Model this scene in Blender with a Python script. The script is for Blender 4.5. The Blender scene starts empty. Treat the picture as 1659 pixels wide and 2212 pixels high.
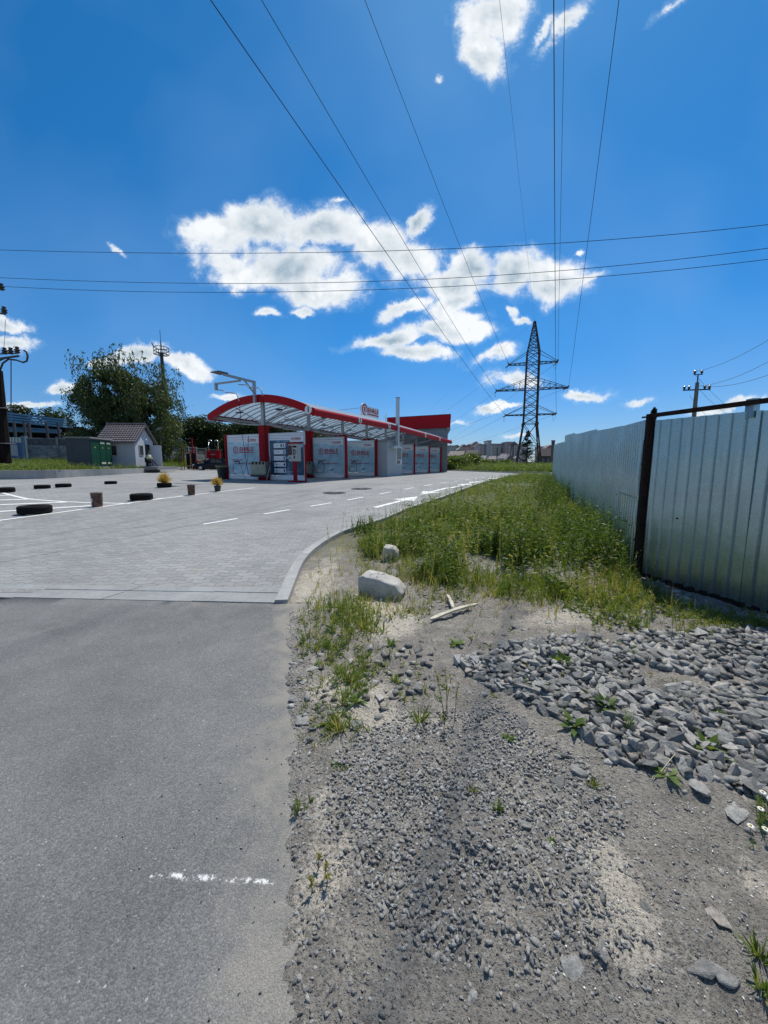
import bpy, bmesh, math, random
import numpy as np
from mathutils import Vector, Matrix
random.seed(7); RNG = np.random.default_rng(11)
SC = bpy.context.scene
COL = SC.collection
R = math.radians
PI = math.pi

# ------------------------------------------------------------------ camera
EYE = 1.435
PITCH = math.atan(0.1277)
cd = bpy.data.cameras.new('camera'); cam = bpy.data.objects.new('camera', cd); COL.objects.link(cam)
cd.sensor_fit = 'VERTICAL'; cd.sensor_height = 36.0; cd.lens = 13.51
cd.clip_start = 0.02; cd.clip_end = 6000
cam.location = (0, 0, EYE); cam.rotation_euler = (PI/2-PITCH, 0, 0)
SC.camera = cam

# ------------------------------------------------------------------ light
SUN_EL, SUN_AZ = R(60), R(22)          # azimuth measured from +Y towards +X
sd = bpy.data.lights.new('sun', 'SUN'); sun = bpy.data.objects.new('sun', sd); COL.objects.link(sun)
sd.energy = 4.6; sd.angle = R(0.53); sd.color = (1.0, 0.95, 0.87)
sv = Vector((math.sin(SUN_AZ)*math.cos(SUN_EL), math.cos(SUN_AZ)*math.cos(SUN_EL), math.sin(SUN_EL)))
sun.rotation_euler = sv.to_track_quat('Z', 'Y').to_euler()
sun.location = (10, 20, 60)
SC.view_settings.view_transform = 'Standard'; SC.view_settings.look = 'None'
SC.view_settings.exposure = 0.0; SC.view_settings.gamma = 1.0

# display pixel (photo scaled to 1659x2212) -> ray, used to lay the place out
CP, SP = math.cos(PITCH), math.sin(PITCH)
def ray(px, py):
    xc, yc = (px-829.5)/830.0, (1106-py)/830.0
    return xc, CP+yc*SP, -SP+yc*CP
def P(px, py, Y):
    x, y, z = ray(px, py); k = Y/y
    return Vector((x*k, Y, EYE+z*k))
def S(t):
    t = np.clip(t, 0, 1); return t*t*(3-2*t)
def zt(x, y):
    x = np.asarray(x, float); y = np.asarray(y, float)
    return 0.4*S((y-5)/16) - 0.27*S((y-48)/35) + 0.13*S((-x-8)/12)*S((y-24)/10)
def z1(x, y): return float(zt(x, y))
def G(px, py):
    x, y, z = ray(px, py)
    lo, hi = 0.3, 2000.0
    k = lo; step = 0.01
    while k < hi:
        if EYE+z*k <= z1(x*k, y*k): break
        k *= 1.004
    return Vector((x*k, y*k, z1(x*k, y*k)))

SC.cycles.max_bounces = 6; SC.cycles.diffuse_bounces = 3; SC.cycles.glossy_bounces = 3; SC.cycles.transparent_max_bounces = 6; SC.cycles.caustics_reflective = False; SC.cycles.caustics_refractive = False
# ------------------------------------------------------------------ world
CLOUDS = [ # display px: cx, cy, rx, ry, rot(deg ccw), strength
 (470,500,95,62,0,1),(570,478,120,55,0,1),(690,492,120,58,0,1),(620,575,150,62,0,1),(500,585,95,48,-20,1),
 (690,625,105,45,0,1),(810,530,95,62,0,1),(880,560,85,55,0,1),(905,478,48,22,50,1),
 (975,615,110,36,0,1),(1020,575,60,45,0,1),(1105,590,75,55,30,1),(1200,600,90,52,0,1),(1255,605,62,16,15,.8),
 (880,662,70,20,20,1),(985,650,70,25,15,1),(955,700,110,26,10,1),(850,730,100,20,12,1),(900,760,90,24,-3,1),(1000,715,75,28,0,1),
 (1100,668,26,14,-30,.9),(1128,690,34,12,-10,.9),(1062,770,62,20,20,.9),(1110,824,60,20,0,.9),(1075,884,60,11,3,.9),
 (1262,854,62,14,6,.9),(1385,866,34,9,5,.6),(1560,880,85,15,5,.85),(980,905,45,7,0,.6),
 (1065,25,85,62,0,1),(1040,115,66,70,10,1),(1100,50,45,50,0,.9),(1225,50,75,26,45,.75),(1175,70,42,16,50,.75),(1455,10,45,14,30,.5),
 (5,705,62,20,-10,.9),(15,742,78,19,0,.9),(70,876,85,11,-3,.85),(148,838,52,17,0,.95),(215,778,46,20,10,.95),
 (300,768,75,26,10,1),(395,795,80,26,-15,1),(490,857,48,11,0,.9),(572,680,34,12,-5,.85),(650,674,26,11,0,.85),(250,527,34,8,-25,.5),
 (1248,541,15,10,0,.8),(940,183,20,13,50,.6),(735,425,16,10,0,.4),(1115,940,40,8,0,.6)]
w = bpy.data.worlds.new("World"); SC.world = w; w.use_nodes = True
nt = w.node_tree; nt.nodes.clear()
def N(nt, t, **kw):
    n = nt.nodes.new(t)
    for k, v in kw.items():
        if k.startswith('i_'):
            key = k[2:]; key = int(key) if key.isdigit() else key.replace('_', ' ')
            n.inputs[key].default_value = v
        else: setattr(n, k, v)
    return n
def L(nt, a, b): nt.links.new(a, b)
def math_(nt, op, a, b=None, c=None, clamp=False):
    n = nt.nodes.new('ShaderNodeMath'); n.operation = op; n.use_clamp = clamp
    for i, v in enumerate((a, b, c)):
        if v is None: continue
        if hasattr(v, 'links'): nt.links.new(v, n.inputs[i])
        else: n.inputs[i].default_value = v
    return n.outputs[0]
def ramp(nt, fac, stops, interp='LINEAR'):
    n = nt.nodes.new('ShaderNodeValToRGB'); cr = n.color_ramp; cr.interpolation = interp
    while len(cr.elements) < len(stops): cr.elements.new(0.5)
    for e, (p, c) in zip(cr.elements, stops):
        e.position = p; e.color = (c[0], c[1], c[2], 1) if not isinstance(c, (int, float)) else (c, c, c, 1)
    if fac is not None: nt.links.new(fac, n.inputs[0])
    return n.outputs[0]
def mix(nt, fac, a, b, mode='MIX'):
    n = nt.nodes.new('ShaderNodeMix'); n.data_type = 'RGBA'; n.blend_type = mode; n.clamp_factor = True
    for sock, v in ((n.inputs[0], fac), (n.inputs[6], a), (n.inputs[7], b)):
        if hasattr(v, 'links'): nt.links.new(v, sock)
        elif isinstance(v, (int, float)): sock.default_value = v
        else: sock.default_value = (v[0], v[1], v[2], 1)
    return n.outputs[2]
def build_world():
    out = N(nt, 'ShaderNodeOutputWorld'); bg = N(nt, 'ShaderNodeBackground')
    sky = N(nt, 'ShaderNodeTexSky'); sky.sky_type = 'NISHITA'; sky.sun_disc = False
    sky.sun_elevation = SUN_EL; sky.sun_rotation = SUN_AZ; sky.altitude = 200
    sky.air_density = 1.0; sky.dust_density = 0.35; sky.ozone_density = 2.2
    tc = N(nt, 'ShaderNodeTexCoord')
    nrm = N(nt, 'ShaderNodeVectorMath', operation='NORMALIZE'); L(nt, tc.outputs['Generated'], nrm.inputs[0])
    sep = N(nt, 'ShaderNodeSeparateXYZ'); L(nt, nrm.outputs[0], sep.inputs[0])
    X, Y, Z = sep.outputs
    ys = math_(nt, 'MAXIMUM', Y, 0.05)
    u = math_(nt, 'DIVIDE', X, ys); v = math_(nt, 'DIVIDE', Z, ys)
    uv = N(nt, 'ShaderNodeCombineXYZ'); L(nt, u, uv.inputs[0]); L(nt, v, uv.inputs[1])
    # ragged edges: push the coordinates around with noise
    n1 = N(nt, 'ShaderNodeTexNoise', i_Scale=4.5, i_Detail=10.0, i_Roughness=0.66); L(nt, uv.outputs[0], n1.inputs['Vector'])
    off = N(nt, 'ShaderNodeVectorMath', operation='SUBTRACT'); L(nt, n1.outputs['Color'], off.inputs[0]); off.inputs[1].default_value = (.5, .5, .5)
    sc = N(nt, 'ShaderNodeVectorMath', operation='SCALE'); L(nt, off.outputs[0], sc.inputs[0]); sc.inputs['Scale'].default_value = 0.12
    ad = N(nt, 'ShaderNodeVectorMath', operation='ADD'); L(nt, uv.outputs[0], ad.inputs[0]); L(nt, sc.outputs[0], ad.inputs[1])
    fl = N(nt, 'ShaderNodeVectorMath', operation='MULTIPLY'); L(nt, ad.outputs[0], fl.inputs[0]); fl.inputs[1].default_value = (1, 1, 0)
    m = None
    for (cx, cy, rx, ry, rot, s) in CLOUDS:
        x, y, z = ray(cx, cy)
        u0, v0 = x/y, z/y
        su, sv_ = rx/830/y, ry/830/y/y
        mp = N(nt, 'ShaderNodeMapping', vector_type='TEXTURE'); L(nt, fl.outputs[0], mp.inputs['Vector'])
        mp.inputs['Location'].default_value = (u0, v0, 0); mp.inputs['Rotation'].default_value = (0, 0, R(rot)); mp.inputs['Scale'].default_value = (su*1.15, sv_*1.15, 1)
        ln = N(nt, 'ShaderNodeVectorMath', operation='LENGTH'); L(nt, mp.outputs[0], ln.inputs[0])
        d = math_(nt, 'MULTIPLY_ADD', ln.outputs['Value'], -s, s)
        m = d if m is None else math_(nt, 'SMOOTH_MAX', m, d, 0.12)
    n2 = N(nt, 'ShaderNodeTexNoise', i_Scale=9.0, i_Detail=12.0, i_Roughness=0.64, i_Distortion=0.25); L(nt, uv.outputs[0], n2.inputs['Vector'])
    n3 = N(nt, 'ShaderNodeTexNoise', i_Scale=5.0, i_Detail=4.0, i_Roughness=0.5); L(nt, uv.outputs[0], n3.inputs['Vector'])
    e = math_(nt, 'MULTIPLY_ADD', n2.outputs[0], 3.0, -1.50)
    dens = math_(nt, 'MULTIPLY_ADD', m, 1.75, e)
    dens = math_(nt, 'SUBTRACT', dens, 0.20)
    mr = N(nt, 'ShaderNodeMapRange', interpolation_type='SMOOTHSTEP'); L(nt, dens, mr.inputs[0]); mr.inputs[1].default_value = 0.0; mr.inputs[2].default_value = 0.7
    front = math_(nt, 'GREATER_THAN', Y, 0.06)
    a = math_(nt, 'MULTIPLY', mr.outputs[0], front)
    a = math_(nt, 'MULTIPLY', a, 0.97)
    # thin bright veil near the big clouds, and wisps elsewhere
    mr2 = N(nt, 'ShaderNodeMapRange', interpolation_type='SMOOTHSTEP'); L(nt, dens, mr2.inputs[0]); mr2.inputs[1].default_value = -0.45; mr2.inputs[2].default_value = 0.15; mr2.inputs[4].default_value = 0.16
    veil = math_(nt, 'MULTIPLY', mr2.outputs[0], front)
    n4 = N(nt, 'ShaderNodeTexNoise', i_Scale=1.6, i_Detail=3.0, i_Roughness=0.5); L(nt, uv.outputs[0], n4.inputs['Vector'])
    soft = N(nt, 'ShaderNodeMapRange'); L(nt, n4.outputs[0], soft.inputs[0]); soft.inputs[1].default_value = .4; soft.inputs[2].default_value = .8; soft.inputs[4].default_value = .16
    veil = math_(nt, 'MAXIMUM', veil, soft.outputs[0])
    # the cloud behind the viewer, only ever seen in reflections
    n5 = N(nt, 'ShaderNodeTexNoise', i_Scale=2.6, i_Detail=6.0); L(nt, nrm.outputs[0], n5.inputs['Vector'])
    bk = N(nt, 'ShaderNodeMapRange'); L(nt, n5.outputs[0], bk.inputs[0]); bk.inputs[1].default_value = .56; bk.inputs[2].default_value = .66
    back = math_(nt, 'MULTIPLY', bk.outputs[0], math_(nt, 'LESS_THAN', Y, 0.06))
    a = math_(nt, 'MAXIMUM', a, back)
    # sky colour: nishita, graded to the deep blue of the day
    mul = mix(nt, 1.0, sky.outputs[0], SKYMUL, 'MULTIPLY')
    zg = ramp(nt, Z, [(0, (.56,.70,.95)), (.10, (.55,.76,1.02)), (.28, (.50,.86,1.12)), (.62, (.49,.90,1.13))])
    mul = mix(nt, 1.0, mul, zg, 'MULTIPLY')
    hs = N(nt, 'ShaderNodeHueSaturation'); hs.inputs['Saturation'].default_value = SKYSAT; L(nt, mul, hs.inputs['Color'])
    gam = N(nt, 'ShaderNodeGamma'); gam.inputs[1].default_value = 1.0; L(nt, hs.outputs[0], gam.inputs[0])
    # cloud tone: lit rims, greyer in the thick middle
    th = N(nt, 'ShaderNodeMapRange'); L(nt, dens, th.inputs[0]); th.inputs[1].default_value = 0.25; th.inputs[2].default_value = 1.3
    g3 = N(nt, 'ShaderNodeMapRange'); L(nt, n3.outputs[0], g3.inputs[0]); g3.inputs[1].default_value = .36; g3.inputs[2].default_value = .62
    so = N(nt, 'ShaderNodeVectorMath', operation='ADD'); L(nt, uv.outputs[0], so.inputs[0]); so.inputs[1].default_value = (.012, .022, 0)
    n2b = N(nt, 'ShaderNodeTexNoise', i_Scale=9.0, i_Detail=6.0, i_Roughness=0.6, i_Distortion=0.25); L(nt, so.outputs[0], n2b.inputs['Vector'])
    rel = math_(nt, 'MULTIPLY', math_(nt, 'SUBTRACT', n2b.outputs[0], n2.outputs[0]), 2.6)
    sh = math_(nt, 'MULTIPLY_ADD', g3.outputs[0], .9, rel)
    sh = math_(nt, 'MULTIPLY', th.outputs[0], sh, clamp=True)
    k = 1/SKYSTR
    cc = mix(nt, sh, (0.97*k, 1.0*k, 1.02*k), (0.33*k, 0.45*k, 0.55*k))
    c1 = mix(nt, veil, gam.outputs[0], (.50*k, .74*k, .98*k))
    c2 = mix(nt, a, c1, cc)
    L(nt, c2, bg.inputs[0]); bg.inputs[1].default_value = SKYSTR; L(nt, bg.outputs[0], out.inputs[0])
SKYSTR = 0.1
SKYMUL = (0.98, 0.98, 1.02); SKYSAT = 1.12
build_world()
w.cycles.sampling_method = 'MANUAL'; w.cycles.sample_map_resolution = 256

# ------------------------------------------------------------------ materials
MATS = {}
def mat(name, col, rough=0.7, metal=0.0, var=0.0, vscale=8.0, bump=0.0, bscale=60.0, spec=0.5, var2=0.0, v2scale=0.8, col2=None, detail=6, coords='Object', emit=None, trans=0.0, alpha=None):
    if name in MATS: return MATS[name]
    m = bpy.data.materials.new(name); m.use_nodes = True; nt = m.node_tree
    b = nt.nodes['Principled BSDF']; out = nt.nodes['Material Output']
    b.inputs['Roughness'].default_value = rough; b.inputs['Metallic'].default_value = metal
    b.inputs['Specular IOR Level'].default_value = spec
    tc = N(nt, 'ShaderNodeTexCoord'); base = (col[0], col[1], col[2], 1)
    c = None
    if var > 0 or col2:
        n = N(nt, 'ShaderNodeTexNoise', i_Scale=vscale, i_Detail=float(detail), i_Roughness=0.65); L(nt, tc.outputs[coords], n.inputs['Vector'])
        lo = tuple(x*(1-var) for x in col); hi = tuple(min(1, x*(1+var)) for x in (col2 or col))
        c = ramp(nt, n.outputs[0], [(0.32, lo), (0.68, hi)])
    if var2 > 0:
        n2 = N(nt, 'ShaderNodeTexNoise', i_Scale=v2scale, i_Detail=4.0); L(nt, tc.outputs[coords], n2.inputs['Vector'])
        f = ramp(nt, n2.outputs[0], [(0.3, 1-var2), (0.7, 1+var2*0.3)])
        c = mix(nt, 1.0, c if c is not None else base[:3], f, 'MULTIPLY')
    if c is not None: L(nt, c, b.inputs['Base Color'])
    else: b.inputs['Base Color'].default_value = base
    if bump > 0:
        n3 = N(nt, 'ShaderNodeTexNoise', i_Scale=bscale, i_Detail=4.0); L(nt, tc.outputs[coords], n3.inputs['Vector'])
        bp = N(nt, 'ShaderNodeBump', i_Strength=bump, i_Distance=0.01); L(nt, n3.outputs[0], bp.inputs['Height']); L(nt, bp.outputs[0], b.inputs['Normal'])
    if trans > 0:
        t = N(nt, 'ShaderNodeBsdfTranslucent'); t.inputs[0].default_value = base
        if c is not None: L(nt, c, t.inputs[0])
        mx = N(nt, 'ShaderNodeMixShader'); mx.inputs[0].default_value = trans
        L(nt, b.outputs[0], mx.inputs[1]); L(nt, t.outputs[0], mx.inputs[2]); L(nt, mx.outputs[0], out.inputs[0])
    MATS[name] = m; return m
def leafmat(name, stops, trans=0.4, rough=0.5):
    """foliage: tint attribute picks the leaf's own colour"""
    m = bpy.data.materials.new(name); m.use_nodes = True; nt = m.node_tree
    b = nt.nodes['Principled BSDF']; out = nt.nodes['Material Output']
    at = N(nt, 'ShaderNodeAttribute', attribute_name='tint')
    c = ramp(nt, at.outputs['Fac'], stops)
    L(nt, c, b.inputs['Base Color']); b.inputs['Roughness'].default_value = rough; b.inputs['Specular IOR Level'].default_value = 0.3
    t = N(nt, 'ShaderNodeBsdfTranslucent'); L(nt, mix(nt, 1.0, c, (1.5, 1.4, 0.6), 'MULTIPLY'), t.inputs[0])
    mx = N(nt, 'ShaderNodeMixShader'); mx.inputs[0].default_value = trans
    L(nt, b.outputs[0], mx.inputs[1]); L(nt, t.outputs[0], mx.inputs[2]); L(nt, mx.outputs[0], out.inputs[0])
    MATS[name] = m; return m

# ------------------------------------------------------------------ mesh helpers
def tag(o, label=None, cat=None, group=None, kind=None):
    if label: o['label'] = label
    if cat: o['category'] = cat
    if group: o['group'] = group
    if kind: o['kind'] = kind
    return o
def empty(name, loc=(0,0,0), rz=0.0, label=None, cat=None, group=None):
    o = bpy.data.objects.new(name, None); COL.objects.link(o); o.empty_display_size = 0.2
    o.location = loc; o.rotation_euler = (0, 0, rz)
    return tag(o, label, cat, group)
def link(name, me, parent=None, loc=None):
    o = bpy.data.objects.new(name, me); COL.objects.link(o)
    if parent: o.parent = parent
    if loc is not None: o.location = loc
    return o
def children(o): return [c for c in COL.objects if c.parent == o]
def copy_tree(o, kids, loc=None, rz=None, label=None, scale=None):
    c = o.copy(); COL.objects.link(c)
    if loc is not None: c.location = loc
    if rz is not None: c.rotation_euler = (0, 0, rz)
    if scale is not None: c.scale = scale
    if label: c['label'] = label
    for k, sub in kids:
        d = k.copy(); COL.objects.link(d); d.parent = c
        for s in sub:
            e = s.copy(); COL.objects.link(e); e.parent = d
    return c
def kids_of(o): return [(k, children(k)) for k in children(o)]
def basis(z):
    z = Vector(z).normalized(); a = Vector((0,0,1)) if abs(z.z) < .9 else Vector((1,0,0))
    x = a.cross(z).normalized(); return x, z.cross(x), z
class MB:
    def __init__(s): s.v = []; s.f = []
    def add(s, vs, fs):
        n = len(s.v); s.v += [tuple(v) for v in vs]; s.f += [tuple(i+n for i in f) for f in fs]; return s
    def box(s, lo, hi, M=None):
        x0,y0,z0 = lo; x1,y1,z1_ = hi
        vs = [Vector(p) for p in ((x0,y0,z0),(x1,y0,z0),(x1,y1,z0),(x0,y1,z0),(x0,y0,z1_),(x1,y0,z1_),(x1,y1,z1_),(x0,y1,z1_))]
        if M is not None: vs = [M @ v for v in vs]
        return s.add(vs, [(0,3,2,1),(4,5,6,7),(0,1,5,4),(1,2,6,5),(2,3,7,6),(3,0,4,7)])
    def bar(s, a, b, w, h=None, up=(0,0,1)):
        a, b = Vector(a), Vector(b); h = h or w; d = (b-a)
        if d.length < 1e-6: return s
        d.normalize(); u = Vector(up)
        if abs(u.dot(d)) > .98: u = Vector((1,0,0))
        x = u.cross(d).normalized(); y = d.cross(x)
        vs = []
        for p in (a, b):
            for sx, sy in ((-1,-1),(1,-1),(1,1),(-1,1)): vs.append(p + x*(w/2*sx) + y*(h/2*sy))
        return s.add(vs, [(0,3,2,1),(4,5,6,7),(0,1,5,4),(1,2,6,5),(2,3,7,6),(3,0,4,7)])
    def tube(s, pts, r, n=8, cap=True):
        pts = [Vector(p) for p in pts]; rs = r if isinstance(r, (list, tuple)) else [r]*len(pts)
        n0 = len(s.v); ax = None
        for i, p in enumerate(pts):
            d = (pts[min(i+1, len(pts)-1)] - pts[max(i-1, 0)])
            if d.length < 1e-9: d = Vector((0,0,1))
            d.normalize()
            if ax is None: ax, ay, _ = basis(d)
            else:
                ax = (ax - d*ax.dot(d));
                if ax.length < 1e-6: ax, ay, _ = basis(d)
                ax.normalize(); ay = d.cross(ax)
            for k in range(n):
                t = 2*PI*k/n; s.v.append(tuple(p + (ax*math.cos(t) + ay*math.sin(t))*rs[i]))
        for i in range(len(pts)-1):
            for k in range(n):
                a = n0+i*n+k; b = n0+i*n+(k+1)%n; s.f.append((a, b, b+n, a+n))
        if cap:
            s.f.append(tuple(n0+k for k in reversed(range(n)))); e = n0+(len(pts)-1)*n; s.f.append(tuple(e+k for k in range(n)))
        return s
    def lathe(s, prof, n=24, c=(0,0,0), closed=False):
        n0 = len(s.v); m = len(prof)
        for r, z in prof:
            for k in range(n):
                t = 2*PI*k/n; s.v.append((c[0]+r*math.cos(t), c[1]+r*math.sin(t), c[2]+z))
        for i in range(m-1 + (1 if closed else 0)):
            j = (i+1) % m
            for k in range(n):
                a = n0+i*n+k; b = n0+i*n+(k+1)%n; a2 = n0+j*n+k; b2 = n0+j*n+(k+1)%n
                s.f.append((a, b, b2, a2))
        return s
    def poly(s, pts, depth):
        """extrude a closed loop of 3D points by a vector"""
        pts = [Vector(p) for p in pts]; n = len(pts); d = Vector(depth)
        vs = pts + [p+d for p in pts]
        fs = [tuple(range(n)), tuple(reversed(range(n, 2*n)))] + [(i, i+n, (i+1)%n+n, (i+1)%n) for i in range(n)]
        return s.add(vs, fs)
    def build(s, name, m=None, parent=None, smooth=False, loc=None, bevel=0.0, kids=None):
        me = bpy.data.meshes.new(name); me.from_pydata(s.v, [], s.f); me.update()
        bm = bmesh.new(); bm.from_mesh(me)
        bmesh.ops.recalc_face_normals(bm, faces=bm.faces)
        if bevel > 0: bmesh.ops.bevel(bm, geom=bm.edges[:], offset=bevel, segments=2, affect='EDGES', clamp_overlap=True)
        bm.to_mesh(me); bm.free()
        if smooth: me.shade_smooth()
        if m: me.materials.append(m)
        return link(name, me, parent, loc)
def np_mesh(name, V, Floop, Fsize, m=None, tint=None, parent=None, smooth=False):
    me = bpy.data.meshes.new(name); nv = len(V); nf = len(Fsize)
    me.vertices.add(nv); me.vertices.foreach_set('co', np.asarray(V, np.float32).ravel())
    me.loops.add(len(Floop)); me.loops.foreach_set('vertex_index', np.asarray(Floop, np.int32))
    me.polygons.add(nf); st = np.concatenate([[0], np.cumsum(Fsize)[:-1]]).astype(np.int32)
    me.polygons.foreach_set('loop_start', st)
    if tint is not None:
        at = me.attributes.new('tint', 'FLOAT', 'POINT'); at.data.foreach_set('value', np.asarray(tint, np.float32))
    me.update(calc_edges=True); me.validate()
    if smooth: me.shade_smooth()
    if m: me.materials.append(m)
    return link(name, me, parent)
# leaf / blade ribbons, many at once
class Ribbons:
    def __init__(s): s.parts = []
    def add(s, base, d, length, width, droop, tint, w0=0.7, side=None):
        base = np.asarray(base, float).reshape(-1, 3); n = len(base)
        d = np.asarray(d, float).reshape(-1, 3); d = d/np.linalg.norm(d, axis=1, keepdims=True)
        length = np.broadcast_to(length, (n,)).reshape(-1, 1); width = np.broadcast_to(width, (n,)).reshape(-1, 1)
        droop = np.broadcast_to(droop, (n,)).reshape(-1, 1); tint = np.broadcast_to(tint, (n,))
        r = RNG.normal(size=(n, 3)) if side is None else side
        sd = np.cross(d, r); sd /= np.linalg.norm(sd, axis=1, keepdims=True)+1e-9
        dn = np.array([[0, 0, -1.0]])
        mid = base + d*length*0.5 + dn*droop*length*0.25
        tip = base + d*length + dn*droop*length
        V = np.stack([base-sd*width*w0/2, base+sd*width*w0/2, mid+sd*width/2, mid-sd*width/2, tip], 1).reshape(-1, 3)
        s.parts.append((V, np.repeat(tint, 5)))
        return mid, tip
    def build(s, name, m, parent=None):
        V = np.concatenate([p[0] for p in s.parts]); T = np.concatenate([p[1] for p in s.parts]); n = len(V)//5
        b = (np.arange(n)*5)[:, None]
        loops = (b + np.array([[0,1,2,3,3,2,4]])).ravel(); sizes = np.tile([4,3], n)
        return np_mesh(name, V, loops, sizes, m, T, parent)
# value noise for terrain and density maps
_perm = RNG.random((256, 256))
def vnoise(x, y, sc=1.0, seed=0):
    x = np.asarray(x, float)*sc+seed*17.3; y = np.asarray(y, float)*sc+seed*9.1
    xi = np.floor(x).astype(int); yi = np.floor(y).astype(int); fx = x-xi; fy = y-yi
    fx = fx*fx*(3-2*fx); fy = fy*fy*(3-2*fy)
    g = lambda a, b: _perm[a % 256, b % 256]
    return (g(xi,yi)*(1-fx)+g(xi+1,yi)*fx)*(1-fy)+(g(xi,yi+1)*(1-fx)+g(xi+1,yi+1)*fx)*fy
def fbm(x, y, sc=1.0, oct=4, seed=0):
    a = 0; w_ = 0.5; t = 0
    for o in range(oct): a = a + w_*vnoise(x, y, sc*2**o, seed+o*3); t += w_; w_ *= .55
    return a/t
def inpoly(x, y, poly):
    x = np.asarray(x); y = np.asarray(y); c = np.zeros(x.shape, bool); n = len(poly); j = n-1
    for i in range(n):
        xi, yi = poly[i]; xj, yj = poly[j]
        t = ((yi > y) != (yj > y)) & (x < (xj-xi)*(y-yi)/((yj-yi) if yj != yi else 1e-9)+xi)
        c ^= t; j = i
    return c
def gpoly(pts): return [tuple(G(a, b)[:2]) for a, b in pts]
def interp_poly(y, pts):
    pts = sorted(pts, key=lambda p: p[1]); return np.interp(y, [p[1] for p in pts], [p[0] for p in pts])
def text_mesh(name, s, size, m, parent, loc, bold=0.0, shear=0.0, width=None, height=None, rot=None, depth=0.002, align='LEFT', spacing=1.0):
    """lettering in the parent's local XZ plane, read from -Y"""
    cu = bpy.data.curves.new(name, 'FONT'); cu.body = s; cu.size = size; cu.offset = bold; cu.shear = shear
    cu.extrude = depth; cu.align_x = align; cu.space_character = spacing; cu.resolution_u = 3
    to = bpy.data.objects.new(name, cu); COL.objects.link(to); bpy.context.view_layer.update()
    me = bpy.data.meshes.new_from_object(to.evaluated_get(bpy.context.evaluated_depsgraph_get()))
    COL.objects.unlink(to); bpy.data.objects.remove(to)
    co = np.zeros(len(me.vertices)*3, np.float32); me.vertices.foreach_get('co', co); co = co.reshape(-1, 3)
    if width and len(co):
        w_ = co[:,0].max()-co[:,0].min(); co[:,0] *= width/w_
    if height and len(co):
        h_ = co[:,1].max()-co[:,1].min(); co[:,1] *= height/h_
    co = np.stack([co[:,0], -co[:,2], co[:,1]], 1)
    me.vertices.foreach_set('co', co.ravel().astype(np.float32)); me.update()
    me.materials.clear(); me.materials.append(m); me.name = name
    o = link(name, me, parent, loc)
    if rot: o.rotation_euler = rot
    return o

# ================================================================== THE SETTING
KERB = [tuple(G(*p)[:2]) for p in ((608,1274),(640,1213),(680,1178.6),(729,1151),(784,1134),(823,1121.5),(878.6,1098.6),(973.8,1066.9),(1053,1040),(1127,1023.5))]
def smooth_line(pts, n=6):
    pts = [Vector((p[0], p[1], 0)) for p in pts]; out = []
    for i in range(len(pts)-1):
        p0 = pts[max(i-1,0)]; p1 = pts[i]; p2 = pts[i+1]; p3 = pts[min(i+2, len(pts)-1)]
        for k in range(n):
            t = k/n; out.append(0.5*((2*p1)+(p2-p0)*t+(2*p0-5*p1+4*p2-p3)*t*t+(3*p1-p0-3*p2+p3)*t**3))
    out.append(pts[-1]); return [(p.x, p.y) for p in out]
K0 = G(622, 1304)
KERBS = [(K0.x-0.13, K0.y-0.02)] + smooth_line(KERB, 6)
KX = lambda y: np.interp(y, [p[1] for p in KERBS], [p[0] for p in KERBS])
E1, E0 = G(625, 1310), G(620, 2000)
slope = (E1.x-E0.x)/(E1.y-E0.y)
def asph_edge(y): return E0.x + slope*(np.asarray(y)-E0.y)
def ragged(x, y): return (fbm(y, y*0+3.3, 2.2, 3, 61)-.5)*.16+(fbm(x*0+1.7, y, 11, 4, 62)-.5)*.09+(vnoise(x, y, 34, 63)-.5)*.02
WALL = [(-60,23.3),(-40,23.5),(-23.9,23.9),(-21.6,28.5),(-21.3,33.0),(-23.2,41.0),(-26,51)]
BANKF = [(-80,36),(-60,38),(-40,41.5),(-34.5,45.5),(-31.5,48.7),(-29.8,51.5),(-27.8,56.5)]
FARK = [(13.5,38.0),(8.6,52.0)]

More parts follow.
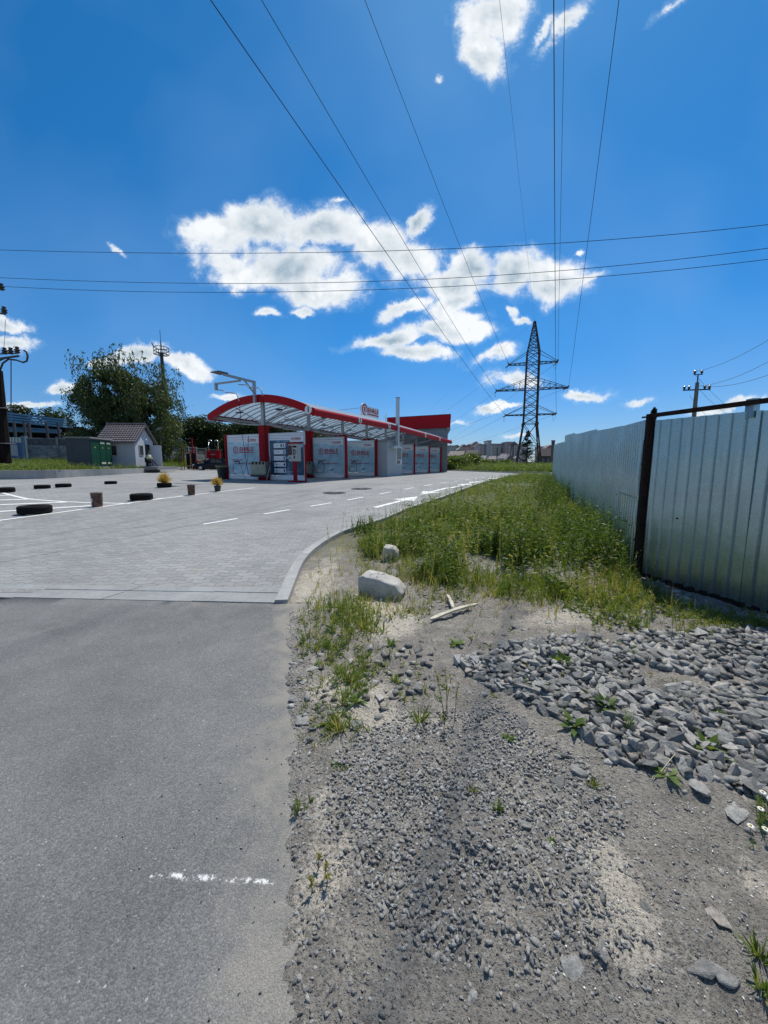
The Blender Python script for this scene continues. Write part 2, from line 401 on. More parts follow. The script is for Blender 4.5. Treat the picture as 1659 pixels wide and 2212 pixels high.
# --- the one ground sheet
SAND = [(795,1325,90,40,1.0),(855,1345,60,30,1.0),(700,1750,60,90,.75),(1310,1880,60,120,1.0),(1290,1990,90,60,.8),(700,1230,40,60,.8),(1200,1340,110,25,.6),
        (900,1560,160,30,.55),(1150,1600,80,25,.7),(1640,1900,60,80,.8),(660,1950,50,120,.5),(1050,1340,80,20,.2),(1380,2100,120,60,.5),(720,1900,70,100,.7),(750,1500,90,40,.5)]
def make_ground():
    xs = np.concatenate([-np.geomspace(1500, 3, 34), np.arange(-2.8, -1.2, .1), np.arange(-1.2, .35, .02), np.arange(.35, 4.4, .035), np.arange(4.4, 14, .35), np.geomspace(14.5, 1500, 34)])
    ys = np.concatenate([-np.geomspace(900, 1, 14), np.arange(-.8, .3, .1), np.arange(.3, 4.0, .025), np.arange(4.0, 5.6, .04), np.arange(5.6, 14, .14), np.arange(14, 60, .8), np.geomspace(61, 3000, 34)])
    X, Y = np.meshgrid(xs, ys)
    Z = zt(X, Y)
    AE = asph_edge(Y)+ragged(X, Y)*S((3.7-Y)/.3)
    verge = (X > AE) & (Y < 3.85) | (Y >= 3.85) & (X > KX(np.minimum(Y, 37))+.05)
    near = np.exp(-np.maximum(0, Y-9)/8)
    bumps = (fbm(X, Y, 3.0, 5)-.5)*.10 + (fbm(X, Y, 20, 4, 5)-.5)*.040 + (fbm(X, Y, 1.1, 2, 9)-.5)*.06
    ed = np.clip((X-AE)/.5, -1, 1)
    ek = np.clip((X-KX(np.minimum(Y, 37)))/.6, 0, 1)
    amp = np.where(Y < 3.85, np.clip(ed, 0, 1), ek)*.95+.05
    zv = Z + bumps*amp*near + np.where(Y < 3.6, .013*np.clip(ed*10, -1, 1)+.004+(fbm(X, Y, 22, 3, 71)-.5)*.012, -.05*np.exp(-np.clip(X-KX(np.minimum(Y,37)), 0, 9)/.5))
    edge_noise = (fbm(X, Y, 16, 4, 2)-.5)*.035 + (fbm(X, Y, 3.5, 2, 4)-.5)*.03
    belowa = Z - .03 + np.clip((X-asph_edge(Y)+.16)/.16, 0, 1)*.034 + edge_noise*np.clip((X-asph_edge(Y)+.3)/.3, 0, 1)
    Zf = np.where(verge, np.where(Y < 3.6, np.maximum(zv, np.minimum(belowa, Z+.02)), zv), np.where(Y < 3.75, belowa, Z-.06))
    Zf = np.where((~verge) & (Y < 3.75) & (X < asph_edge(Y)-.32), Z-.04, Zf)
    sand = (fbm(X, Y, 1.4, 4, 21)-.52)*1.5
    for px, py, rx, ry, s in SAND:
        c = G(px, py); ax = G(px+rx, py); ay = G(px, py-ry)
        r2 = ((X-c.x)/abs(ax.x-c.x))**2 + ((Y-c.y)/abs(ay.y-c.y))**2
        sand = sand + s*np.exp(-r2*1.2)*(0.55+.9*fbm(X, Y, 9, 4, 31))
    ny, nx = X.shape
    V = np.stack([X, Y, Zf], -1).reshape(-1, 3)
    i = (np.arange(ny-1)[:, None]*nx+np.arange(nx-1)[None]).ravel()
    loops = np.stack([i, i+1, i+nx+1, i+nx], 1).ravel()
    o = np_mesh('ground', V, loops, np.full(len(i), 4), groundmat(), np.clip(sand, 0, 1).ravel(), smooth=True)
    tag(o, kind='structure')
    return xs, ys, Zf
def groundmat():
    m = bpy.data.materials.new('dirt'); m.use_nodes = True; nt = m.node_tree; b = nt.nodes['Principled BSDF']
    tc = N(nt, 'ShaderNodeTexCoord'); V = tc.outputs['Object']
    at = N(nt, 'ShaderNodeAttribute', attribute_name='tint')
    n = N(nt, 'ShaderNodeTexNoise', i_Scale=7.0, i_Detail=9.0, i_Roughness=.7); L(nt, V, n.inputs['Vector'])
    n2 = N(nt, 'ShaderNodeTexNoise', i_Scale=70.0, i_Detail=6.0, i_Roughness=.7); L(nt, V, n2.inputs['Vector'])
    dark = ramp(nt, n.outputs[0], [(.3, (.19,.176,.152)), (.55, (.29,.268,.232)), (.75, (.38,.35,.295))])
    sandc = ramp(nt, n.outputs[0], [(.3, (.44,.395,.32)), (.7, (.60,.55,.455))])
    nb = N(nt, 'ShaderNodeTexNoise', i_Scale=15.0, i_Detail=8.0, i_Roughness=.75); L(nt, V, nb.inputs['Vector'])
    f = math_(nt, 'ADD', at.outputs['Fac'], math_(nt, 'MULTIPLY_ADD', n2.outputs[0], .9, -.45))
    f = math_(nt, 'ADD', f, math_(nt, 'MULTIPLY_ADD', nb.outputs[0], 1.6, -.85))
    f = ramp(nt, f, [(.15, 0), (.50, .8), (.9, 1)])
    c = mix(nt, f, dark, sandc)
    g = ramp(nt, n2.outputs[0], [(.32, .45), (.48, 1.0), (.7, 1.3)])
    c = mix(nt, 1.0, c, g, 'MULTIPLY')
    # grit: small dark and light grains
    vo = N(nt, 'ShaderNodeTexVoronoi', i_Scale=130.0); L(nt, V, vo.inputs['Vector'])
    gr = ramp(nt, vo.outputs['Distance'], [(.16, 1), (.3, 0)])
    sepc = N(nt, 'ShaderNodeSeparateColor'); L(nt, vo.outputs['Color'], sepc.inputs[0])
    gate = math_(nt, 'GREATER_THAN', sepc.outputs[0], .72); gc = ramp(nt, sepc.outputs[1], [(0, (.05,.05,.055)), (.6, (.16,.16,.155)), (.93, (.22,.21,.2)), (.97, (.75,.73,.7))])
    c = mix(nt, math_(nt, 'MULTIPLY', gr, gate), c, gc)
    # beyond the near verge the soil carries low green growth
    sp = N(nt, 'ShaderNodeSeparateXYZ'); L(nt, V, sp.inputs[0])
    far = N(nt, 'ShaderNodeMapRange'); L(nt, sp.outputs[1], far.inputs[0]); far.inputs[1].default_value = 5.0; far.inputs[2].default_value = 8.0
    n6 = N(nt, 'ShaderNodeTexNoise', i_Scale=.9, i_Detail=5.0); L(nt, V, n6.inputs['Vector'])
    gn = ramp(nt, n6.outputs[0], [(.35, (.06,.085,.025)), (.65, (.11,.12,.05))])
    c = mix(nt, math_(nt, 'MULTIPLY', far.outputs[0], .8), c, gn)
    L(nt, c, b.inputs['Base Color']); b.inputs['Roughness'].default_value = .95; b.inputs['Specular IOR Level'].default_value = .2
    h = math_(nt, 'ADD', math_(nt, 'MULTIPLY', n2.outputs[0], 1.0), math_(nt, 'MULTIPLY', gr, .3))
    bp = N(nt, 'ShaderNodeBump', i_Strength=1.0, i_Distance=.02); L(nt, h, bp.inputs['Height']); L(nt, bp.outputs[0], b.inputs['Normal'])
    return m
GX, GY, GZ = make_ground()
def gz(x, y):
    """height of the built ground sheet"""
    x = np.asarray(x, float); y = np.asarray(y, float)
    i = np.clip(np.searchsorted(GX, x)-1, 0, len(GX)-2); j = np.clip(np.searchsorted(GY, y)-1, 0, len(GY)-2)
    fx = np.clip((x-GX[i])/(GX[i+1]-GX[i]), 0, 1); fy = np.clip((y-GY[j])/(GY[j+1]-GY[j]), 0, 1)
    return (GZ[j,i]*(1-fx)+GZ[j,i+1]*fx)*(1-fy)+(GZ[j+1,i]*(1-fx)+GZ[j+1,i+1]*fx)*fy

# --- asphalt road in the foreground
def asphaltmat():
    m = bpy.data.materials.new('old_asphalt'); m.use_nodes = True; nt = m.node_tree; b = nt.nodes['Principled BSDF']
    tc = N(nt, 'ShaderNodeTexCoord'); V = tc.outputs['Object']
    vo = N(nt, 'ShaderNodeTexVoronoi', i_Scale=190.0, i_Randomness=1.0); L(nt, V, vo.inputs['Vector'])
    sepc = N(nt, 'ShaderNodeSeparateColor'); L(nt, vo.outputs['Color'], sepc.inputs[0])
    agg = ramp(nt, sepc.outputs[0], [(0, (.135,.135,.132)), (.5, (.170,.170,.165)), (.86, (.21,.208,.20)), (.996, (.24,.235,.225)), (1.0, (.45,.45,.43))])
    n = N(nt, 'ShaderNodeTexNoise', i_Scale=240.0, i_Detail=4.0, i_Roughness=.75); L(nt, V, n.inputs['Vector'])
    c = mix(nt, 1.0, agg, ramp(nt, n.outputs[0], [(.33, .62), (.5, 1.0), (.68, 1.3)]), 'MULTIPLY')
    n2 = N(nt, 'ShaderNodeTexNoise', i_Scale=1.3, i_Detail=6.0, i_Roughness=.6); L(nt, V, n2.inputs['Vector'])
    c = mix(nt, 1.0, c, ramp(nt, n2.outputs[0], [(.28, .76), (.5, 1.0), (.72, 1.18)]), 'MULTIPLY')
    # dust drifted in from the verge
    sp = N(nt, 'ShaderNodeSeparateXYZ'); L(nt, V, sp.inputs[0])
    ex = math_(nt, 'MULTIPLY_ADD', sp.outputs[1], float(slope), float(E0.x-slope*E0.y))
    dd = math_(nt, 'SUBTRACT', sp.outputs[0], ex)
    n3 = N(nt, 'ShaderNodeTexNoise', i_Scale=4.0, i_Detail=7.0, i_Roughness=.65); L(nt, V, n3.inputs['Vector'])
    dd = math_(nt, 'ADD', dd, math_(nt, 'MULTIPLY_ADD', n3.outputs[0], 1.1, -.5))
    dust = N(nt, 'ShaderNodeMapRange', interpolation_type='SMOOTHSTEP'); L(nt, dd, dust.inputs[0]); dust.inputs[1].default_value = -.24; dust.inputs[2].default_value = .16; dust.inputs[4].default_value = .88
    c = mix(nt, dust.outputs[0], c, mix(nt, ramp(nt, n.outputs[0], [(.35, 0), (.65, 1)]), (.20,.188,.165), (.36,.335,.288)))
    n4 = N(nt, 'ShaderNodeTexNoise', i_Scale=2.2, i_Detail=8.0, i_Roughness=.7); L(nt, V, n4.inputs['Vector'])
    c = mix(nt, ramp(nt, n4.outputs[0], [(.56, 0), (.74, .45)]), c, (.27,.26,.24))
    n7 = N(nt, 'ShaderNodeTexNoise', i_Scale=1.1, i_Detail=9.0, i_Roughness=.72, i_Distortion=1.0); L(nt, V, n7.inputs['Vector'])
    c = mix(nt, ramp(nt, n7.outputs[0], [(.56, 0), (.70, .38)]), c, (.075,.075,.078))
    # a worn streak of old white paint across the lane
    pa, pb = G(325, 1893), G(592, 1911); sl = (pb.y-pa.y)/(pb.x-pa.x)
    ly = math_(nt, 'MULTIPLY_ADD', sp.outputs[0], sl, pa.y-sl*pa.x)
    np_ = N(nt, 'ShaderNodeTexNoise', i_Scale=17.0, i_Detail=5.0, i_Roughness=.7); L(nt, V, np_.inputs['Vector'])
    dv = math_(nt, 'ABSOLUTE', math_(nt, 'SUBTRACT', math_(nt, 'SUBTRACT', sp.outputs[1], ly), math_(nt, 'MULTIPLY_ADD', np_.outputs[0], .04, -.02)))
    band = N(nt, 'ShaderNodeMapRange', interpolation_type='SMOOTHSTEP'); L(nt, dv, band.inputs[0]); band.inputs[1].default_value = .0; band.inputs[2].default_value = .014; band.inputs[3].default_value = 1; band.inputs[4].default_value = 0
    inx = math_(nt, 'MULTIPLY', math_(nt, 'GREATER_THAN', sp.outputs[0], pa.x), math_(nt, 'LESS_THAN', sp.outputs[0], pb.x))
    np2 = N(nt, 'ShaderNodeTexNoise', i_Scale=55.0, i_Detail=6.0, i_Roughness=.7); L(nt, V, np2.inputs['Vector'])
    wear = ramp(nt, math_(nt, 'ADD', math_(nt, 'MULTIPLY', np2.outputs[0], .6), math_(nt, 'MULTIPLY', np_.outputs[0], .4)), [(.485, 0), (.55, 1)])
    c = mix(nt, math_(nt, 'MULTIPLY', math_(nt, 'MULTIPLY', band.outputs[0], inx), math_(nt, 'MULTIPLY', wear, 1.3), clamp=True), c, (.72,.72,.69))
    L(nt, c, b.inputs['Base Color']); b.inputs['Roughness'].default_value = .95; b.inputs['Specular IOR Level'].default_value = .12
    h = math_(nt, 'ADD', math_(nt, 'MULTIPLY', vo.outputs['Distance'], -1.2), n.outputs[0])
    bp = N(nt, 'ShaderNodeBump', i_Strength=.8, i_Distance=.0022); L(nt, h, bp.inputs['Height']); L(nt, bp.outputs[0], b.inputs['Normal'])
    return m
def apron_front(x):
    return np.where(np.asarray(x) > -6, 3.78+.0597*(-.98-np.asarray(x)), 3.78+.0597*5.02)
def apron_back(x):
    return np.where(np.asarray(x) > -6, 4.25+.038*(-1.16-np.asarray(x)), 4.25+.038*4.84)
def make_asphalt():
    ys = np.concatenate([np.linspace(-12, 0, 8), np.arange(.1, 3.9, .08)]); us = np.linspace(0, 1, 90)**2
    V = []
    for y in ys:
        xr = float(asph_edge(y))+.22
        top = y
        for u in us:
            x = xr-u*(18+xr); yy = min(y, 9)
            if y > 3.75: yy = float(apron_front(x))+.05
            V.append((x, yy, .004+.006*float(vnoise(x*.9, yy*.9))))
    n = len(us); i = (np.arange(len(ys)-1)[:, None]*n+np.arange(n-1)[None]).ravel()
    loops = np.stack([i+1, i, i+n, i+n+1], 1).ravel()
    o = np_mesh('asphalt_road', np.array(V), loops, np.full(len(i), 4), asphaltmat(), smooth=True); tag(o, kind='structure')
make_asphalt()
# worn white paint on the asphalt: flakes
def paint_flakes():
    mb = MB()
    zi = [.0112]
    spots = [(400,1893,55,4),(360,1896,20,3),(455,1903,40,6),(520,1901,16,10),(535,1898,12,8),(560,1906,26,8),(585,1911,14,5),(420,1904,14,4),(500,1905,10,6),(345,1898,8,3)]
    for px, py, rx, ry in spots:
        for k in range(int(rx*1.1)):
            zi[0] += .00002
            c = G(px+random.uniform(-rx, rx), py+random.uniform(-ry, ry)*.7)
            r = random.uniform(.0007, .0034); n = 7; pts = []
            el = random.uniform(1.5, 4.5)
            for j in range(n):
                t = 2*PI*j/n; rr = r*random.uniform(.45, 1.15); pts.append((c.x+rr*el*math.cos(t), c.y+rr*.55*math.sin(t), zi[0]))
            mb.add(pts, [tuple(range(n))])
    o = mb.build('worn_paint_mark', mat('old_white_paint', (.58,.58,.56), .8)); tag(o, kind='structure')

# --- block-paved lot
def pavermat():
    m = bpy.data.materials.new('grey_pavers'); m.use_nodes = True; nt = m.node_tree; b = nt.nodes['Principled BSDF']
    tc = N(nt, 'ShaderNodeTexCoord'); V = tc.outputs['Object']
    mp = N(nt, 'ShaderNodeMapping'); mp.inputs['Rotation'].default_value = (0, 0, R(-4)); L(nt, V, mp.inputs['Vector'])
    sp = N(nt, 'ShaderNodeSeparateXYZ'); L(nt, mp.outputs[0], sp.inputs[0]); x, y = sp.outputs[0], sp.outputs[1]
    tri = math_(nt, 'PINGPONG', math_(nt, 'DIVIDE', x, .112), 1.0)
    st = N(nt, 'ShaderNodeMapRange', interpolation_type='SMOOTHSTEP'); L(nt, tri, st.inputs[0]); st.inputs[1].default_value = .3; st.inputs[2].default_value = .7; st.inputs[3].default_value = -.02; st.inputs[4].default_value = .02
    yy = math_(nt, 'ADD', y, st.outputs[0])
    rw = math_(nt, 'DIVIDE', yy, .135); fr = math_(nt, 'FRACT', rw); idx = math_(nt, 'FLOOR', rw)
    j1 = math_(nt, 'LESS_THAN', fr, .075)
    xo = math_(nt, 'ADD', math_(nt, 'DIVIDE', x, .224), math_(nt, 'MULTIPLY', idx, .5)); fx = math_(nt, 'FRACT', xo)
    j2 = math_(nt, 'LESS_THAN', fx, .035)
    j = math_(nt, 'MAXIMUM', j1, j2)
    cell = N(nt, 'ShaderNodeCombineXYZ'); L(nt, idx, cell.inputs[0]); L(nt, math_(nt, 'FLOOR', xo), cell.inputs[1])
    wn = N(nt, 'ShaderNodeTexWhiteNoise', noise_dimensions='2D'); L(nt, cell.outputs[0], wn.inputs['Vector'])
    base = ramp(nt, wn.outputs['Value'], [(0, (.25,.25,.24)), (1, (.31,.309,.296))])
    n = N(nt, 'ShaderNodeTexNoise', i_Scale=90.0, i_Detail=5.0); L(nt, V, n.inputs['Vector'])
    base = mix(nt, 1.0, base, ramp(nt, n.outputs[0], [(.3, .8), (.7, 1.16)]), 'MULTIPLY')
    n2 = N(nt, 'ShaderNodeTexNoise', i_Scale=.45, i_Detail=7.0, i_Roughness=.6); L(nt, V, n2.inputs['Vector'])
    base = mix(nt, 1.0, base, ramp(nt, n2.outputs[0], [(.3, .80), (.5, .98), (.7, 1.10)]), 'MULTIPLY')
    # dark wheel tracks
    n3 = N(nt, 'ShaderNodeTexNoise', i_Scale=.22, i_Detail=5.0, i_Roughness=.55, i_Distortion=1.2); L(nt, V, n3.inputs['Vector'])
    base = mix(nt, ramp(nt, n3.outputs[0], [(.55, 0), (.68, .22)]), base, (.15,.15,.15))
    n5 = N(nt, 'ShaderNodeTexNoise', i_Scale=2.0, i_Detail=8.0, i_Roughness=.7); L(nt, V, n5.inputs['Vector'])
    jc = mix(nt, ramp(nt, n5.outputs[0], [(.4, 0), (.62, 1)]), (.085,.082,.075), (.19,.18,.16))
    c = mix(nt, math_(nt, 'MULTIPLY', j, .85), base, jc)
    # sandy stains close to the edge strip
    st2 = N(nt, 'ShaderNodeTexNoise', i_Scale=1.7, i_Detail=5.0); L(nt, V, st2.inputs['Vector'])
    c = mix(nt, ramp(nt, st2.outputs[0], [(.66, 0), (.76, .4)]), c, (.27,.235,.17))
    L(nt, c, b.inputs['Base Color']); b.inputs['Roughness'].default_value = .8; b.inputs['Specular IOR Level'].default_value = .35
    bp = N(nt, 'ShaderNodeBump', i_Strength=.8, i_Distance=.006); L(nt, math_(nt, 'SUBTRACT', math_(nt, 'MULTIPLY', n.outputs[0], .35), j), bp.inputs['Height']); L(nt, bp.outputs[0], b.inputs['Normal'])
    return m
def lot_bounds(y):
    xr = float(KX(y)) if y < 37.5 else float(np.interp(y, [38, 52, 60], [13.5, 8.6, 8.0]))
    if y < 23.6: xl = -60
    elif y < 51: xl = float(np.interp(y, [p[1] for p in WALL], [p[0] for p in WALL]))
    else: xl = -27
    return xl, xr
def make_lot():
    ys = np.concatenate([np.arange(4.12, 24, .25), [23.95], np.arange(24.2, 57, .6)]); ys = np.unique(ys)
    us = np.linspace(0, 1, 80); V = []
    for y in ys:
        xl, xr = lot_bounds(y)
        for u in us:
            x = xl+(xr+.03-xl)*u; V.append((x, y, z1(x, y)+.012))
    n = len(us); i = (np.arange(len(ys)-1)[:, None]*n+np.arange(n-1)[None]).ravel()
    loops = np.stack([i, i+1, i+n+1, i+n], 1).ravel()
    o = np_mesh('paved_lot', np.array(V), loops, np.full(len(i), 4), pavermat(), smooth=True); tag(o, kind='structure')
make_lot()
CONC = mat('pale_concrete', (.36,.36,.345), .85, var=.14, vscale=14, bump=.5, bscale=120, var2=.18, v2scale=1.3)
def strip(mb, pts, off0, off1, z0f, z1f, zc=0.0):
    """a solid strip along a polyline: off0/off1 lateral offsets, z0f bottom and z1f top above terrain"""
    n0 = len(mb.v); pts = [Vector((p[0], p[1], 0)) for p in pts]; m = len(pts)
    for i, p in enumerate(pts):
        d = (pts[min(i+1,m-1)]-pts[max(i-1,0)]).normalized(); nr = Vector((d.y, -d.x, 0))
        for o_, zz in ((off0,z0f),(off1,z0f),(off1,z1f),(off0,z1f)):
            q = p+nr*o_; mb.v.append((q.x, q.y, z1(p.x, p.y)+zz))
    for i in range(m-1):
        for k in range(4):
            a = n0+i*4+k; b = n0+i*4+(k+1)%4; mb.f.append((a, b, b+4, a+4))
    mb.f.append((n0, n0+3, n0+2, n0+1)); e = n0+(m-1)*4; mb.f.append((e, e+1, e+2, e+3))
# kerb stones: one metre pieces along the curve
def resample(pts, step):
    pts = [Vector((p[0], p[1], 0)) for p in pts]; out = [pts[0]]; acc = 0
    for a, b in zip(pts[:-1], pts[1:]):
        d = (b-a).length; t = step-acc
        while t <= d: out.append(a+(b-a)*(t/d)); t += step
        acc = (acc+d) % step
    out.append(pts[-1]); return [(p.x, p.y) for p in out]
def make_kerb(name, line, off0, off1, h, step=1.0, sub=5, bot=-.15):
    mb = MB(); fine = resample(line, step/sub)
    for i in range(0, len(fine)-1, sub):
        seg = fine[i:i+sub+1]
        if len(seg) < 2: continue
        a, b = Vector((*seg[0],0)), Vector((*seg[1],0)); seg = [tuple((a+(b-a)*.02)[:2])]+seg[1:]
        a, b = Vector((*seg[-1],0)), Vector((*seg[-2],0)); seg[-1] = tuple((a+(b-a)*.02)[:2])
        strip(mb, seg, off0, off1, bot, h+random.uniform(-.003,.003))
    o = mb.build(name, CONC); tag(o, kind='structure'); return o
make_kerb('kerb', KERBS, .0, .13, .045)
make_kerb('kerb', FARK, -.02, .2, .12)
make_kerb('kerb', [(13.5,38.0),(12.2,44.0),(8.6,52.0)], 3.0, 3.2, .1)
# flush concrete strip between asphalt and paving
def make_apron():
    mb = MB(); xs = [K0.x+.03]; jx = [828, 405, 0]
    cuts = [G(622,1304).x, G(828*1.0/1.0 if False else 412,1300).x]
    X = -0.98; i = 0
    edges = [-.99, -2.0, -2.98, -3.96, -4.95, -5.95, -6.95, -7.95, -9, -10, -11, -12, -14]
    for a, b in zip(edges[:-1], edges[1:]):
        a_ = a-.004; b_ = b+.004; dz = random.uniform(-.004, .005)
        for f0, f1, zz in ((0, .62, .012), (.635, 1, .017)):
            pts = []
            for x, f in ((a_, f0), (b_, f0), (b_, f1), (a_, f1)):
                y = float(apron_front(x))*(1-f)+float(apron_back(x))*f
                sh = .25*(f)*(1 if x < -1.2 else .0)
                pts.append((x-sh*0+(.18*f if x < -1.1 else -.2*f), y, zz+dz))
            mb.poly([(p[0], p[1], p[2]) for p in pts], (0, 0, -.15))
    o = mb.build('concrete_strip', mat('strip_concrete', (.30,.305,.30), .85, var=.12, vscale=20, bump=.5, bscale=150, var2=.2, v2scale=2)); tag(o, kind='structure')
make_apron()

# --- painted markings
WHITE = mat('road_paint', (.80,.80,.77), .7, var=.18, vscale=9, var2=.2, v2scale=40)
def sheet_line(mb, pts, width, dz=.018, sub=8):
    pts = [Vector((p[0], p[1], 0)) for p in pts]; fine = []
    for a, b in zip(pts[:-1], pts[1:]):
        for k in range(sub): fine.append(a+(b-a)*(k/sub))
    fine.append(pts[-1]); n0 = len(mb.v)
    for i, p in enumerate(fine):
        d = (fine[min(i+1,len(fine)-1)]-fine[max(i-1,0)]).normalized(); nr = Vector((d.y, -d.x, 0))*width/2
        for q in (p-nr, p+nr): mb.v.append((q.x, q.y, z1(q.x, q.y)+dz))
    for i in range(len(fine)-1): a = n0+i*2; mb.f.append((a, a+1, a+3, a+2))
def g2(px, py): v = G(px, py); return (v.x, v.y)
mb = MB()
sheet_line(mb, [g2(-60,1137), g2(0,1126), g2(200,1098.5), g2(350,1078), g2(494,1061), g2(551,1054.6)], .13); 
o = mb.build('lane_line', WHITE); tag(o, kind='structure')
mb = MB()
sheet_line(mb, [g2(-40,1068.5), g2(7,1066), g2(30,1072), g2(62,1079.5), g2(143,1085.5), g2(220,1087.5), g2(283,1089)], .12)
for a, b in (((-40,1109),(196,1094)),((-40,1093.5),(148,1086)),((-40,1083),(70,1079.5)),((-30,1074),(22,1071))):
    sheet_line(mb, [g2(*a), g2(*b)], .22, .020)
o = mb.build('hatched_marking', WHITE); tag(o, kind='structure')
mb = MB(); sheet_line(mb, [g2(-30,1051), g2(0,1050), g2(60,1046.5), g2(120,1044)], .12)
sheet_line(mb, [g2(338,1078.5), g2(366,1076.5)], .11); sheet_line(mb, [g2(385,1073.6), g2(412,1071)], .11); 
o = mb.build('lane_line', WHITE); tag(o, kind='structure')
# dashed lane line
mb = MB()
lane = resample([g2(439,1134.5), g2(611,1105), g2(731,1085), g2(811,1070), g2(984,1040.4), g2(1111,1023.5)], .05)
tot = len(lane); pos = 0; k = 0
starts = []
while pos < tot-20:
    seg = lane[pos:pos+19]; sheet_line(mb, seg[::6]+[seg[-1]], .1, .018, 1); pos += 40 if k > 2 else 34; k += 1
o = mb.build('dashed_lane_line', WHITE); tag(o, kind='structure')
def arrow(c, d, Ln=2.6, w=.16):
    mb = MB(); c = Vector((c[0], c[1], 0)); d = Vector((d[0], d[1], 0)).normalized(); n = Vector((d.y, -d.x, 0))
    def q(s_, t): p = c+d*s_+n*t; return (p.x, p.y, z1(p.x, p.y)+.018)
    for k in range(6):
        a, b = -Ln/2+k*Ln*.62/6, -Ln/2+(k+1)*Ln*.62/6
        mb.add([q(a,-w/2), q(a,w/2), q(b,w/2), q(b,-w/2)], [(0,1,2,3)])
    a = -Ln/2+Ln*.62
    mb.add([q(a,-w*2.3), q(a,w*2.3), q(Ln/2,0)], [(0,1,2)])
    o = mb.build('lane_arrow', WHITE); tag(o, kind='structure')
dirl = Vector((*g2(1111,1023.5),0))-Vector((*g2(731,1085),0))
for px, py, sg in ((861,1084.5,1),(940,1061.5,-1),(997,1049.5,1),(1032,1041,-1),(1060,1034.5,1)):
    arrow(g2(px, py), dirl*sg, 3.0, .17)
# manhole covers
def manhole(px, py, r, label):
    c = G(px, py); t = empty('manhole_cover', (c.x, c.y, c.z+.012), 0, label, 'manhole cover', 'round iron covers set in the paving')
    mb = MB(); mb.lathe([(0,.012),(r*.82,.012),(r*.82,.006),(r*.84,.006)], 28); 
    for k in range(8):
        a = k*PI/4; mb.box((-.015,r*.25,.012),(.015,r*.75,.018), Matrix.Rotation(a,4,'Z'))
    mb.build('lid', mat('cast_iron', (.06,.058,.055), .6, metal=.4, var=.3, vscale=30), t)
    MB().lathe([(r*.86,.006),(r*.86,.014),(r,.014),(r,.0)], 28).build('frame_ring', mat('iron_ring', (.11,.105,.10), .6, metal=.4, var=.3), t)
manhole(722.5,1065.5,.45,'nearer round iron manhole cover on the paving between dashes and wash bays')
manhole(781,1056.5,.45,'farther round iron manhole cover close to the bay with the grey partition')

# ================================================================== METAL FENCE ON THE RIGHT
def galvmat():
    m = bpy.data.materials.new('galvanised_sheet'); m.use_nodes = True; nt = m.node_tree; b = nt.nodes['Principled BSDF']
    tc = N(nt, 'ShaderNodeTexCoord'); V = tc.outputs['Object']
    vo = N(nt, 'ShaderNodeTexVoronoi', i_Scale=75.0); L(nt, V, vo.inputs['Vector'])
    sepc = N(nt, 'ShaderNodeSeparateColor'); L(nt, vo.outputs['Color'], sepc.inputs[0])
    c = ramp(nt, sepc.outputs[0], [(0, (.35,.455,.475)), (1, (.40,.51,.53))])
    n = N(nt, 'ShaderNodeTexNoise', i_Scale=1.6, i_Detail=5.0); L(nt, V, n.inputs['Vector'])
    c = mix(nt, 1.0, c, ramp(nt, n.outputs[0], [(.3, .88), (.7, 1.08)]), 'MULTIPLY')
    sp = N(nt, 'ShaderNodeSeparateXYZ'); L(nt, V, sp.inputs[0])
    n4 = N(nt, 'ShaderNodeTexNoise', i_Scale=9.0, i_Detail=6.0); L(nt, V, n4.inputs['Vector'])
    dz = math_(nt, 'ADD', sp.outputs[2], math_(nt, 'MULTIPLY', n4.outputs[0], -.35))
    dirt = N(nt, 'ShaderNodeMapRange'); L(nt, dz, dirt.inputs[0]); dirt.inputs[1].default_value = -.15; dirt.inputs[2].default_value = .15; dirt.inputs[3].default_value = .45; dirt.inputs[4].default_value = 0
    c = mix(nt, dirt.outputs[0], c, (.25,.23,.19))
    # thin rust and dirt runs down the sheet
    mp = N(nt, 'ShaderNodeMapping'); mp.inputs['Scale'].default_value = (14, 14, .7); L(nt, V, mp.inputs['Vector'])
    n9 = N(nt, 'ShaderNodeTexNoise', i_Scale=1.0, i_Detail=6.0, i_Roughness=.6); L(nt, mp.outputs[0], n9.inputs['Vector'])
    c = mix(nt, ramp(nt, n9.outputs[0], [(.60, 0), (.74, .5)]), c, (.22,.20,.17))
    c = mix(nt, ramp(nt, n9.outputs[0], [(.30, .25), (.42, 0)]), c, (.62,.66,.66))
    L(nt, c, b.inputs['Base Color']); b.inputs['Metallic'].default_value = .95
    L(nt, ramp(nt, sepc.outputs[1], [(0, .27), (1, .33)]), b.inputs['Roughness'])
    n2 = N(nt, 'ShaderNodeTexNoise', i_Scale=2.2, i_Detail=2.0); L(nt, V, n2.inputs['Vector'])
    bp = N(nt, 'ShaderNodeBump', i_Strength=.12, i_Distance=.05); L(nt, n2.outputs[0], bp.inputs['Height']); L(nt, bp.outputs[0], b.inputs['Normal'])
    return m
GALV = galvmat()
RUST = mat('rusty_steel', (.026,.016,.013), .85, spec=.15, var=.4, vscale=18, bump=.5, bscale=80)
DARKM = mat('dark_screw', (.05,.05,.05), .5, metal=.6)
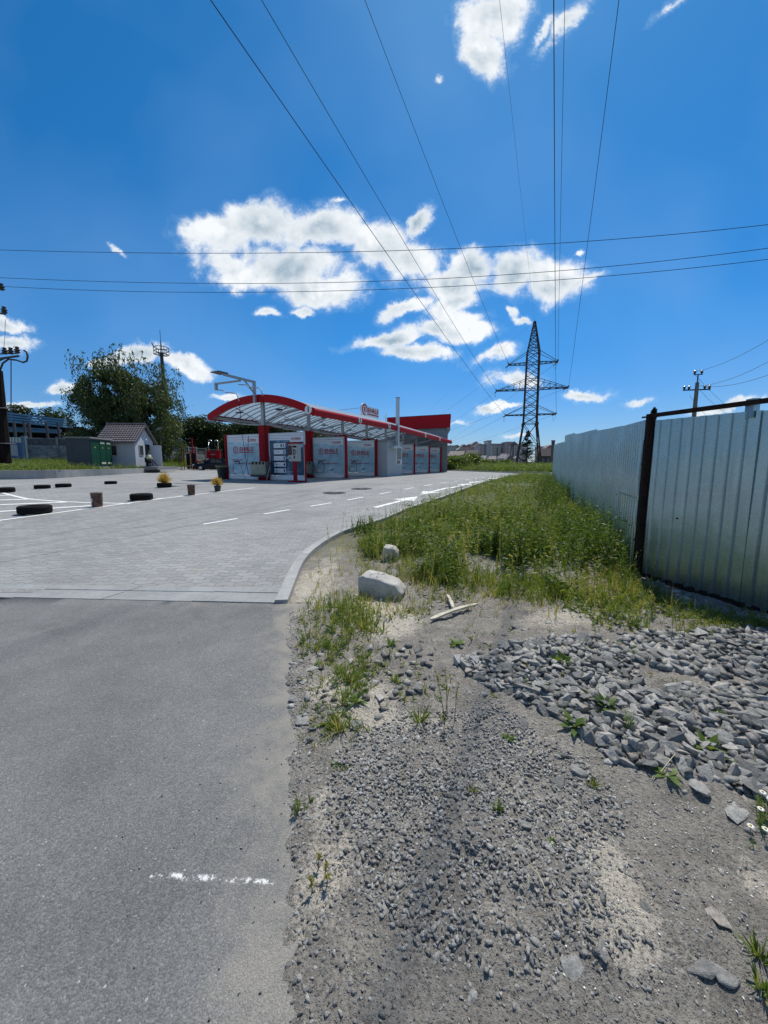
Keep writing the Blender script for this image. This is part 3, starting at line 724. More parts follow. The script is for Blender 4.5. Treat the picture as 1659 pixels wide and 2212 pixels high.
def sheet(parent, A, B, zt_, zb_, per=.115, off=0.0, screws=(), rib=.025):
    """profiled sheet from A to B (xy), standing from zb_ to zt_ (each a pair of z at the two ends)"""
    A = Vector((*A,0)); B = Vector((*B,0)); Ln = (B-A).length; d = (B-A)/Ln; n = Vector((-d.y, d.x, 0))
    if n.x > 0: n = -n                                  # ribs stand out to the open side
    ss = []; s = 0
    while s < Ln:
        for q, o_ in ((0,0),(.058*per/.115,0),(.066*per/.115,rib),(.100*per/.115,rib)):
            if s+q < Ln: ss.append((s+q, o_))
        s += per
    ss.append((Ln, 0)); mb = MB(); rows = 6
    for s_, o_ in ss:
        t = s_/Ln; zb = zb_[0]*(1-t)+zb_[1]*t; ztp = zt_[0]*(1-t)+zt_[1]*t
        for k in range(rows+1):
            f = k/rows; wob = .004*math.sin(s_*3.1+f*5)+.006*(vnoise(s_*1.3+A.y, f*2.0)-.5)
            p = A+d*s_+n*(o_+off+float(wob)); mb.v.append((p.x, p.y, zb+(ztp-zb)*f))
    for i in range(len(ss)-1):
        for k in range(rows): a = i*(rows+1)+k; b = a+rows+1; mb.f.append((a, b, b+1, a+1))
    o = mb.build('sheet', GALV, parent)
    for s_, z in screws:
        t = s_/Ln; p = A+d*s_+n*(.0+off)
        sm = MB(); q = p+n*.014; sm.tube([(p.x,p.y,z),(q.x,q.y,z)], .011, 8); sm.build('screw', DARKM, parent)
    return o
PF = Vector((3.235, 4.80, 0))
fdir = Vector((.346, 1, 0)); 
def fxy(t): return (PF.x+fdir.x*t, PF.y+fdir.y*t)
fence = empty('metal_fence', (0,0,0), 0, 'long galvanised corrugated sheet fence running away along the weeds, patched with extra sheets', 'fence')
zb = lambda t: float(zt(*fxy(t)))-.02
segs = [(0.04,1.1,1.965,1.985,0),(1.08,2.15,1.99,2.03,.012),(2.13,3.05,2.035,2.075,0),(3.05,4.2,2.105,2.15,.01),(4.18,5.3,2.15,2.19,0),(5.28,6.25,2.19,2.235,.01),(6.25,7.2,2.275,2.31,0),(7.18,8.3,2.31,2.345,.012),(8.3,9.5,2.14,2.18,0),(9.48,10.8,2.17,2.21,.01),(10.8,12.4,2.19,2.23,0)]
for i, (a, b, z0, z1_, off) in enumerate(segs):
    sheet(fence, fxy(a), fxy(b), (z0, z1_), (zb(a), zb(b)), off=off, screws=[(.06, 1.42),(.06, .95)] if i < 2 else [])
# patch sheets laid over the first bay
sheet(fence, fxy(.05), fxy(1.0), (.98,.99), (.62,.60), off=.022, screws=[(.09,.93),(.09,.67),(.5,.66)])
sheet(fence, fxy(.06), fxy(1.35), (1.72,1.76), (1.02,1.0), off=.024, screws=[(.1,1.6),(.1,1.06),(.6,1.05)])
rb = MB(); rb.bar((*fxy(.1),1.75), (*fxy(12.3),2.05), .04, .06); rb.bar((*fxy(.1),.35), (*fxy(12.3),.62), .04, .06)
o = rb.build('rail', RUST, fence); o.location = (.06, 0, 0)
for t in (2.6, 5.2, 7.8, 10.4):
    mb = MB(); x, y = fxy(t); mb.box((x+.06,y-.03,zb(t)-.2),(x+.12,y+.03,2.0)); mb.build('post', RUST, fence)
# corner post and the near length
near = empty('metal_fence', (0,0,0), 0, 'nearest run of galvanised corrugated fence, right of the rusty post, with rail above', 'fence')
NA = (3.262, 4.79); ND = Vector((.41,-1.32,0)).normalized()
def nxy(t): return (NA[0]+ND.x*t, NA[1]+ND.y*t)
sheet(near, nxy(.0), nxy(1.12), (1.945,1.93), (.05,.03), per=.125, screws=[(.42,.80),(.70,.795),(.98,.79)])
sheet(near, nxy(1.10), nxy(2.3), (1.925,1.905), (.03,.02), per=.125, off=.01, screws=[(.2,.785),(.5,.78)])
sheet(near, nxy(2.28), nxy(3.5), (1.905,1.89), (.02,.02), per=.125, screws=[(.2,.785)])
sheet(near, nxy(3.48), nxy(4.7), (1.89,1.89), (.02,.02), per=.125, off=.01)
mb = MB(); mb.bar((PF.x-.02,PF.y,2.0), (*nxy(4.7),2.05), .045, .045); mb.build('top_rail', RUST, near)
mb = MB(); mb.bar((*nxy(0),.03), (*nxy(4.7),.0), .05, .05); mb.build('bottom_rail', RUST, near)
for t in (1.02, 3.2):
    mb = MB(); x, y = nxy(t); mb.bar((x,y,1.87),(x+.0,y,2.05), .09, .06); mb.build('bracket', GALV, near)
mb = MB(); mb.bar((PF.x-.015,PF.y-.02,-.25),(PF.x+.005,PF.y-.02,1.985), .065, .065); mb.bar((PF.x-.07,PF.y-.04,1.985),(PF.x+.07,PF.y+.02,2.0),.09,.02)
o = mb.build('fence_post', RUST); tag(o, 'dark rusty square steel post where the two fence runs meet', 'fence post')

# ================================================================== STONES
def rockmat(name, a, b_, ns=110.0):
    m = bpy.data.materials.new(name); m.use_nodes = True; nt = m.node_tree; b = nt.nodes['Principled BSDF']
    at = N(nt, 'ShaderNodeAttribute', attribute_name='tint'); tc = N(nt, 'ShaderNodeTexCoord'); 
    oi = N(nt, 'ShaderNodeObjectInfo')
    t = math_(nt, 'FRACT', math_(nt, 'ADD', at.outputs['Fac'], math_(nt, 'MULTIPLY', oi.outputs['Random'], .999)))
    c = ramp(nt, t, [(0, a), (.55, tuple((x+y)/2 for x, y in zip(a, b_))), (.93, b_), (.965, (.33,.29,.24)), (1, (.45,.44,.42))])
    n = N(nt, 'ShaderNodeTexNoise', i_Scale=ns*.55, i_Detail=7.0, i_Roughness=.72); L(nt, tc.outputs['Object'], n.inputs['Vector'])
    c = mix(nt, 1.0, c, ramp(nt, n.outputs[0], [(.28, .55), (.5, 1), (.72, 1.45)]), 'MULTIPLY')
    n2 = N(nt, 'ShaderNodeTexNoise', i_Scale=ns*3, i_Detail=2.0); L(nt, tc.outputs['Object'], n2.inputs['Vector'])
    c = mix(nt, ramp(nt, n2.outputs[0], [(.62, 0), (.72, .5)]), c, (.42,.42,.40))
    L(nt, c, b.inputs['Base Color']); b.inputs['Roughness'].default_value = .82; b.inputs['Specular IOR Level'].default_value = .35
    bp = N(nt, 'ShaderNodeBump', i_Strength=1.0, i_Distance=.012); L(nt, n.outputs[0], bp.inputs['Height']); L(nt, bp.outputs[0], b.inputs['Normal'])
    return m
ROCK = rockmat('crushed_granite', (.14,.14,.131), (.40,.39,.36))
GRAVEL = rockmat('gravel_stone', (.20,.196,.185), (.56,.545,.505), 260.0)
def rock_variant(n=12, flat=.55, seed=0):
    rg = np.random.default_rng(seed); bm = bmesh.new(); ay = rg.uniform(.5,.85); sk = rg.uniform(-.35,.35)
    for k in range(n):
        v = rg.uniform(-1, 1, 3); v *= rg.uniform(.8, 1.0)/max(np.abs(v).max(), .75*np.linalg.norm(v))
        bm.verts.new((v[0]+sk*v[1], v[1]*ay, v[2]*flat*(1+.25*v[0])))
    bmesh.ops.convex_hull(bm, input=bm.verts)
    bmesh.ops.delete(bm, geom=[v for v in bm.verts if not v.link_faces], context='VERTS')
    bmesh.ops.triangulate(bm, faces=bm.faces); bmesh.ops.recalc_face_normals(bm, faces=bm.faces)
    V = np.array([v.co[:] for v in bm.verts]); F = np.array([[v.index for v in f.verts] for f in bm.faces])
    bm.verts.index_update(); F = np.array([[v.index for v in f.verts] for f in bm.faces]); bm.free()
    return V, F
RV = [rock_variant(RNG.integers(8, 12), f, i) for i, f in enumerate(np.linspace(.26, .60, 20))]
def rotmats(n, tilt=.35):
    a = RNG.uniform(0, 2*PI, n); tx = RNG.normal(0, tilt, n); ty = RNG.normal(0, tilt, n)
    ca, sa = np.cos(a), np.sin(a); z = np.zeros(n); o = np.ones(n)
    Rz = np.stack([ca,-sa,z, sa,ca,z, z,z,o], 1).reshape(n,3,3)
    Rx = np.stack([o,z,z, z,np.cos(tx),-np.sin(tx), z,np.sin(tx),np.cos(tx)], 1).reshape(n,3,3)
    Ry = np.stack([np.cos(ty),z,np.sin(ty), z,o,z, -np.sin(ty),z,np.cos(ty)], 1).reshape(n,3,3)
    return Rx@Ry@Rz
def rocks_mesh(name, pos, size, m, tilt=.35, fl=1.0):
    n = len(pos); M = rotmats(n, tilt); Vs = []; Fs = []; Ts = []; off = 0; var = RNG.integers(0, len(RV), n); tint = RNG.random(n)
    for k, (V, F) in enumerate(RV):
        ix = np.where(var == k)[0]
        if not len(ix): continue
        W = np.einsum('nij,vj->nvi', M[ix], V*np.array([1,1,fl]))*size[ix][:, None, None] + pos[ix][:, None, :]
        Vs.append(W.reshape(-1, 3)); Fs.append((F[None]+(np.arange(len(ix))*len(V))[:, None, None]+off).reshape(-1, 3)); Ts.append(np.repeat(tint[ix], len(V))); off += len(ix)*len(V)
    V = np.concatenate(Vs); F = np.concatenate(Fs)
    return np_mesh(name, V, F.ravel(), np.full(len(F), 3), m, np.concatenate(Ts))
def scatter(poly, n, edge=0.0):
    xs = [p[0] for p in poly]; ys = [p[1] for p in poly]; out = np.zeros((0, 2))
    while len(out) < n:
        q = np.stack([RNG.uniform(min(xs), max(xs), n*2), RNG.uniform(min(ys), max(ys), n*2)], 1)
        q = q[inpoly(q[:,0], q[:,1], poly)]; out = np.concatenate([out, q])
    return out[:n]
def ground_pos(q, lift): return np.stack([q[:,0], q[:,1], gz(q[:,0], q[:,1])+lift], 1)
# coarse crushed stone by the fence
C1 = gpoly([(985,1435),(1090,1405),(1230,1375),(1350,1378),(1500,1372),(1700,1380),(1800,1500),(1800,1790),(1640,1745),(1560,1705),(1470,1690),(1330,1655),(1200,1560),(1110,1515),(1010,1470)])
C2 = gpoly([(780,1400),(880,1395),(960,1440),(930,1500),(850,1560),(740,1590),(690,1540),(700,1480)])
C3 = gpoly([(1240,1285),(1400,1250),(1480,1275),(1500,1330),(1380,1370),(1260,1345)])
C4 = gpoly([(628,1420),(700,1400),(740,1480),(700,1620),(620,1600)])
C6 = gpoly([(900,1380),(1120,1350),(1240,1345),(1700,1345),(1700,1850),(1450,1790),(1250,1700),(1080,1560),(900,1480)])
C5 = gpoly([(900,1245),(1060,1240),(1000,1330),(930,1340)])
def grid_scatter(poly, sp, jit=.42):
    xs = [p[0] for p in poly]; ys = [p[1] for p in poly]
    X, Y = np.meshgrid(np.arange(min(xs), max(xs), sp), np.arange(min(ys), max(ys), sp*.86)); X = X+((np.arange(X.shape[0])%2)*sp/2)[:, None]
    q = np.stack([X.ravel(), Y.ravel()], 1); q += RNG.uniform(-jit*sp, jit*sp, q.shape)
    return q[inpoly(q[:,0], q[:,1], poly)]
cs = []
for poly, sp, lo, hi, lift in ((C1,.042,.012,.034,.000),(C1,.060,.026,.060,.005),(C1,.070,.026,.060,.018),(C2,.085,.02,.046,.004),(C3,.11,.028,.055,.004),(C4,.12,.018,.042,.002),(C5,.1,.018,.036,.003),(C6,.085,.008,.032,-.003)):
    q = grid_scatter(poly, sp)
    if lift > .02:
        inner = fbm(q[:,0], q[:,1], 2.2, 3, 8); q = q[inner > .42]
    if poly is C1:
        keep = (fbm(q[:,0], q[:,1], 3.2, 3, 4) > .33) ; q = q[keep]
    else: q = q[RNG.random(len(q)) < .75]
    s = RNG.uniform(lo, hi, len(q))*np.where(RNG.random(len(q)) < .12, 1.3, 1)
    if poly is C6: q_ok = RNG.random(len(q)) < .6; q = q[q_ok]; s = s[q_ok]
    rid = 0 if poly is C1 or poly is C6 else 1 if poly is C2 else 2 if poly is C3 else 3 if poly is C4 else 4
    cs.append(np.concatenate([ground_pos(q, lift), s[:, None], np.full((len(q),1), rid)], 1))
cs = np.concatenate(cs)
ppx = np.abs(cs[:,3]/np.hypot(cs[:,0], np.hypot(cs[:,1], EYE))); infr = (cs[:,0] < cs[:,1]*1.0+.25)&(cs[:,1] > .4)
order = np.argsort(-ppx*infr); big, rest = cs[order[:298]], cs[order[298:]]
meshes = []
for k, (V, F) in enumerate(RV):
    me = bpy.data.meshes.new('crushed_stone'); me.from_pydata([tuple(v*.05) for v in V], [], [tuple(int(i) for i in f) for f in F]); me.materials.append(ROCK)
    at = me.attributes.new('tint', 'FLOAT', 'POINT'); at.data.foreach_set('value', np.full(len(V), RNG.random(), np.float32)); meshes.append(me)
SL = [('one of the broken grey stones spread thickly in front of the metal fence','crushed stones of the main rubble spread'),('one of the small grey stones left of the bare patch, above the gravel','loose stones left of the bare grey patch'),('one of the grey stones half hidden in grass at the fence post foot','stones at the foot of the fence post'),('one of the small grey stones along the asphalt edge','stones along the asphalt edge'),('one of the small stones around the wooden slats','stones around the wooden slats')]
for x, y, z, s, rid in big:
    o = link('crushed_stone', meshes[random.randrange(len(meshes))], None, (x, y, z)); s /= .05; o.scale = (s*random.uniform(.85,1.15), s*random.uniform(.8,1.2), s*random.uniform(.8,1.2))
    o.rotation_euler = (random.gauss(0,.3), random.gauss(0,.3), random.uniform(0, 6.28))
    tag(o, SL[int(rid)][0], 'stone', SL[int(rid)][1])
o = rocks_mesh('rubble', rest[:, :3], rest[:, 3], ROCK, .3); tag(o, 'remaining coarse grey crushed rock filling the rubble patch', 'rubble', kind='stuff')
# fine gravel heap
GP = gpoly([(720,1640),(770,1590),(880,1540),(1080,1530),(1210,1620),(1320,1690),(1350,1790),(1290,1860),(1290,1930),(1370,2030),(1330,2110),(1050,2120),(880,2060),(780,1930),(700,1790)])
q = grid_scatter(GP, .0128, .5); m_ = fbm(q[:,0], q[:,1], 5, 3, 3); cxx, cyy = np.mean(q, 0); rr_ = np.hypot((q[:,0]-cxx)/.62, (q[:,1]-cyy)/.62); ker = RNG.random(len(q)) < np.clip((m_-.26)*6, .35, 1)*np.clip(2.0-1.25*rr_, .12, 1)
q = q[ker]; s = RNG.uniform(.0045, .0135, len(q))*np.where(RNG.random(len(q)) < .06, 1.6, 1)
q2 = q[RNG.random(len(q)) < .3]; s2 = RNG.uniform(.006, .0135, len(q2))
pos = np.concatenate([ground_pos(q, -.002), ground_pos(q2+RNG.normal(0,.008,q2.shape), .005)]); ss = np.concatenate([s, s2])
# stragglers around it
cx, cy = np.mean([p[0] for p in GP]), np.mean([p[1] for p in GP])
th = RNG.uniform(0, 2*PI, 5200); rr = np.abs(RNG.normal(.58, .26, 5200)); qs = np.stack([cx+np.cos(th)*rr*.9, cy+np.sin(th)*rr*.95], 1)
qs = qs[(qs[:,0] > asph_edge(qs[:,1])+.12)]; pos = np.concatenate([pos, ground_pos(qs, .0)]); ss = np.concatenate([ss, RNG.uniform(.003, .010, len(qs))])
o = rocks_mesh('gravel', pos, ss, GRAVEL, .4); tag(o, 'heap of fine dark grey gravel chips on the dirt', 'gravel', kind='stuff')
# loose pebbles all over the verge and along the asphalt edge
VG = [(-.9,.35),(.9,.3),(4.2,1.6),(4.2,3.4),(3.3,4.6),(1.6,9),(.3,7),(-.6,4.4),(-.95,3.7)]
q = scatter(VG, 6500); q = q[(q[:,0] > asph_edge(q[:,1])+.02) & ((q[:,1] < 3.7) | (q[:,0] > KX(q[:,1])+.2))]
cl = fbm(q[:,0], q[:,1], 2.5, 3, 12); q = q[RNG.random(len(q)) < np.clip((cl-.3)*3, .1, 1)]
s = np.exp(RNG.normal(-5.2, .55, len(q))); s = np.clip(s, .002, .028)
ey = RNG.uniform(.5, 3.7, 1500); ex = asph_edge(ey)+np.abs(RNG.normal(.04, .11, 1500)); q = np.concatenate([q, np.stack([ex, ey], 1)]); s = np.concatenate([s, RNG.uniform(.003, .013, 1500)])
aq = np.stack([asph_edge(ey[:110])-RNG.exponential(.25, 110), ey[:110]], 1); apos = np.stack([aq[:,0], aq[:,1], np.full(110, .010)], 1)
pos = np.concatenate([ground_pos(q, 0), apos]); s = np.concatenate([s, RNG.uniform(.002, .006, 110)])
o = rocks_mesh('pebbles', pos, s, GRAVEL, .5); tag(o, 'loose pebbles and grit scattered over the dirt verge', 'pebbles', kind='stuff')
# pale shell-like chips
q = scatter(gpoly([(1300,1700),(1660,1750),(1660,2200),(1200,2200),(1150,1900)]), 170); o = rocks_mesh('white_chips', ground_pos(q, .003), RNG.uniform(.0018,.0052,len(q)), mat('white_chip', (.7,.68,.63), .6), .4)
tag(o, 'tiny white stone chips scattered in the dirt right of the gravel', 'chips', kind='stuff')
# larger flat stones one can point at
def big_rock(px, py, w, label, flat=.4, m=ROCK, seed=1, elong=1.0, rz=0, sink=.0, cat='stone'):
    c = G(px, py); V, F = rock_variant(14, flat*.8, seed+100); s = w/2
    V = V*np.array([s*min(elong,1.1), s*1.25, s]); me = bpy.data.meshes.new('stone'); me.from_pydata([tuple(v) for v in V], [], [tuple(int(i) for i in f) for f in F])
    bm = bmesh.new(); bm.from_mesh(me); bmesh.ops.bevel(bm, geom=bm.edges[:], offset=s*.05, segments=1, affect='EDGES'); bm.to_mesh(me); bm.free(); me.materials.append(m)
    o = link('stone', me, None, (c.x, c.y, float(gz(c.x, c.y))+s*flat*.05-sink)); o.rotation_euler = (0, 0, rz); tag(o, label, cat); return o
for a in ((1205,1690,.085,'smooth grey rounded stone lying alone between the gravel heap and the rubble',.5),
          (1247,1675,.09,'upright pale grey stone beside the smooth rounded one at the gravel corner',.6),
          (1510,1710,.13,'large flat grey slab at the lower edge of the rubble, above the bare dirt',.3),
          (1135,1795,.07,'greenish flat stone near the right side of the gravel heap',.3),
          (1120,1855,.06,'long grey flat stone in the middle of the gravel heap',.3),
          (1590,1765,.12,'long purplish stone half sunk in dirt near the daisies',.25),
          (1395,1985,.05,'small wedge of grey stone half buried in the pale dirt',.3),
          (1510,2110,.085,'oval grey-green stone embedded in the dirt near the bottom right',.3),
          (1560,2125,.07,'pale grey stone right of the oval one at the bottom right',.3),
          (1545,2005,.06,'greenish oval stone lying in the dirt below the daisies',.3),
          (1240,2115,.085,'broad dark flat stone near the bottom edge of the dirt',.3),
          (1300,2090,.05,'blunt grey stone just below the gravel tail',.35),
          (768,2178,.016,'small black pebble alone on the dusty asphalt near the bottom',.7),
          (1020,2162,.035,'dark wedge-shaped stone alone on the dusty ground below the gravel',.6),
          (655,1565,.09,'flat blue-grey stone by the asphalt edge under the tall tuft',.3),
          (655,1480,.06,'whitish stone at the asphalt edge beside the grass tuft',.35),
          (1190,1850,.05,'light grey pointed stone on the right half of the gravel heap',.4),
          (1130,1570,.09,'flat grey stone above the gravel heap near the thin stalks',.35)):
    big_rock(a[0], a[1], a[2], a[3], a[4], seed=int(a[0]), elong=1.25, rz=random.uniform(0, 3))
# broken concrete blocks
BLOCK = mat('weathered_concrete', (.46,.445,.40), .9, var=.16, vscale=16, bump=1.0, bscale=55, var2=.2, v2scale=6)
def concrete_block(name, prof, depth, base, rz, tilt, label):
    """prof: outline in local XZ, extruded in Y, chipped"""
    bm = bmesh.new(); vs = [bm.verts.new((x, 0, z)) for x, z in prof]; f = bm.faces.new(vs)
    r = bmesh.ops.extrude_face_region(bm, geom=[f]); bmesh.ops.translate(bm, vec=(0, depth, 0), verts=[v for v in r['geom'] if isinstance(v, bmesh.types.BMVert)])
    bmesh.ops.recalc_face_normals(bm, faces=bm.faces); bmesh.ops.bevel(bm, geom=bm.edges[:], offset=.01, segments=1, affect='EDGES')
    bmesh.ops.triangulate(bm, faces=bm.faces); bmesh.ops.subdivide_edges(bm, edges=bm.edges[:], cuts=3, use_grid_fill=True)
    for v in bm.verts:
        n = (fbm(v.co.x*9, v.co.z*9+v.co.y*6, 1, 3)-.5)*.028+(vnoise(v.co.x*40, v.co.z*40+v.co.y*31)-.5)*.008
        v.co += v.co.normalized()*float(n)
    me = bpy.data.meshes.new(name); bm.to_mesh(me); bm.free(); me.shade_smooth(); me.materials.append(BLOCK)
    o = link(name, me, None, base); o.rotation_euler = (tilt[0], tilt[1], rz); tag(o, label, 'concrete block')
b1 = G(772,1292); 
concrete_block('concrete_block', [(0,0),(.45,-.06),(.49,.06),(.42,.155),(.27,.20),(.06,.235),(.0,.20)], .24, (b1.x-.0, b1.y+.1, b1.z-.01), R(-16), (R(2), R(1)), 'long white broken concrete block lying at the kerb side, nearest to the asphalt')
b2 = G(824,1216)
concrete_block('concrete_block', [(0,0),(.24,-.02),(.25,.13),(.2,.2),(.05,.235),(.0,.1)], .18, (b2.x, b2.y+.08, b2.z-.02), R(-10), (R(4), R(-4)), 'smaller upright white concrete lump in the weeds behind the long block')
b3 = G(1092,1018); mb = MB(); mb.box((0,0,0),(.95,.5,.3)); o = mb.build('concrete_block', BLOCK, None, bevel=.03, loc=(b3.x, b3.y+1, z1(b3.x,b3.y)+.0)); o.rotation_euler = (0,0,R(-10)); tag(o, 'distant pale concrete block at the far kerb near the pylon', 'concrete block')
# broken planks
WOOD = mat('weathered_wood', (.52,.48,.37), .8, var=.25, vscale=25, bump=.6, bscale=60, var2=.2, v2scale=8)
def plank(a, b, w, label):
    A = G(*a); B = G(*b); A = Vector((A.x, A.y, float(gz(A.x,A.y))+.03)); B = Vector((B.x, B.y, float(gz(B.x,B.y))+.045)); d = (B-A); n = 9; mb = MB(); sd = d.cross(Vector((0,0,1))).normalized()
    pts = []
    for k in range(n+1):
        t = k/n; c = A+d*t+Vector((0,0,.018*math.sin(t*PI))); ww = w*(1 if .06 < t < .94 else .45)*random.uniform(.85,1.1)
        for s1, s2 in ((-1,-1),(1,-1),(1,1),(-1,1)): mb.v.append(tuple(c+sd*ww/2*s1+Vector((0,0,.008))*s2))
    for k in range(n):
        for j in range(4): a0 = k*4+j; b0 = k*4+(j+1)%4; mb.f.append((a0,b0,b0+4,a0+4))
    mb.f += [(0,1,2,3),(n*4,n*4+1,n*4+2,n*4+3)]
    o = mb.build('wooden_plank', WOOD); tag(o, label, 'plank')
plank((930,1353),(1030,1316),.045,'longer splintered pale wooden slat lying on the dirt in front of the weeds')
plank((979,1327),(966,1291),.03,'short pale wooden slat touching the longer splintered one')

# ================================================================== TYRES, BUCKETS AND POTS
RUB = mat('worn_rubber', (.012,.012,.012), .9, spec=.12, var=.3, vscale=30, bump=.5, bscale=90, var2=.2, v2scale=5)
DUST = RUB
def tyre(px, py, wpx, label, h=.3, pxc=None):
    e = G(px, py); k = e.y; wpx = wpx/math.sqrt(1+(e.x/e.y)**2); Rr = wpx/830*k/2; Rr = wpx/830*(k+Rr)/2
    ctr = Vector((e.x*(1+Rr/k), e.y+Rr*.97, 0)); z = z1(ctr.x, ctr.y)+.014
    H = Rr*2*h; ri = Rr*.58
    prof = [(ri,H*.22),(ri*1.02,H*.1),(Rr*.72,0.0),(Rr*.88,H*.02),(Rr*.97,H*.13),(Rr,H*.3)]
    tread = []
    for q in np.linspace(.3, .7, 9): tread.append((Rr*(1.0 if int(round((q-.3)*20)) % 2 == 0 else .975), H*q))
    prof = prof[:-1]+tread+[(Rr*.97,H*.87),(Rr*.88,H*.98),(Rr*.72,H),(ri*1.02,H*.9),(ri,H*.78)]
    mb = MB(); mb.lathe(prof, 40)
    mb.lathe([(ri,H*.22),(Rr*.9,H*.3),(Rr*.93,H*.5),(Rr*.9,H*.7),(ri,H*.78)], 40)
    o = mb.build('tyre', RUB, None, loc=(ctr.x, ctr.y, z)); o.data.shade_smooth(); o.data.set_sharp_from_angle(angle=R(35))
    tag(o, label, 'tyre', 'old tyres laid flat to mark the lanes'); return ctr, Rr, H, z
tyre(78,1115.5,81,'largest old black tyre lying flat at left front beside the white line',.30)
tyre(307,1084,52,'black tyre lying flat between the two rusty buckets',.32)
tyre(13,1066,46,'black tyre cut by the left picture edge, lying by the curved line',.33)
tyre(92.5,1057.5,38,'second black tyre from the left in the back row',.28)
tyre(138,1054.2,37,'third black tyre from the left in the back row',.27)
tyre(240,1047,28.5,'farthest small black tyre standing alone behind the tarmac seams',.27)
pt = tyre(356,1054.5,33.5,'black tyre with a dry yellow shrub rising out of it',.33)
def bucket(px, py, wpx, hpx, m, label, inner=True, rim=True):
    e = G(px, py); k = e.y; wpx = wpx/math.sqrt(1+(e.x/e.y)**2); Rr = wpx/830*k/2; H = hpx/830*k
    c = Vector((e.x*(1+Rr/k), e.y+Rr, 0)); t = empty('rusty_bucket', (c.x, c.y, z1(c.x,c.y)+.014), 0, label, 'bucket', 'rusty metal buckets along the white line')
    mb = MB(); mb.lathe([(0,0),(Rr*.88,0),(Rr*.9,H*.05),(Rr*.95,H*.5),(Rr,H),(Rr*.97,H),(Rr*.92,H*.5),(Rr*.86,H*.1),(0,H*.1)], 32); mb.build('body', m, t, smooth=False)
    MB().lathe([(Rr*.97,H*.97),(Rr*1.05,H*.97),(Rr*1.06,H),(Rr*1.03,H*1.03),(Rr*.97,H*1.02)], 32, closed=True).build('rim', mat('bucket_rim', (.22,.19,.16), .6, metal=.3, var=.3), t, smooth=True)
    return t, Rr, H
RB = mat('rusty_brown_paint', (.075,.018,.012), .5, var=.6, vscale=9, bump=.3, col2=(.11,.05,.03), var2=.3, v2scale=12)
RB2 = mat('burnt_rusty_tin', (.065,.04,.028), .8, var=.5, vscale=10, bump=.4, col2=(.12,.06,.035))
bk, br, bh = bucket(211,1097.6,27.5,31,RB,'dark red-brown paint bucket with a white label, nearest of the two')
lb = MB()
for k in range(6):
    a0 = R(212+k*8); a1 = R(212+(k+1)*8); r_ = br*.965
    lb.add([(r_*math.cos(a0)*1.02,r_*math.sin(a0)*1.02,bh*.38),(r_*math.cos(a1)*1.02,r_*math.sin(a1)*1.02,bh*.38),(r_*math.cos(a1)*1.045,r_*math.sin(a1)*1.045,bh*.62),(r_*math.cos(a0)*1.045,r_*math.sin(a0)*1.045,bh*.62)], [(0,1,2,3)])
lb.build('paper_label', mat('paper_label', (.62,.64,.68), .7), bk)
bucket(414,1070.8,17.5,22,RB2,'rusty brown bucket farther along the line, left of the potted dry shrub')
DRY = leafmat('dry_yellow_foliage', [(0, (.30,.17,.04)), (.5, (.55,.38,.09)), (1, (.70,.55,.20))], .3)
def dry_shrub(c, z, w, h, parent=None, label=None):
    rb_ = Ribbons(); n = 520
    th = RNG.uniform(0, 2*PI, n); up = RNG.uniform(.35, 1, n)
    el = RNG.uniform(.25, 1.45, n); d = np.stack([np.cos(th)*np.cos(el), np.sin(th)*np.cos(el), np.sin(el)], 1)
    base = np.array([[0,0,h*.1]])+d*np.array([[w*.36,w*.36,h*.5]])*RNG.random((n,1))
    rb_.add(base, d+RNG.normal(0,.25,(n,3)), RNG.uniform(.25,.55,n)*h, .018, RNG.uniform(-.1,.2,n), RNG.random(n))
    t = empty('dry_shrub', (c.x, c.y, z), 0, label, 'shrub', 'dry yellow shrubs')
    rb_.build('foliage', DRY, t); mb = MB()
    for k in range(6): a = k*1.05; mb.tube([(0,0,0),(w*.12*math.cos(a),w*.12*math.sin(a),h*.35),(w*.25*math.cos(a),w*.25*math.sin(a),h*.7)], [.012,.008,.004], 5)
    mb.build('stem', mat('dry_stem', (.22,.15,.08), .8), t)
c, Rr, H, z = pt; dry_shrub(c, z+.12, 22/830*c.y, 25/830*c.y+.1, label='dry yellow shrub growing out of the middle of a tyre')
def pot(px, py, wpx, hpx, label, m):
    e = G(px, py); k = e.y; Rr = wpx/830*k/2; H = hpx/830*k; c = Vector((e.x*(1+Rr/k), e.y+Rr, 0)); z = z1(c.x,c.y)+.014
    t = empty('flower_pot', (c.x,c.y,z), 0, label, 'plant pot')
    MB().lathe([(0,0),(Rr*.72,0),(Rr*.95,H*.86),(Rr*1.02,H*.87),(Rr*1.02,H),(Rr*.92,H),(Rr*.88,H*.86),(0,H*.86)], 28).build('body', m, t)
    MB().lathe([(0,H*.88),(Rr*.87,H*.88),(Rr*.87,H*.87)], 24).build('soil', mat('soil', (.05,.04,.03), .95, var=.3, vscale=30), t)
    return c, z, H
BLK = mat('black_plastic', (.018,.018,.02), .5)
c, z, H = pot(470.5,1063,15,12.5,'small black plastic plant pot at the end of the bucket row',BLK)
dry_shrub(c, z+H*.8, 25/830*c.y, 24/830*c.y, label='dry yellow shrub planted in the small black pot')
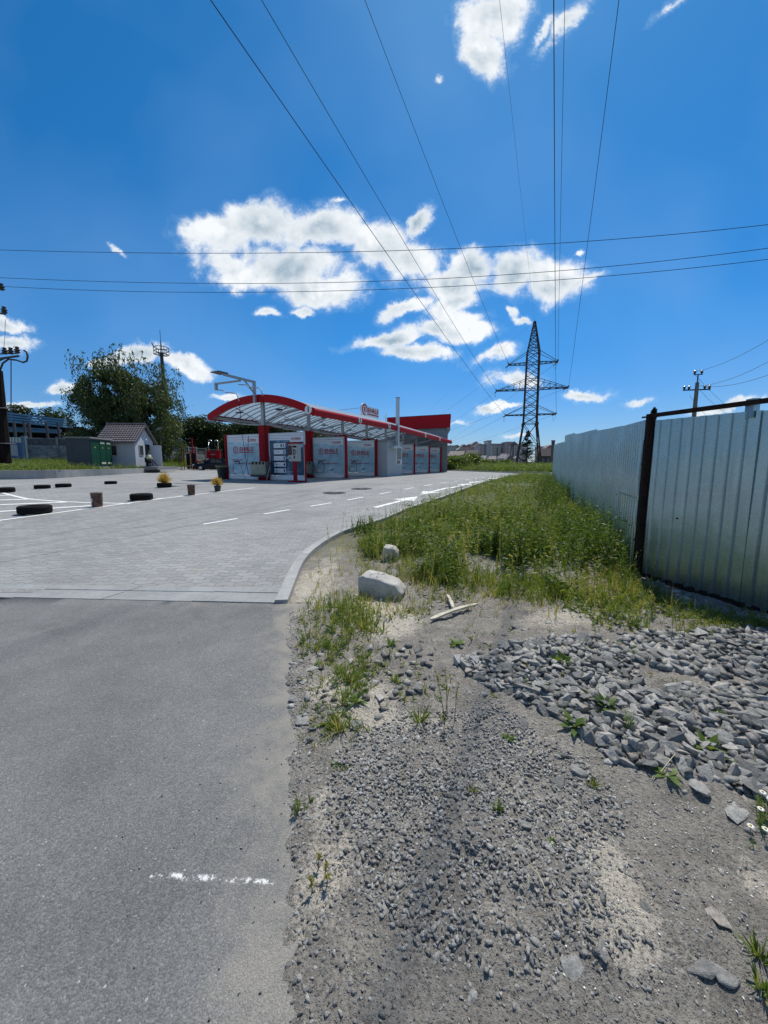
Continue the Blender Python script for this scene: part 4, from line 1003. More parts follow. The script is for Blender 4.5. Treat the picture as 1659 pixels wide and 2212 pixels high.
# ================================================================== WEEDS AND GRASS
GRASS = leafmat('weed_green', [(0, (.04,.085,.018)), (.35, (.085,.15,.028)), (.7, (.155,.22,.045)), (.88, (.23,.25,.07)), (1, (.42,.35,.17))], .42)
STALK = mat('weed_stalk', (.13,.12,.05), .8, var=.3, vscale=20)
def tufts(rb, q, z, n, hmin, hmax, w, spread=.35, tint=(.2,.85), droop=.35, r=.02):
    """grass tufts: n blades around each point"""
    m = len(q); base = np.repeat(np.stack([q[:,0], q[:,1], z], 1), n, 0)
    H = np.repeat(RNG.uniform(.6, 1, m), n)
    th = RNG.uniform(0, 2*PI, m*n); e = np.abs(RNG.normal(0, spread, m*n)); base[:,0] += np.cos(th)*r*RNG.random(m*n); base[:,1] += np.sin(th)*r*RNG.random(m*n)
    d = np.stack([np.cos(th)*np.sin(e), np.sin(th)*np.sin(e), np.cos(e)], 1)
    ln = RNG.uniform(hmin, hmax, m*n)*H; tt = np.repeat(RNG.uniform(tint[0], tint[1], m), n)+RNG.normal(0, .1, m*n)
    tt = np.where(RNG.random(m*n) < .05, .97, tt)
    rb.add(base, d, ln, w*RNG.uniform(.7,1.3,m*n), RNG.uniform(0, droop, m*n), np.clip(tt, 0, .99))
def leafy(rb, q, z, hmin, hmax, nl, ll, lw, tint=(.1,.8), elev=.5, stems=None):
    """upright leafy weeds: leaves up the stem; returns stem tops"""
    m = len(q); H = RNG.uniform(hmin, hmax, m); lean = RNG.normal(0, .14, (m, 2))
    t0 = RNG.uniform(tint[0], tint[1], m)
    f = np.tile(np.linspace(.06, 1, nl), m); Hr = np.repeat(H, nl); L_ = np.repeat(lean, nl, 0)
    base = np.repeat(np.stack([q[:,0], q[:,1], z], 1), nl, 0); base[:,0] += L_[:,0]*Hr*f*f; base[:,1] += L_[:,1]*Hr*f*f; base[:,2] += Hr*f
    th = RNG.uniform(0, 2*PI, m*nl); el = RNG.uniform(elev-.4, elev+.5, m*nl)
    d = np.stack([np.cos(th)*np.cos(el), np.sin(th)*np.cos(el), np.sin(el)], 1)
    sz = (1.1-.65*f)*RNG.uniform(.6,1.2,m*nl)
    rb.add(base, d, ll*sz, lw*sz, RNG.uniform(.1,.5,m*nl), np.clip(np.repeat(t0, nl)+RNG.normal(0,.1,m*nl)+.12*f, 0, .95), w0=.35)
    # stem as a thin ribbon
    top = np.stack([q[:,0], q[:,1], z], 1); dd = np.concatenate([lean, np.ones((m,1))], 1)
    rb.add(top, dd, H, .005, 0, np.clip(t0+.15, 0, .9), w0=1)
W1 = gpoly([(770,1185),(800,1150),(870,1112),(980,1074),(1128,1028),(1195,1022),(1300,1120),(1372,1235),(1385,1262),(1500,1318),(1659,1362),(1800,1400),(1800,1392),(1659,1368),(1500,1362),(1400,1372),(1250,1365),(1150,1320),(1050,1285),(950,1265),(880,1245),(820,1225)])
def weeds_area():
    rb = Ribbons()
    # density falls towards bare patches
    def field(n, y0, y1, seed):
        x = RNG.uniform(-.6, 13, n); y = y0+(y1-y0)*RNG.random(n)
        right = np.where(y < 4.8, 3.235+.31*(4.8-y), 3.235+.346*(y-4.8))-.03
        far_ = (y > 17); right = np.where(far_, 7.5+(y-17)*.6, right)
        ok = (x < right) & (x > KX(np.minimum(y, 37))+.22)
        if y0 < 9: ok &= inpoly(x, y, W1) | (y > 8)
        return np.stack([x, y], 1)[ok]
    q = field(46000, 2.8, 9.5, 1); c = fbm(q[:,0], q[:,1], 1.3, 4, 41); side = np.clip((q[:,0]-KX(q[:,1]))/1.2, 0, 1)
    keep = RNG.random(len(q)) < np.clip((c-.43-.05*(side < .45))*6.5, .02, 1)*np.clip(side*1.05-.05, .06, 1); q = q[keep]; c = c[keep]
    z = gz(q[:,0], q[:,1])-.005
    hm = fbm(q[:,0], q[:,1], .75, 3, 77)+.35*np.clip(1-np.abs(q[:,0]-(KX(q[:,1])+2.6))/1.6, 0, 1)-.12
    k = RNG.random(len(q)); nearf = (q[:,1] < 3.9)
    g = q[(k < .45) & (~nearf | (k < .12))]; tufts(rb, g, gz(g[:,0], g[:,1])-.005, 9, .12, .34, .006, .4, (.45,.92), .45)
    a = (k >= .45) & (k < .90) & ~nearf
    for lo, hi, a_, b_, t_ in ((-9,.40,.05,.15,(.6,.97)),(.40,.50,.12,.30,(.4,.9)),(.50,.58,.24,.46,(.15,.65)),(.58,9,.34,.74,(.2,.8))):
        l = q[a & (hm >= lo) & (hm < hi)]
        if len(l): leafy(rb, l, gz(l[:,0], l[:,1])-.005, a_, b_, 14, .05+.09*b_, .014+.022*b_, t_)
    s = q[nearf & (k > .30)]; leafy(rb, s, gz(s[:,0], s[:,1])-.005, .04, .15, 8, .06, .018, (.3,.85))
    a = (k >= .90) & ~nearf; t = q[a]; t = t[fbm(t[:,0], t[:,1], .9, 2, 3) > .5]; leafy(rb, t, gz(t[:,0], t[:,1])-.005, .35, .62, 26, .085, .016, (.05,.45), .7)
    # strip against the fence grows tall and lush
    n = 1100; y = RNG.uniform(4.9, 17, n); x = 3.235+.346*(y-4.8)-np.abs(RNG.normal(.28,.30,n))-.05; q = np.stack([x,y],1)
    hh = fbm(x, y, .9, 2, 5) > .45; leafy(rb, q[hh], gz(x[hh],y[hh])-.01, .35, .80, 22, .11, .030, (.05,.45), .6); leafy(rb, q[~hh], gz(x[~hh],y[~hh])-.01, .2, .5, 18, .09, .028, (.4,.9), .6)
    # dry stalks and seed heads standing above the green
    n = 260; y = RNG.uniform(3.6, 15, n); x = KX(y)+.4+RNG.random(n)*2.6; ok = x < 3.1+.346*(y-4.8); x, y = x[ok], y[ok]; n = len(x); H_ = RNG.uniform(.35, .8, n)
    d = np.stack([RNG.normal(0,.16,n), RNG.normal(0,.16,n), np.ones(n)], 1); B_ = np.stack([x, y, gz(x,y)], 1); dn_ = d/np.linalg.norm(d,axis=1,keepdims=True)
    rb.add(B_, d, H_, .0045, .02, np.full(n, .96), w0=1)
    for j in range(12): f = RNG.uniform(.6, 1, (n,1)); rb.add(B_+dn_*H_[:,None]*f, RNG.normal(0,1,(n,3))+np.array([[0,0,1.4]]), .035, .007, 0, RNG.uniform(.86,.99,n))
    # pale flower and straw flecks low in the growth
    n = 1500; y = RNG.uniform(3.4, 12, n); x = KX(y)+.3+RNG.random(n)*3.2; ok = (x < 3.15+.346*(y-4.8)) & (fbm(x, y, 1.1, 3, 91) > .5); x, y = x[ok], y[ok]; n = len(x)
    tufts(rb, np.stack([x,y],1), gz(x,y)-.005, 6, .10, .30, .005, .6, (.88,.99), .5)
    # far part of the strip
    q = field(22000, 9.5, 40, 2); c = fbm(q[:,0], q[:,1], .6, 3, 44); q = q[RNG.random(len(q)) < np.clip((c-.28)*4, .15, 1)*.55]
    zz = zt(q[:,0], q[:,1]); k = RNG.random(len(q))
    g = q[k < .6]; tufts(rb, g, zt(g[:,0], g[:,1])-.03, 8, .16, .38, .011, .4, (.35,.9), .4, .05)
    l = q[k >= .6]; leafy(rb, l, zt(l[:,0], l[:,1])-.03, .22, .5, 10, .13, .035, (.1,.7))
    o = rb.build('weeds', GRASS); tag(o, 'tangle of green weeds and grass between the kerb and the metal fence', 'weeds', kind='stuff')
weeds_area()
def patches():
    rb = Ribbons()
    for cx, cy, rx, ry, n, hmax in ((1000,1250,90,28,150,.30),(1110,1268,80,28,150,.32),(1210,1290,90,24,110,.22),(960,1290,60,20,40,.12),(690,1500,60,120,60,.07),(680,1360,40,50,40,.12),(850,1480,120,60,40,.07),(1100,1400,180,60,36,.07),(1350,1500,250,110,40,.06),(835,1175,55,22,110,.30),(900,1140,60,16,90,.28),(790,1235,25,25,24,.16),(870,1215,40,20,50,.26),(950,1240,70,22,110,.24),(760,1340,75,45,190,.24),(720,1400,60,40,60,.16),(760,1470,40,45,50,.16),(800,1440,60,30,30,.12),(740,1570,60,25,34,.08),(1420,1300,50,25,70,.14),(1500,1335,90,22,150,.11),(1600,1360,90,16,130,.09),(1480,1372,120,14,60,.07),(1300,1350,60,18,40,.10),(900,1330,50,18,30,.10),(1010,1275,40,25,30,.2),(1600,1345,60,20,60,.10),(1350,1420,150,30,14,.07),(840,1240,50,20,30,.15),(930,1260,60,20,40,.12)):
        for k in range(n):
            v = G(cx+random.gauss(0, rx*.5), cy+random.gauss(0, ry*.5))
            if v.x < asph_edge(v.y)+.06: continue
            q = np.array([[v.x, v.y]]); z = gz(q[:,0], q[:,1])-.004
            if random.random() < .55: tufts(rb, q, z, 9, hmax*.35, hmax, .0035+hmax*.012, .45, (.4,.9), .5)
            else: leafy(rb, q, z, hmax*.25, hmax*.75, 9, .035+hmax*.12, .012, (.3,.85))
    o = rb.build('sparse_grass', GRASS); tag(o, 'sparse short grass and seedlings on the bare dirt', 'grass', kind='stuff')
patches()
# dry straw litter on the dirt
rb = Ribbons(); q = scatter(VG, 420); q = q[(q[:,0] > asph_edge(q[:,1])+.05)&((q[:,1] < 3.7)|(q[:,0] > KX(q[:,1])+.2))]; n = len(q); a = RNG.uniform(0, 2*PI, n)
rb.add(np.stack([q[:,0], q[:,1], gz(q[:,0],q[:,1])+.006], 1), np.stack([np.cos(a), np.sin(a), RNG.uniform(.0,.15,n)], 1), RNG.uniform(.02,.09,n), .0016, .02, np.full(n, .985), w0=1)
o = rb.build('straw_litter', GRASS); tag(o, 'dry straw bits lying scattered on the dirt verge', 'straw', kind='stuff')
# single plants one can point at
def plant(px, py, kind, size, label, cat='plant', name='weed_plant'):
    v = G(px, py); q = np.zeros((1, 2)); z = np.zeros(1); rb = Ribbons()
    t = empty(name, (v.x, v.y, float(gz(v.x, v.y))-.003), 0, label, cat)
    if kind == 'tuft': tufts(rb, q, z, 46, size*.5, size, .0045, .55, (.5,.8), .5, .02)
    elif kind == 'rosette':
        n = 11; th = np.arange(n)*2.4; el = RNG.uniform(.35, 1.1, n); d = np.stack([np.cos(th)*np.cos(el), np.sin(th)*np.cos(el), np.sin(el)], 1)
        rb.add(np.zeros((n,3)), d, size*RNG.uniform(.7,1.1,n), size*.26, .3, RNG.uniform(.3,.6,n), w0=.25, side=np.array([[0,0,1.0]])+d*.01)
    elif kind == 'fluffy':
        leafy(rb, RNG.normal(0, size*.10, (5,2)), np.zeros(5), size*.6, size, 16, size*.30, size*.07, (.35,.6), .7)
    elif kind == 'stalk':
        m = 4; qq = RNG.normal(0, .025, (m,2)); tufts(rb, q, z, 18, size*.15, size*.35, .004, .5, (.4,.8), .5)
        mb = MB()
        for a, b in qq:
            l1, l2 = random.gauss(0,.12)*size, random.gauss(0,.12)*size; pts = [(a,b,0),(a+l1*.4,b+l2*.4,size*.5),(a+l1,b+l2,size*random.uniform(.75,1.05))]
            mb.tube(pts, [.0022,.0016,.001], 4)
            T = np.array(pts[2]); n = 22; f = RNG.random(n); base = np.array([pts[1]])*(1-f[:,None])+T*f[:,None]
            rb.add(base, RNG.normal(0,1,(n,3))+np.array([[0,0,1.2]]), .016, .006, 0, .93)
        mb.build('stalk', STALK, t)
    elif kind == 'tall':
        leafy(rb, RNG.normal(0, .12, (26,2)), np.zeros(26), size*.5, size*1.1, 38, .10, .022, (.0,.22), .75)
    elif kind == 'dock':
        n = 12; th = np.arange(n)*2.4; el = RNG.uniform(.7, 1.35, n); d = np.stack([np.cos(th)*np.cos(el), np.sin(th)*np.cos(el), np.sin(el)], 1)
        rb.add(np.zeros((n,3)), d, size*RNG.uniform(.7,1.1,n), size*.24, .35, RNG.uniform(.35,.65,n), w0=.3)
    rb.build('leaves', GRASS, t)
    return t
for a in ((643,1762,'fluffy',.085,'small feathery green plant at the asphalt edge, beside bare pale dirt'),
          (672,1740,'fluffy',.04,'tiny green seedling right of the feathery plant at the asphalt edge'),
          (745,1672,'tuft',.055,'low green tuft on the left rim of the gravel heap'),
          (722,1665,'rosette',.04,'small leafy rosette left of the low tuft by the gravel'),
          (1076,1765,'fluffy',.075,'upright feathery green plant on the right of the gravel heap'),
          (1020,1720,'tuft',.055,'pale green grass tuft in the upper gravel heap'),
          (1193,1838,'rosette',.035,'tiny light green seedling near the right gravel edge'),
          (687,1925,'stalk',.06,'tiny dark sprig on the bare dirt strip, nearest to the paint mark'),
          (1282,1700,'tuft',.07,'spiky grass tuft beside the pale upright stone'),
          (1240,1578,'rosette',.13,'jagged dark green dandelion plant among coarse stones, nearest to the gravel'),
          (1307,1535,'rosette',.12,'upright green leafy plant in the middle of the rubble'),
          (1360,1580,'fluffy',.12,'reddish green leafy stem in the rubble right of the dandelion'),
          (1530,1625,'rosette',.13,'broad-leaved green plant in the rubble near the right edge'),
          (1440,1690,'rosette',.08,'small bright green plant with a dead stem at the lower rubble edge'),
          (1140,1485,'rosette',.08,'small green rosette at the left tip of the rubble'),
          (1560,1555,'rosette',.07,'little green plant among stones close to the right picture edge'),
          (905,1565,'tuft',.17,'tall green grass tuft with thin stalks above the gravel heap'),
          (960,1555,'stalk',.30,'bundle of thin dark stalks above the gravel heap'),
          (1100,1600,'rosette',.06,'small green sprout at the top right of the gravel heap'),
          (855,1475,'tuft',.12,'round blue-green grass tuft left of the rubble'),
          (735,1590,'tuft',.17,'wide green grass tuft at the top left of the gravel heap'),
          (745,1530,'tuft',.22,'big green grass clump by the dirt edge above the gravel'),
          (770,1520,'rosette',.11,'bright green broad leaves beside the big grass clump'),
          (655,1395,'fluffy',.13,'green leafy plant close to the asphalt corner below the kerb end'),
          (845,1400,'rosette',.10,'reddish green docks left of the bare grey patch'),
          (985,1400,'rosette',.10,'small dandelion plant right of the bare grey patch'),
          (1215,1440,'dock',.14,'dark green dock plant at the upper left rim of the rubble'),
          (1455,1390,'stalk',.18,'thin dry stalks sticking out of the rubble under the fence'),
          (1090,1275,'dock',.24,'broad-leaved dock plant with upright leaves in front of the dark weeds'),
          (1210,1275,'dock',.26,'big drooping burdock plant near the fence post'),
          (1170,1260,'dock',.24,'dark broad-leaved burdock left of the drooping one'),
          (1640,2090,'tuft',.10,'bright green grass at the lower right picture edge'),
          (1650,2160,'tuft',.08,'yellowish grass tuft in the bottom right corner'),
          (1000,1225,'stalk',.55,'tall dark bare stalks in the middle of the weeds'),
          (870,1150,'stalk',.65,'tall thin branching dry stalk rising beside the kerb bend'),
          (788,1150,'tall',.38,'upright seedy weed at the kerb, leftmost in the green strip'),
          (905,1170,'tall',.45,'dark leafy weed clump behind the small concrete lump by the kerb'),
          (1000,1120,'tall',.55,'dark weed clump in the middle of the strip farther away'),
          (1105,1225,'tall',.70,'tallest dark green thistle-like plant in front of the fence'),
          (1060,1200,'tall',.55,'dark green upright plant left of the thistle-like one'),
          (1150,1200,'tall',.55,'dark green upright plant right of the thistle-like one'),
          (1222,1095,'tall',.8,'dark weed silhouetted at the base of the far fence sheets'),
          (1190,1090,'tall',.8,'dark leafy weed by the far end of the fence'),
          (1250,1110,'tall',.75,'leafy weed standing against the ribbed sheets nearer than the dark ones'),
          (1410,1330,'stalk',.2,'wispy grass stalks just below the fence post'),
          (1330,1220,'stalk',.5,'tall thin stalk among the weeds left of the fence post')):
    plant(*a)
# daisies at the right edge
def daisy(px, py, h, label):
    v = G(px, py); t = empty('daisy', (v.x, v.y, float(gz(v.x,v.y))), 0, label, 'flower', 'wild daisies at the right edge')
    MB().tube([(0,0,0),(.004,.002,h*.5),(0,0,h)], .0012, 5).build('stem', STALK, t)
    mb = MB(); n = 14
    for k in range(n):
        a = 2*PI*k/n; c_, s_ = math.cos(a), math.sin(a); w_ = .0028
        mb.add([(c_*.004-s_*w_*.5,s_*.004+c_*w_*.5,h),(c_*.004+s_*w_*.5,s_*.004-c_*w_*.5,h),(c_*.010+s_*w_*.7,s_*.010-c_*w_*.7,h+.001),(c_*.0125,s_*.0125,h-.001),(c_*.010-s_*w_*.7,s_*.010+c_*w_*.7,h+.001)], [(0,1,2,3,4)])
    mb.build('petals', mat('petal_white', (.8,.8,.78), .6), t)
    MB().lathe([(.0045,h),(.004,h+.003),(.0025,h+.0045),(0,h+.005)], 10).build('flower_head', mat('daisy_yellow', (.62,.46,.03), .7), t, smooth=True)
for k, (px, py, h) in enumerate(((1637,1790,.07),(1649,1822,.05),(1640,1765,.085),(1655,1775,.075),(1618,1808,.04))):
    daisy(px, py, h, ['white daisy on the tallest stem of the cluster at the right edge','lowest white daisy of the cluster at the right edge','yellow-centred daisy behind the front flowers at the right edge','outermost daisy touching the right picture edge','small daisy set apart on the left of the cluster'][k])
rb = Ribbons()
for k in range(14):
    v = G(1640+random.gauss(0,14), 1790+random.gauss(0,22)); q = np.array([[v.x,v.y]]); leafy(rb, q, gz(q[:,0],q[:,1]), .03, .07, 14, .03, .004, (.3,.6))
o = rb.build('daisy_leaves', GRASS); tag(o, 'fine feathery green foliage around the daisies', 'foliage', kind='stuff')
# bits of litter: dry sticks
for a, b, lab in (((1140,1900),(1175,1965),'long dry straw lying on the gravel heap'),((1425,1690),(1455,1655),'pale bent dead stem at the lower edge of the rubble'),((1465,1575),(1485,1615),'pale dead twig between the coarse stones')):
    A, B = G(*a), G(*b); mb = MB(); mb.tube([(A.x,A.y,float(gz(A.x,A.y))+.02),((A.x+B.x)/2+.005,(A.y+B.y)/2,float(gz(A.x,A.y))+.035),(B.x,B.y,float(gz(B.x,B.y))+.025)], .0016, 5)
    o = mb.build('dry_stick', mat('straw', (.5,.45,.3), .8)); tag(o, lab, 'stick')
# ================================================================== CAR WASH
RED = mat('glossy_red', (.36,.006,.012), .5, var=.06, vscale=3, spec=.15)
REDD = mat('red_powder_coat', (.30,.006,.012), .6, var=.1, vscale=6, spec=.15)
STEEL = mat('galvanised_tube', (.36,.38,.39), .5, metal=.45, var=.1, vscale=6)
WHT = mat('white_panel', (.78,.80,.81), .5, var=.04, vscale=3)
GREYW = mat('light_grey_render', (.40,.42,.43), .85, var=.06, vscale=5, bump=.2)
GREYD = mat('grey_render', (.27,.28,.285), .85, var=.07, vscale=5, bump=.2)
GLASS = mat('dark_glass', (.02,.025,.03), .08, spec=.8)
LOGO_R = mat('logo_red', (.42,.02,.03), .6)
LOGO_D = mat('logo_dark', (.06,.03,.06), .6)
INK = mat('black_ink', (.012,.012,.015), .8, spec=.15)
GREYINK = mat('grey_ink', (.30,.33,.38), .6)
def polycarb():
    m = bpy.data.materials.new('milky_polycarbonate'); m.use_nodes = True; nt = m.node_tree; b = nt.nodes['Principled BSDF']; out = nt.nodes['Material Output']
    b.inputs['Base Color'].default_value = (.62,.70,.76,1); b.inputs['Roughness'].default_value = .25
    t = N(nt, 'ShaderNodeBsdfTranslucent'); t.inputs[0].default_value = (.62,.72,.80,1)
    mx = N(nt, 'ShaderNodeMixShader'); mx.inputs[0].default_value = .6; L(nt, b.outputs[0], mx.inputs[1]); L(nt, t.outputs[0], mx.inputs[2]); L(nt, mx.outputs[0], out.inputs[0]); return m
POLY = polycarb()
def bannermat(name, a, b_, c_):
    m = bpy.data.materials.new(name); m.use_nodes = True; nt = m.node_tree; b = nt.nodes['Principled BSDF']; tc = N(nt, 'ShaderNodeTexCoord')
    n = N(nt, 'ShaderNodeTexNoise', i_Scale=1.1, i_Detail=6.0, i_Roughness=.62, i_Distortion=.8); L(nt, tc.outputs['Object'], n.inputs['Vector'])
    L(nt, ramp(nt, n.outputs[0], [(.34, a), (.52, b_), (.66, c_)]), b.inputs['Base Color']); b.inputs['Roughness'].default_value = .45; return m
BAN1 = bannermat('blue_water_print', (.25,.42,.50), (.42,.60,.68), (.66,.78,.83))
BAN2 = bannermat('navy_print', (.012,.03,.075), (.03,.09,.16), (.16,.30,.40))
GZ0 = 0.4
F0 = Vector((-7.29, 22.84, GZ0)); AZ = math.atan2(-.447, .894); W2 = 3.98
def cw(x, y, z=0.0):
    """canopy coordinates (across, along, up from the paving) -> world"""
    return Vector((F0.x+.894*x+.447*y, F0.y-.447*x+.894*y, GZ0+z))
def drop(y): return 0.0 if y < 9.5 else -.40*(y-9.5)/15.0
def eave(y, side): return (4.07 if side < 0 else 3.92)+drop(y)
def ztop(x, y):
    e = eave(y, -1)*(1-(x+W2)/(2*W2))+eave(y, 1)*((x+W2)/(2*W2)); return e+.90*(1-(x/W2)**2)
canopy = empty('car_wash_canopy', F0, AZ, 'long arched self-service car wash canopy with red fascia and milky roof sheets', 'canopy')
YE = 24.9
# front fascia: red arched band
def arch_band(y0, y1, t0, t1, n=36, x0=-W2, x1=W2):
    mb = MB(); n0 = 0
    for i in range(n+1):
        x = x0+(x1-x0)*i/n; zt_ = ztop(x, y0)
        for yy, dz in ((y0, t0), (y1, t0), (y1, t1), (y0, t1)): mb.v.append((x, yy, zt_+dz))
    for i in range(n):
        for k in range(4): a = i*4+k; b = i*4+(k+1)%4; mb.f.append((a, b, b+4, a+4))
    mb.f += [(0,1,2,3), (n*4, n*4+3, n*4+2, n*4+1)]; return mb
arch_band(-.12, .0, .03, -.40).build('front_fascia', RED, canopy)
def side_fascia(side, name):
    mb = MB(); prof = [(0,.03),(.10,.0),(.17,-.10),(.17,-.28),(.08,-.38),(0,-.38)]
    for y in np.linspace(-.12, YE, 30):
        for dx, dz in prof: mb.v.append((side*(W2+dx), y, eave(y, side)+dz))
    m = len(prof)
    for i in range(29):
        for k in range(m): a = i*m+k; b = i*m+(k+1)%m; mb.f.append((a, b, b+m, a+m))
    mb.f += [tuple(range(m)), tuple(29*m+k for k in range(m))]
    return mb.build(name, RED, canopy)
side_fascia(1, 'side_fascia'); side_fascia(-1, 'side_fascia')
# roof: sheets between the ribs
rib_y = [.35+.6*k for k in range(41)]
for j, (a, b) in enumerate(zip([0]+rib_y[3::4], rib_y[3::4]+[YE])):
    mb = MB(); n = 24
    for i in range(n+1):
        x = -W2+2*W2*i/n
        for y, dz in ((a+.01,-.03),(b-.01,-.03),(b-.01,-.045),(a+.01,-.045)): mb.v.append((x, y, ztop(x, y)+dz))
    for i in range(n):
        for k in range(4): p = i*4+k; q = i*4+(k+1)%4; mb.f.append((p, q, q+4, p+4))
    mb.f += [(0,1,2,3),(n*4,n*4+3,n*4+2,n*4+1)]
    mb.build('roof_sheet', POLY, canopy, smooth=False)
for y in rib_y:
    MB().tube([(-W2+2*W2*i/18, y, ztop(-W2+2*W2*i/18, y)-.10) for i in range(19)], .032, 6).build('rib', STEEL, canopy, smooth=True)
for s in (-1, 1):
    mb = MB(); ys_ = np.linspace(0, YE, 14)
    for a, b in zip(ys_[:-1], ys_[1:]): mb.bar((s*(W2-.1), a, eave(a,s)-.22), (s*(W2-.1), b, eave(b,s)-.22), .1, .16)
    mb.build('eave_beam', STEEL, canopy)
mb = MB(); ys_ = np.linspace(0, YE, 14)
for a, b in zip(ys_[:-1], ys_[1:]): mb.bar((0,a,ztop(0,a)-.22),(0,b,ztop(0,b)-.22),.12,.16)
mb.build('ridge_beam', STEEL, canopy)
ROWS = [.38, 4.7, 9.0, 12.9, 16.7, 20.8, 24.6]
for i, y in enumerate(ROWS):
    d = drop(y)
    MB().box((-.26, y-.2, .0), (.26, y+.2, 3.22+d)).build('column', REDD, canopy, bevel=.03)
    MB().box((-.36, y-.3, 0.0), (.36, y+.3, .22)).build('column_base', REDD, canopy, bevel=.05)
    MB().box((-.09, y-.09, 3.2+d), (.09, y+.09, ztop(0,y)-.12)).build('upper_post', STEEL, canopy)
    xs_ = np.linspace(-W2+.1, W2-.1, 25)
    MB().tube([(x, y, 3.28+d+.62*(x/(W2-.1))**2+.0*x) for x in xs_], .048, 6).build('lower_tie', STEEL, canopy, smooth=True)
    MB().tube([(x, y, ztop(x,y)-.16) for x in xs_], .055, 6).build('arch_chord', STEEL, canopy, smooth=True)
    for s in (-1, 1):
        MB().bar((0,y,3.3+d),(s*2.2,y,ztop(2.2,y)-.2),.05).build('strut', STEEL, canopy)
        m2 = MB(); m2.box((s*1.55-.16,y-.5,3.98+d),(s*1.55+.16,y-.25,4.05+d)); m2.build('flood_lamp', mat('lamp_housing', (.04,.04,.045), .5), canopy)
    if i < 6:       # sagging cables along the canopy
        MB().tube([(-1.2, y+.1+3.9*t, 3.75+d-.55*math.sin(PI*t)) for t in np.linspace(0,1,9)], .014, 5).build('cable', INK, canopy)
# number discs on the right eave
DISC = mat('white_disc', (.75,.75,.75), .5)
for i, (y, s) in enumerate(((.0,'1'),(4.6,'2'),(8.9,'3'),(16.5,'4'),(20.6,'5'))):
    r = .23 if i == 0 else .19
    if i == 0:
        dk = MB(); dk.tube([(W2-.28,-.125,eave(0,1)-.06),(W2-.28,-.155,eave(0,1)-.06)], r, 24); t = dk.build('number_disc', DISC, canopy)
        text_mesh('numeral', s, .4, INK, t, (W2-.375, -.158, eave(0,1)-.195), bold=.012)
    else:
        z = eave(y,1)-.19; dk = MB(); dk.tube([(W2+.165,y,z),(W2+.195,y,z)], r, 24); t = dk.build('number_disc', DISC, canopy)
        text_mesh('numeral', s, .33, INK, t, (W2+.198, y-.09, z-.12), bold=.01, rot=(0,0,PI/2))
# spray-boom gantry on the front of the canopy
gant = empty('spray_boom_gantry', F0, AZ, 'grey steel gantry with two swinging spray booms standing above the front of the canopy', 'gantry')
zt0 = 5.66
MB().box((-.07+.0,-.3,4.45),(.07,-.17,zt0)).build('mast', STEEL, gant)
MB().bar((0,-.23,zt0-.06),(0,-2.35,zt0-.06),.11,.12).build('arm', STEEL, gant)
MB().bar((0,-.3,5.0),(0,-.95,zt0-.1),.07).build('brace', STEEL, gant)
MB().bar((.0,-1.25,zt0-.17),(-1.9,-1.25,zt0-.17),.1,.09).build('arm', STEEL, gant)
MB().box((-.5,-2.75,zt0+.0),(.12,-2.15,zt0+.05)).build('end_plate', mat('dark_plate', (.08,.08,.09), .5), gant)
MB().box((-1.95,-1.32,zt0-.52),(-1.83,-1.18,zt0-.12)).build('hanger', STEEL, gant)
def boom(x0, y0, z0, dx):
    b = MB(); b.tube([(x0,y0,z0),(x0+.55,y0,z0-.07),(x0+.75,y0,z0-.2),(x0+1.45,y0,z0-.3),(x0+1.6,y0,z0-.36),(x0+1.75,y0,z0-.75)], .03, 6)
    o = b.build('spray_boom', STEEL, gant, smooth=True)
    MB().tube([(x0+1.75,y0,z0-.75),(x0+1.8,y0+.05,z0-2.5),(x0+1.95,y0+.1,1.2),(x0+2.1,y0+.1,.35)], .014, 5).build('hose', INK, o)
boom(-1.9, -1.25, zt0-.5, 0); boom(-.3, -1.1, zt0-.32, 0)
# ---- partitions with printed banners
def ring(mb, cx, cz, r, w, y, a0, a1, n=22, thick=.004):
    for k in range(n):
        t0, t1 = R(a0+(a1-a0)*k/n), R(a0+(a1-a0)*(k+1)/n)
        mb.poly([(cx+r*math.cos(t0),y,cz+r*math.sin(t0)),(cx+(r+w)*math.cos(t0),y,cz+(r+w)*math.sin(t0)),(cx+(r+w)*math.cos(t1),y,cz+(r+w)*math.sin(t1)),(cx+r*math.cos(t1),y,cz+r*math.sin(t1))], (0,thick,0))
def logo(parent, x, z, w, y=-.03, small=False, fac=-1):
    """round emblem with an E, then the word with a bar under it"""
    r = w*.125; mb = MB(); ring(mb, x+r, z+r*.95, r*.74, r*.26, y, -35, 285); mb.box((x+r*.9,y,z-.0*r),(x+r*2.1,y+.004,z+r*.22)); e = mb.build('emblem', LOGO_R, parent)
    text_mesh('emblem_letter', 'E', r*1.25, LOGO_R, e, (x+r*.62, y-.0015, z+r*.52), bold=.01 if not small else .003)
    text_mesh('word', 'EHRLE', r*1.9, LOGO_R, parent, (x+w*.30, y-.001, z+r*.62), bold=.006*w, width=w*.68, height=r*1.15, shear=.12)
    MB().box((x+w*.29,y,z+r*.1),(x+w*.985,y+.004,z+r*.34)).build('underline', LOGO_R, parent)
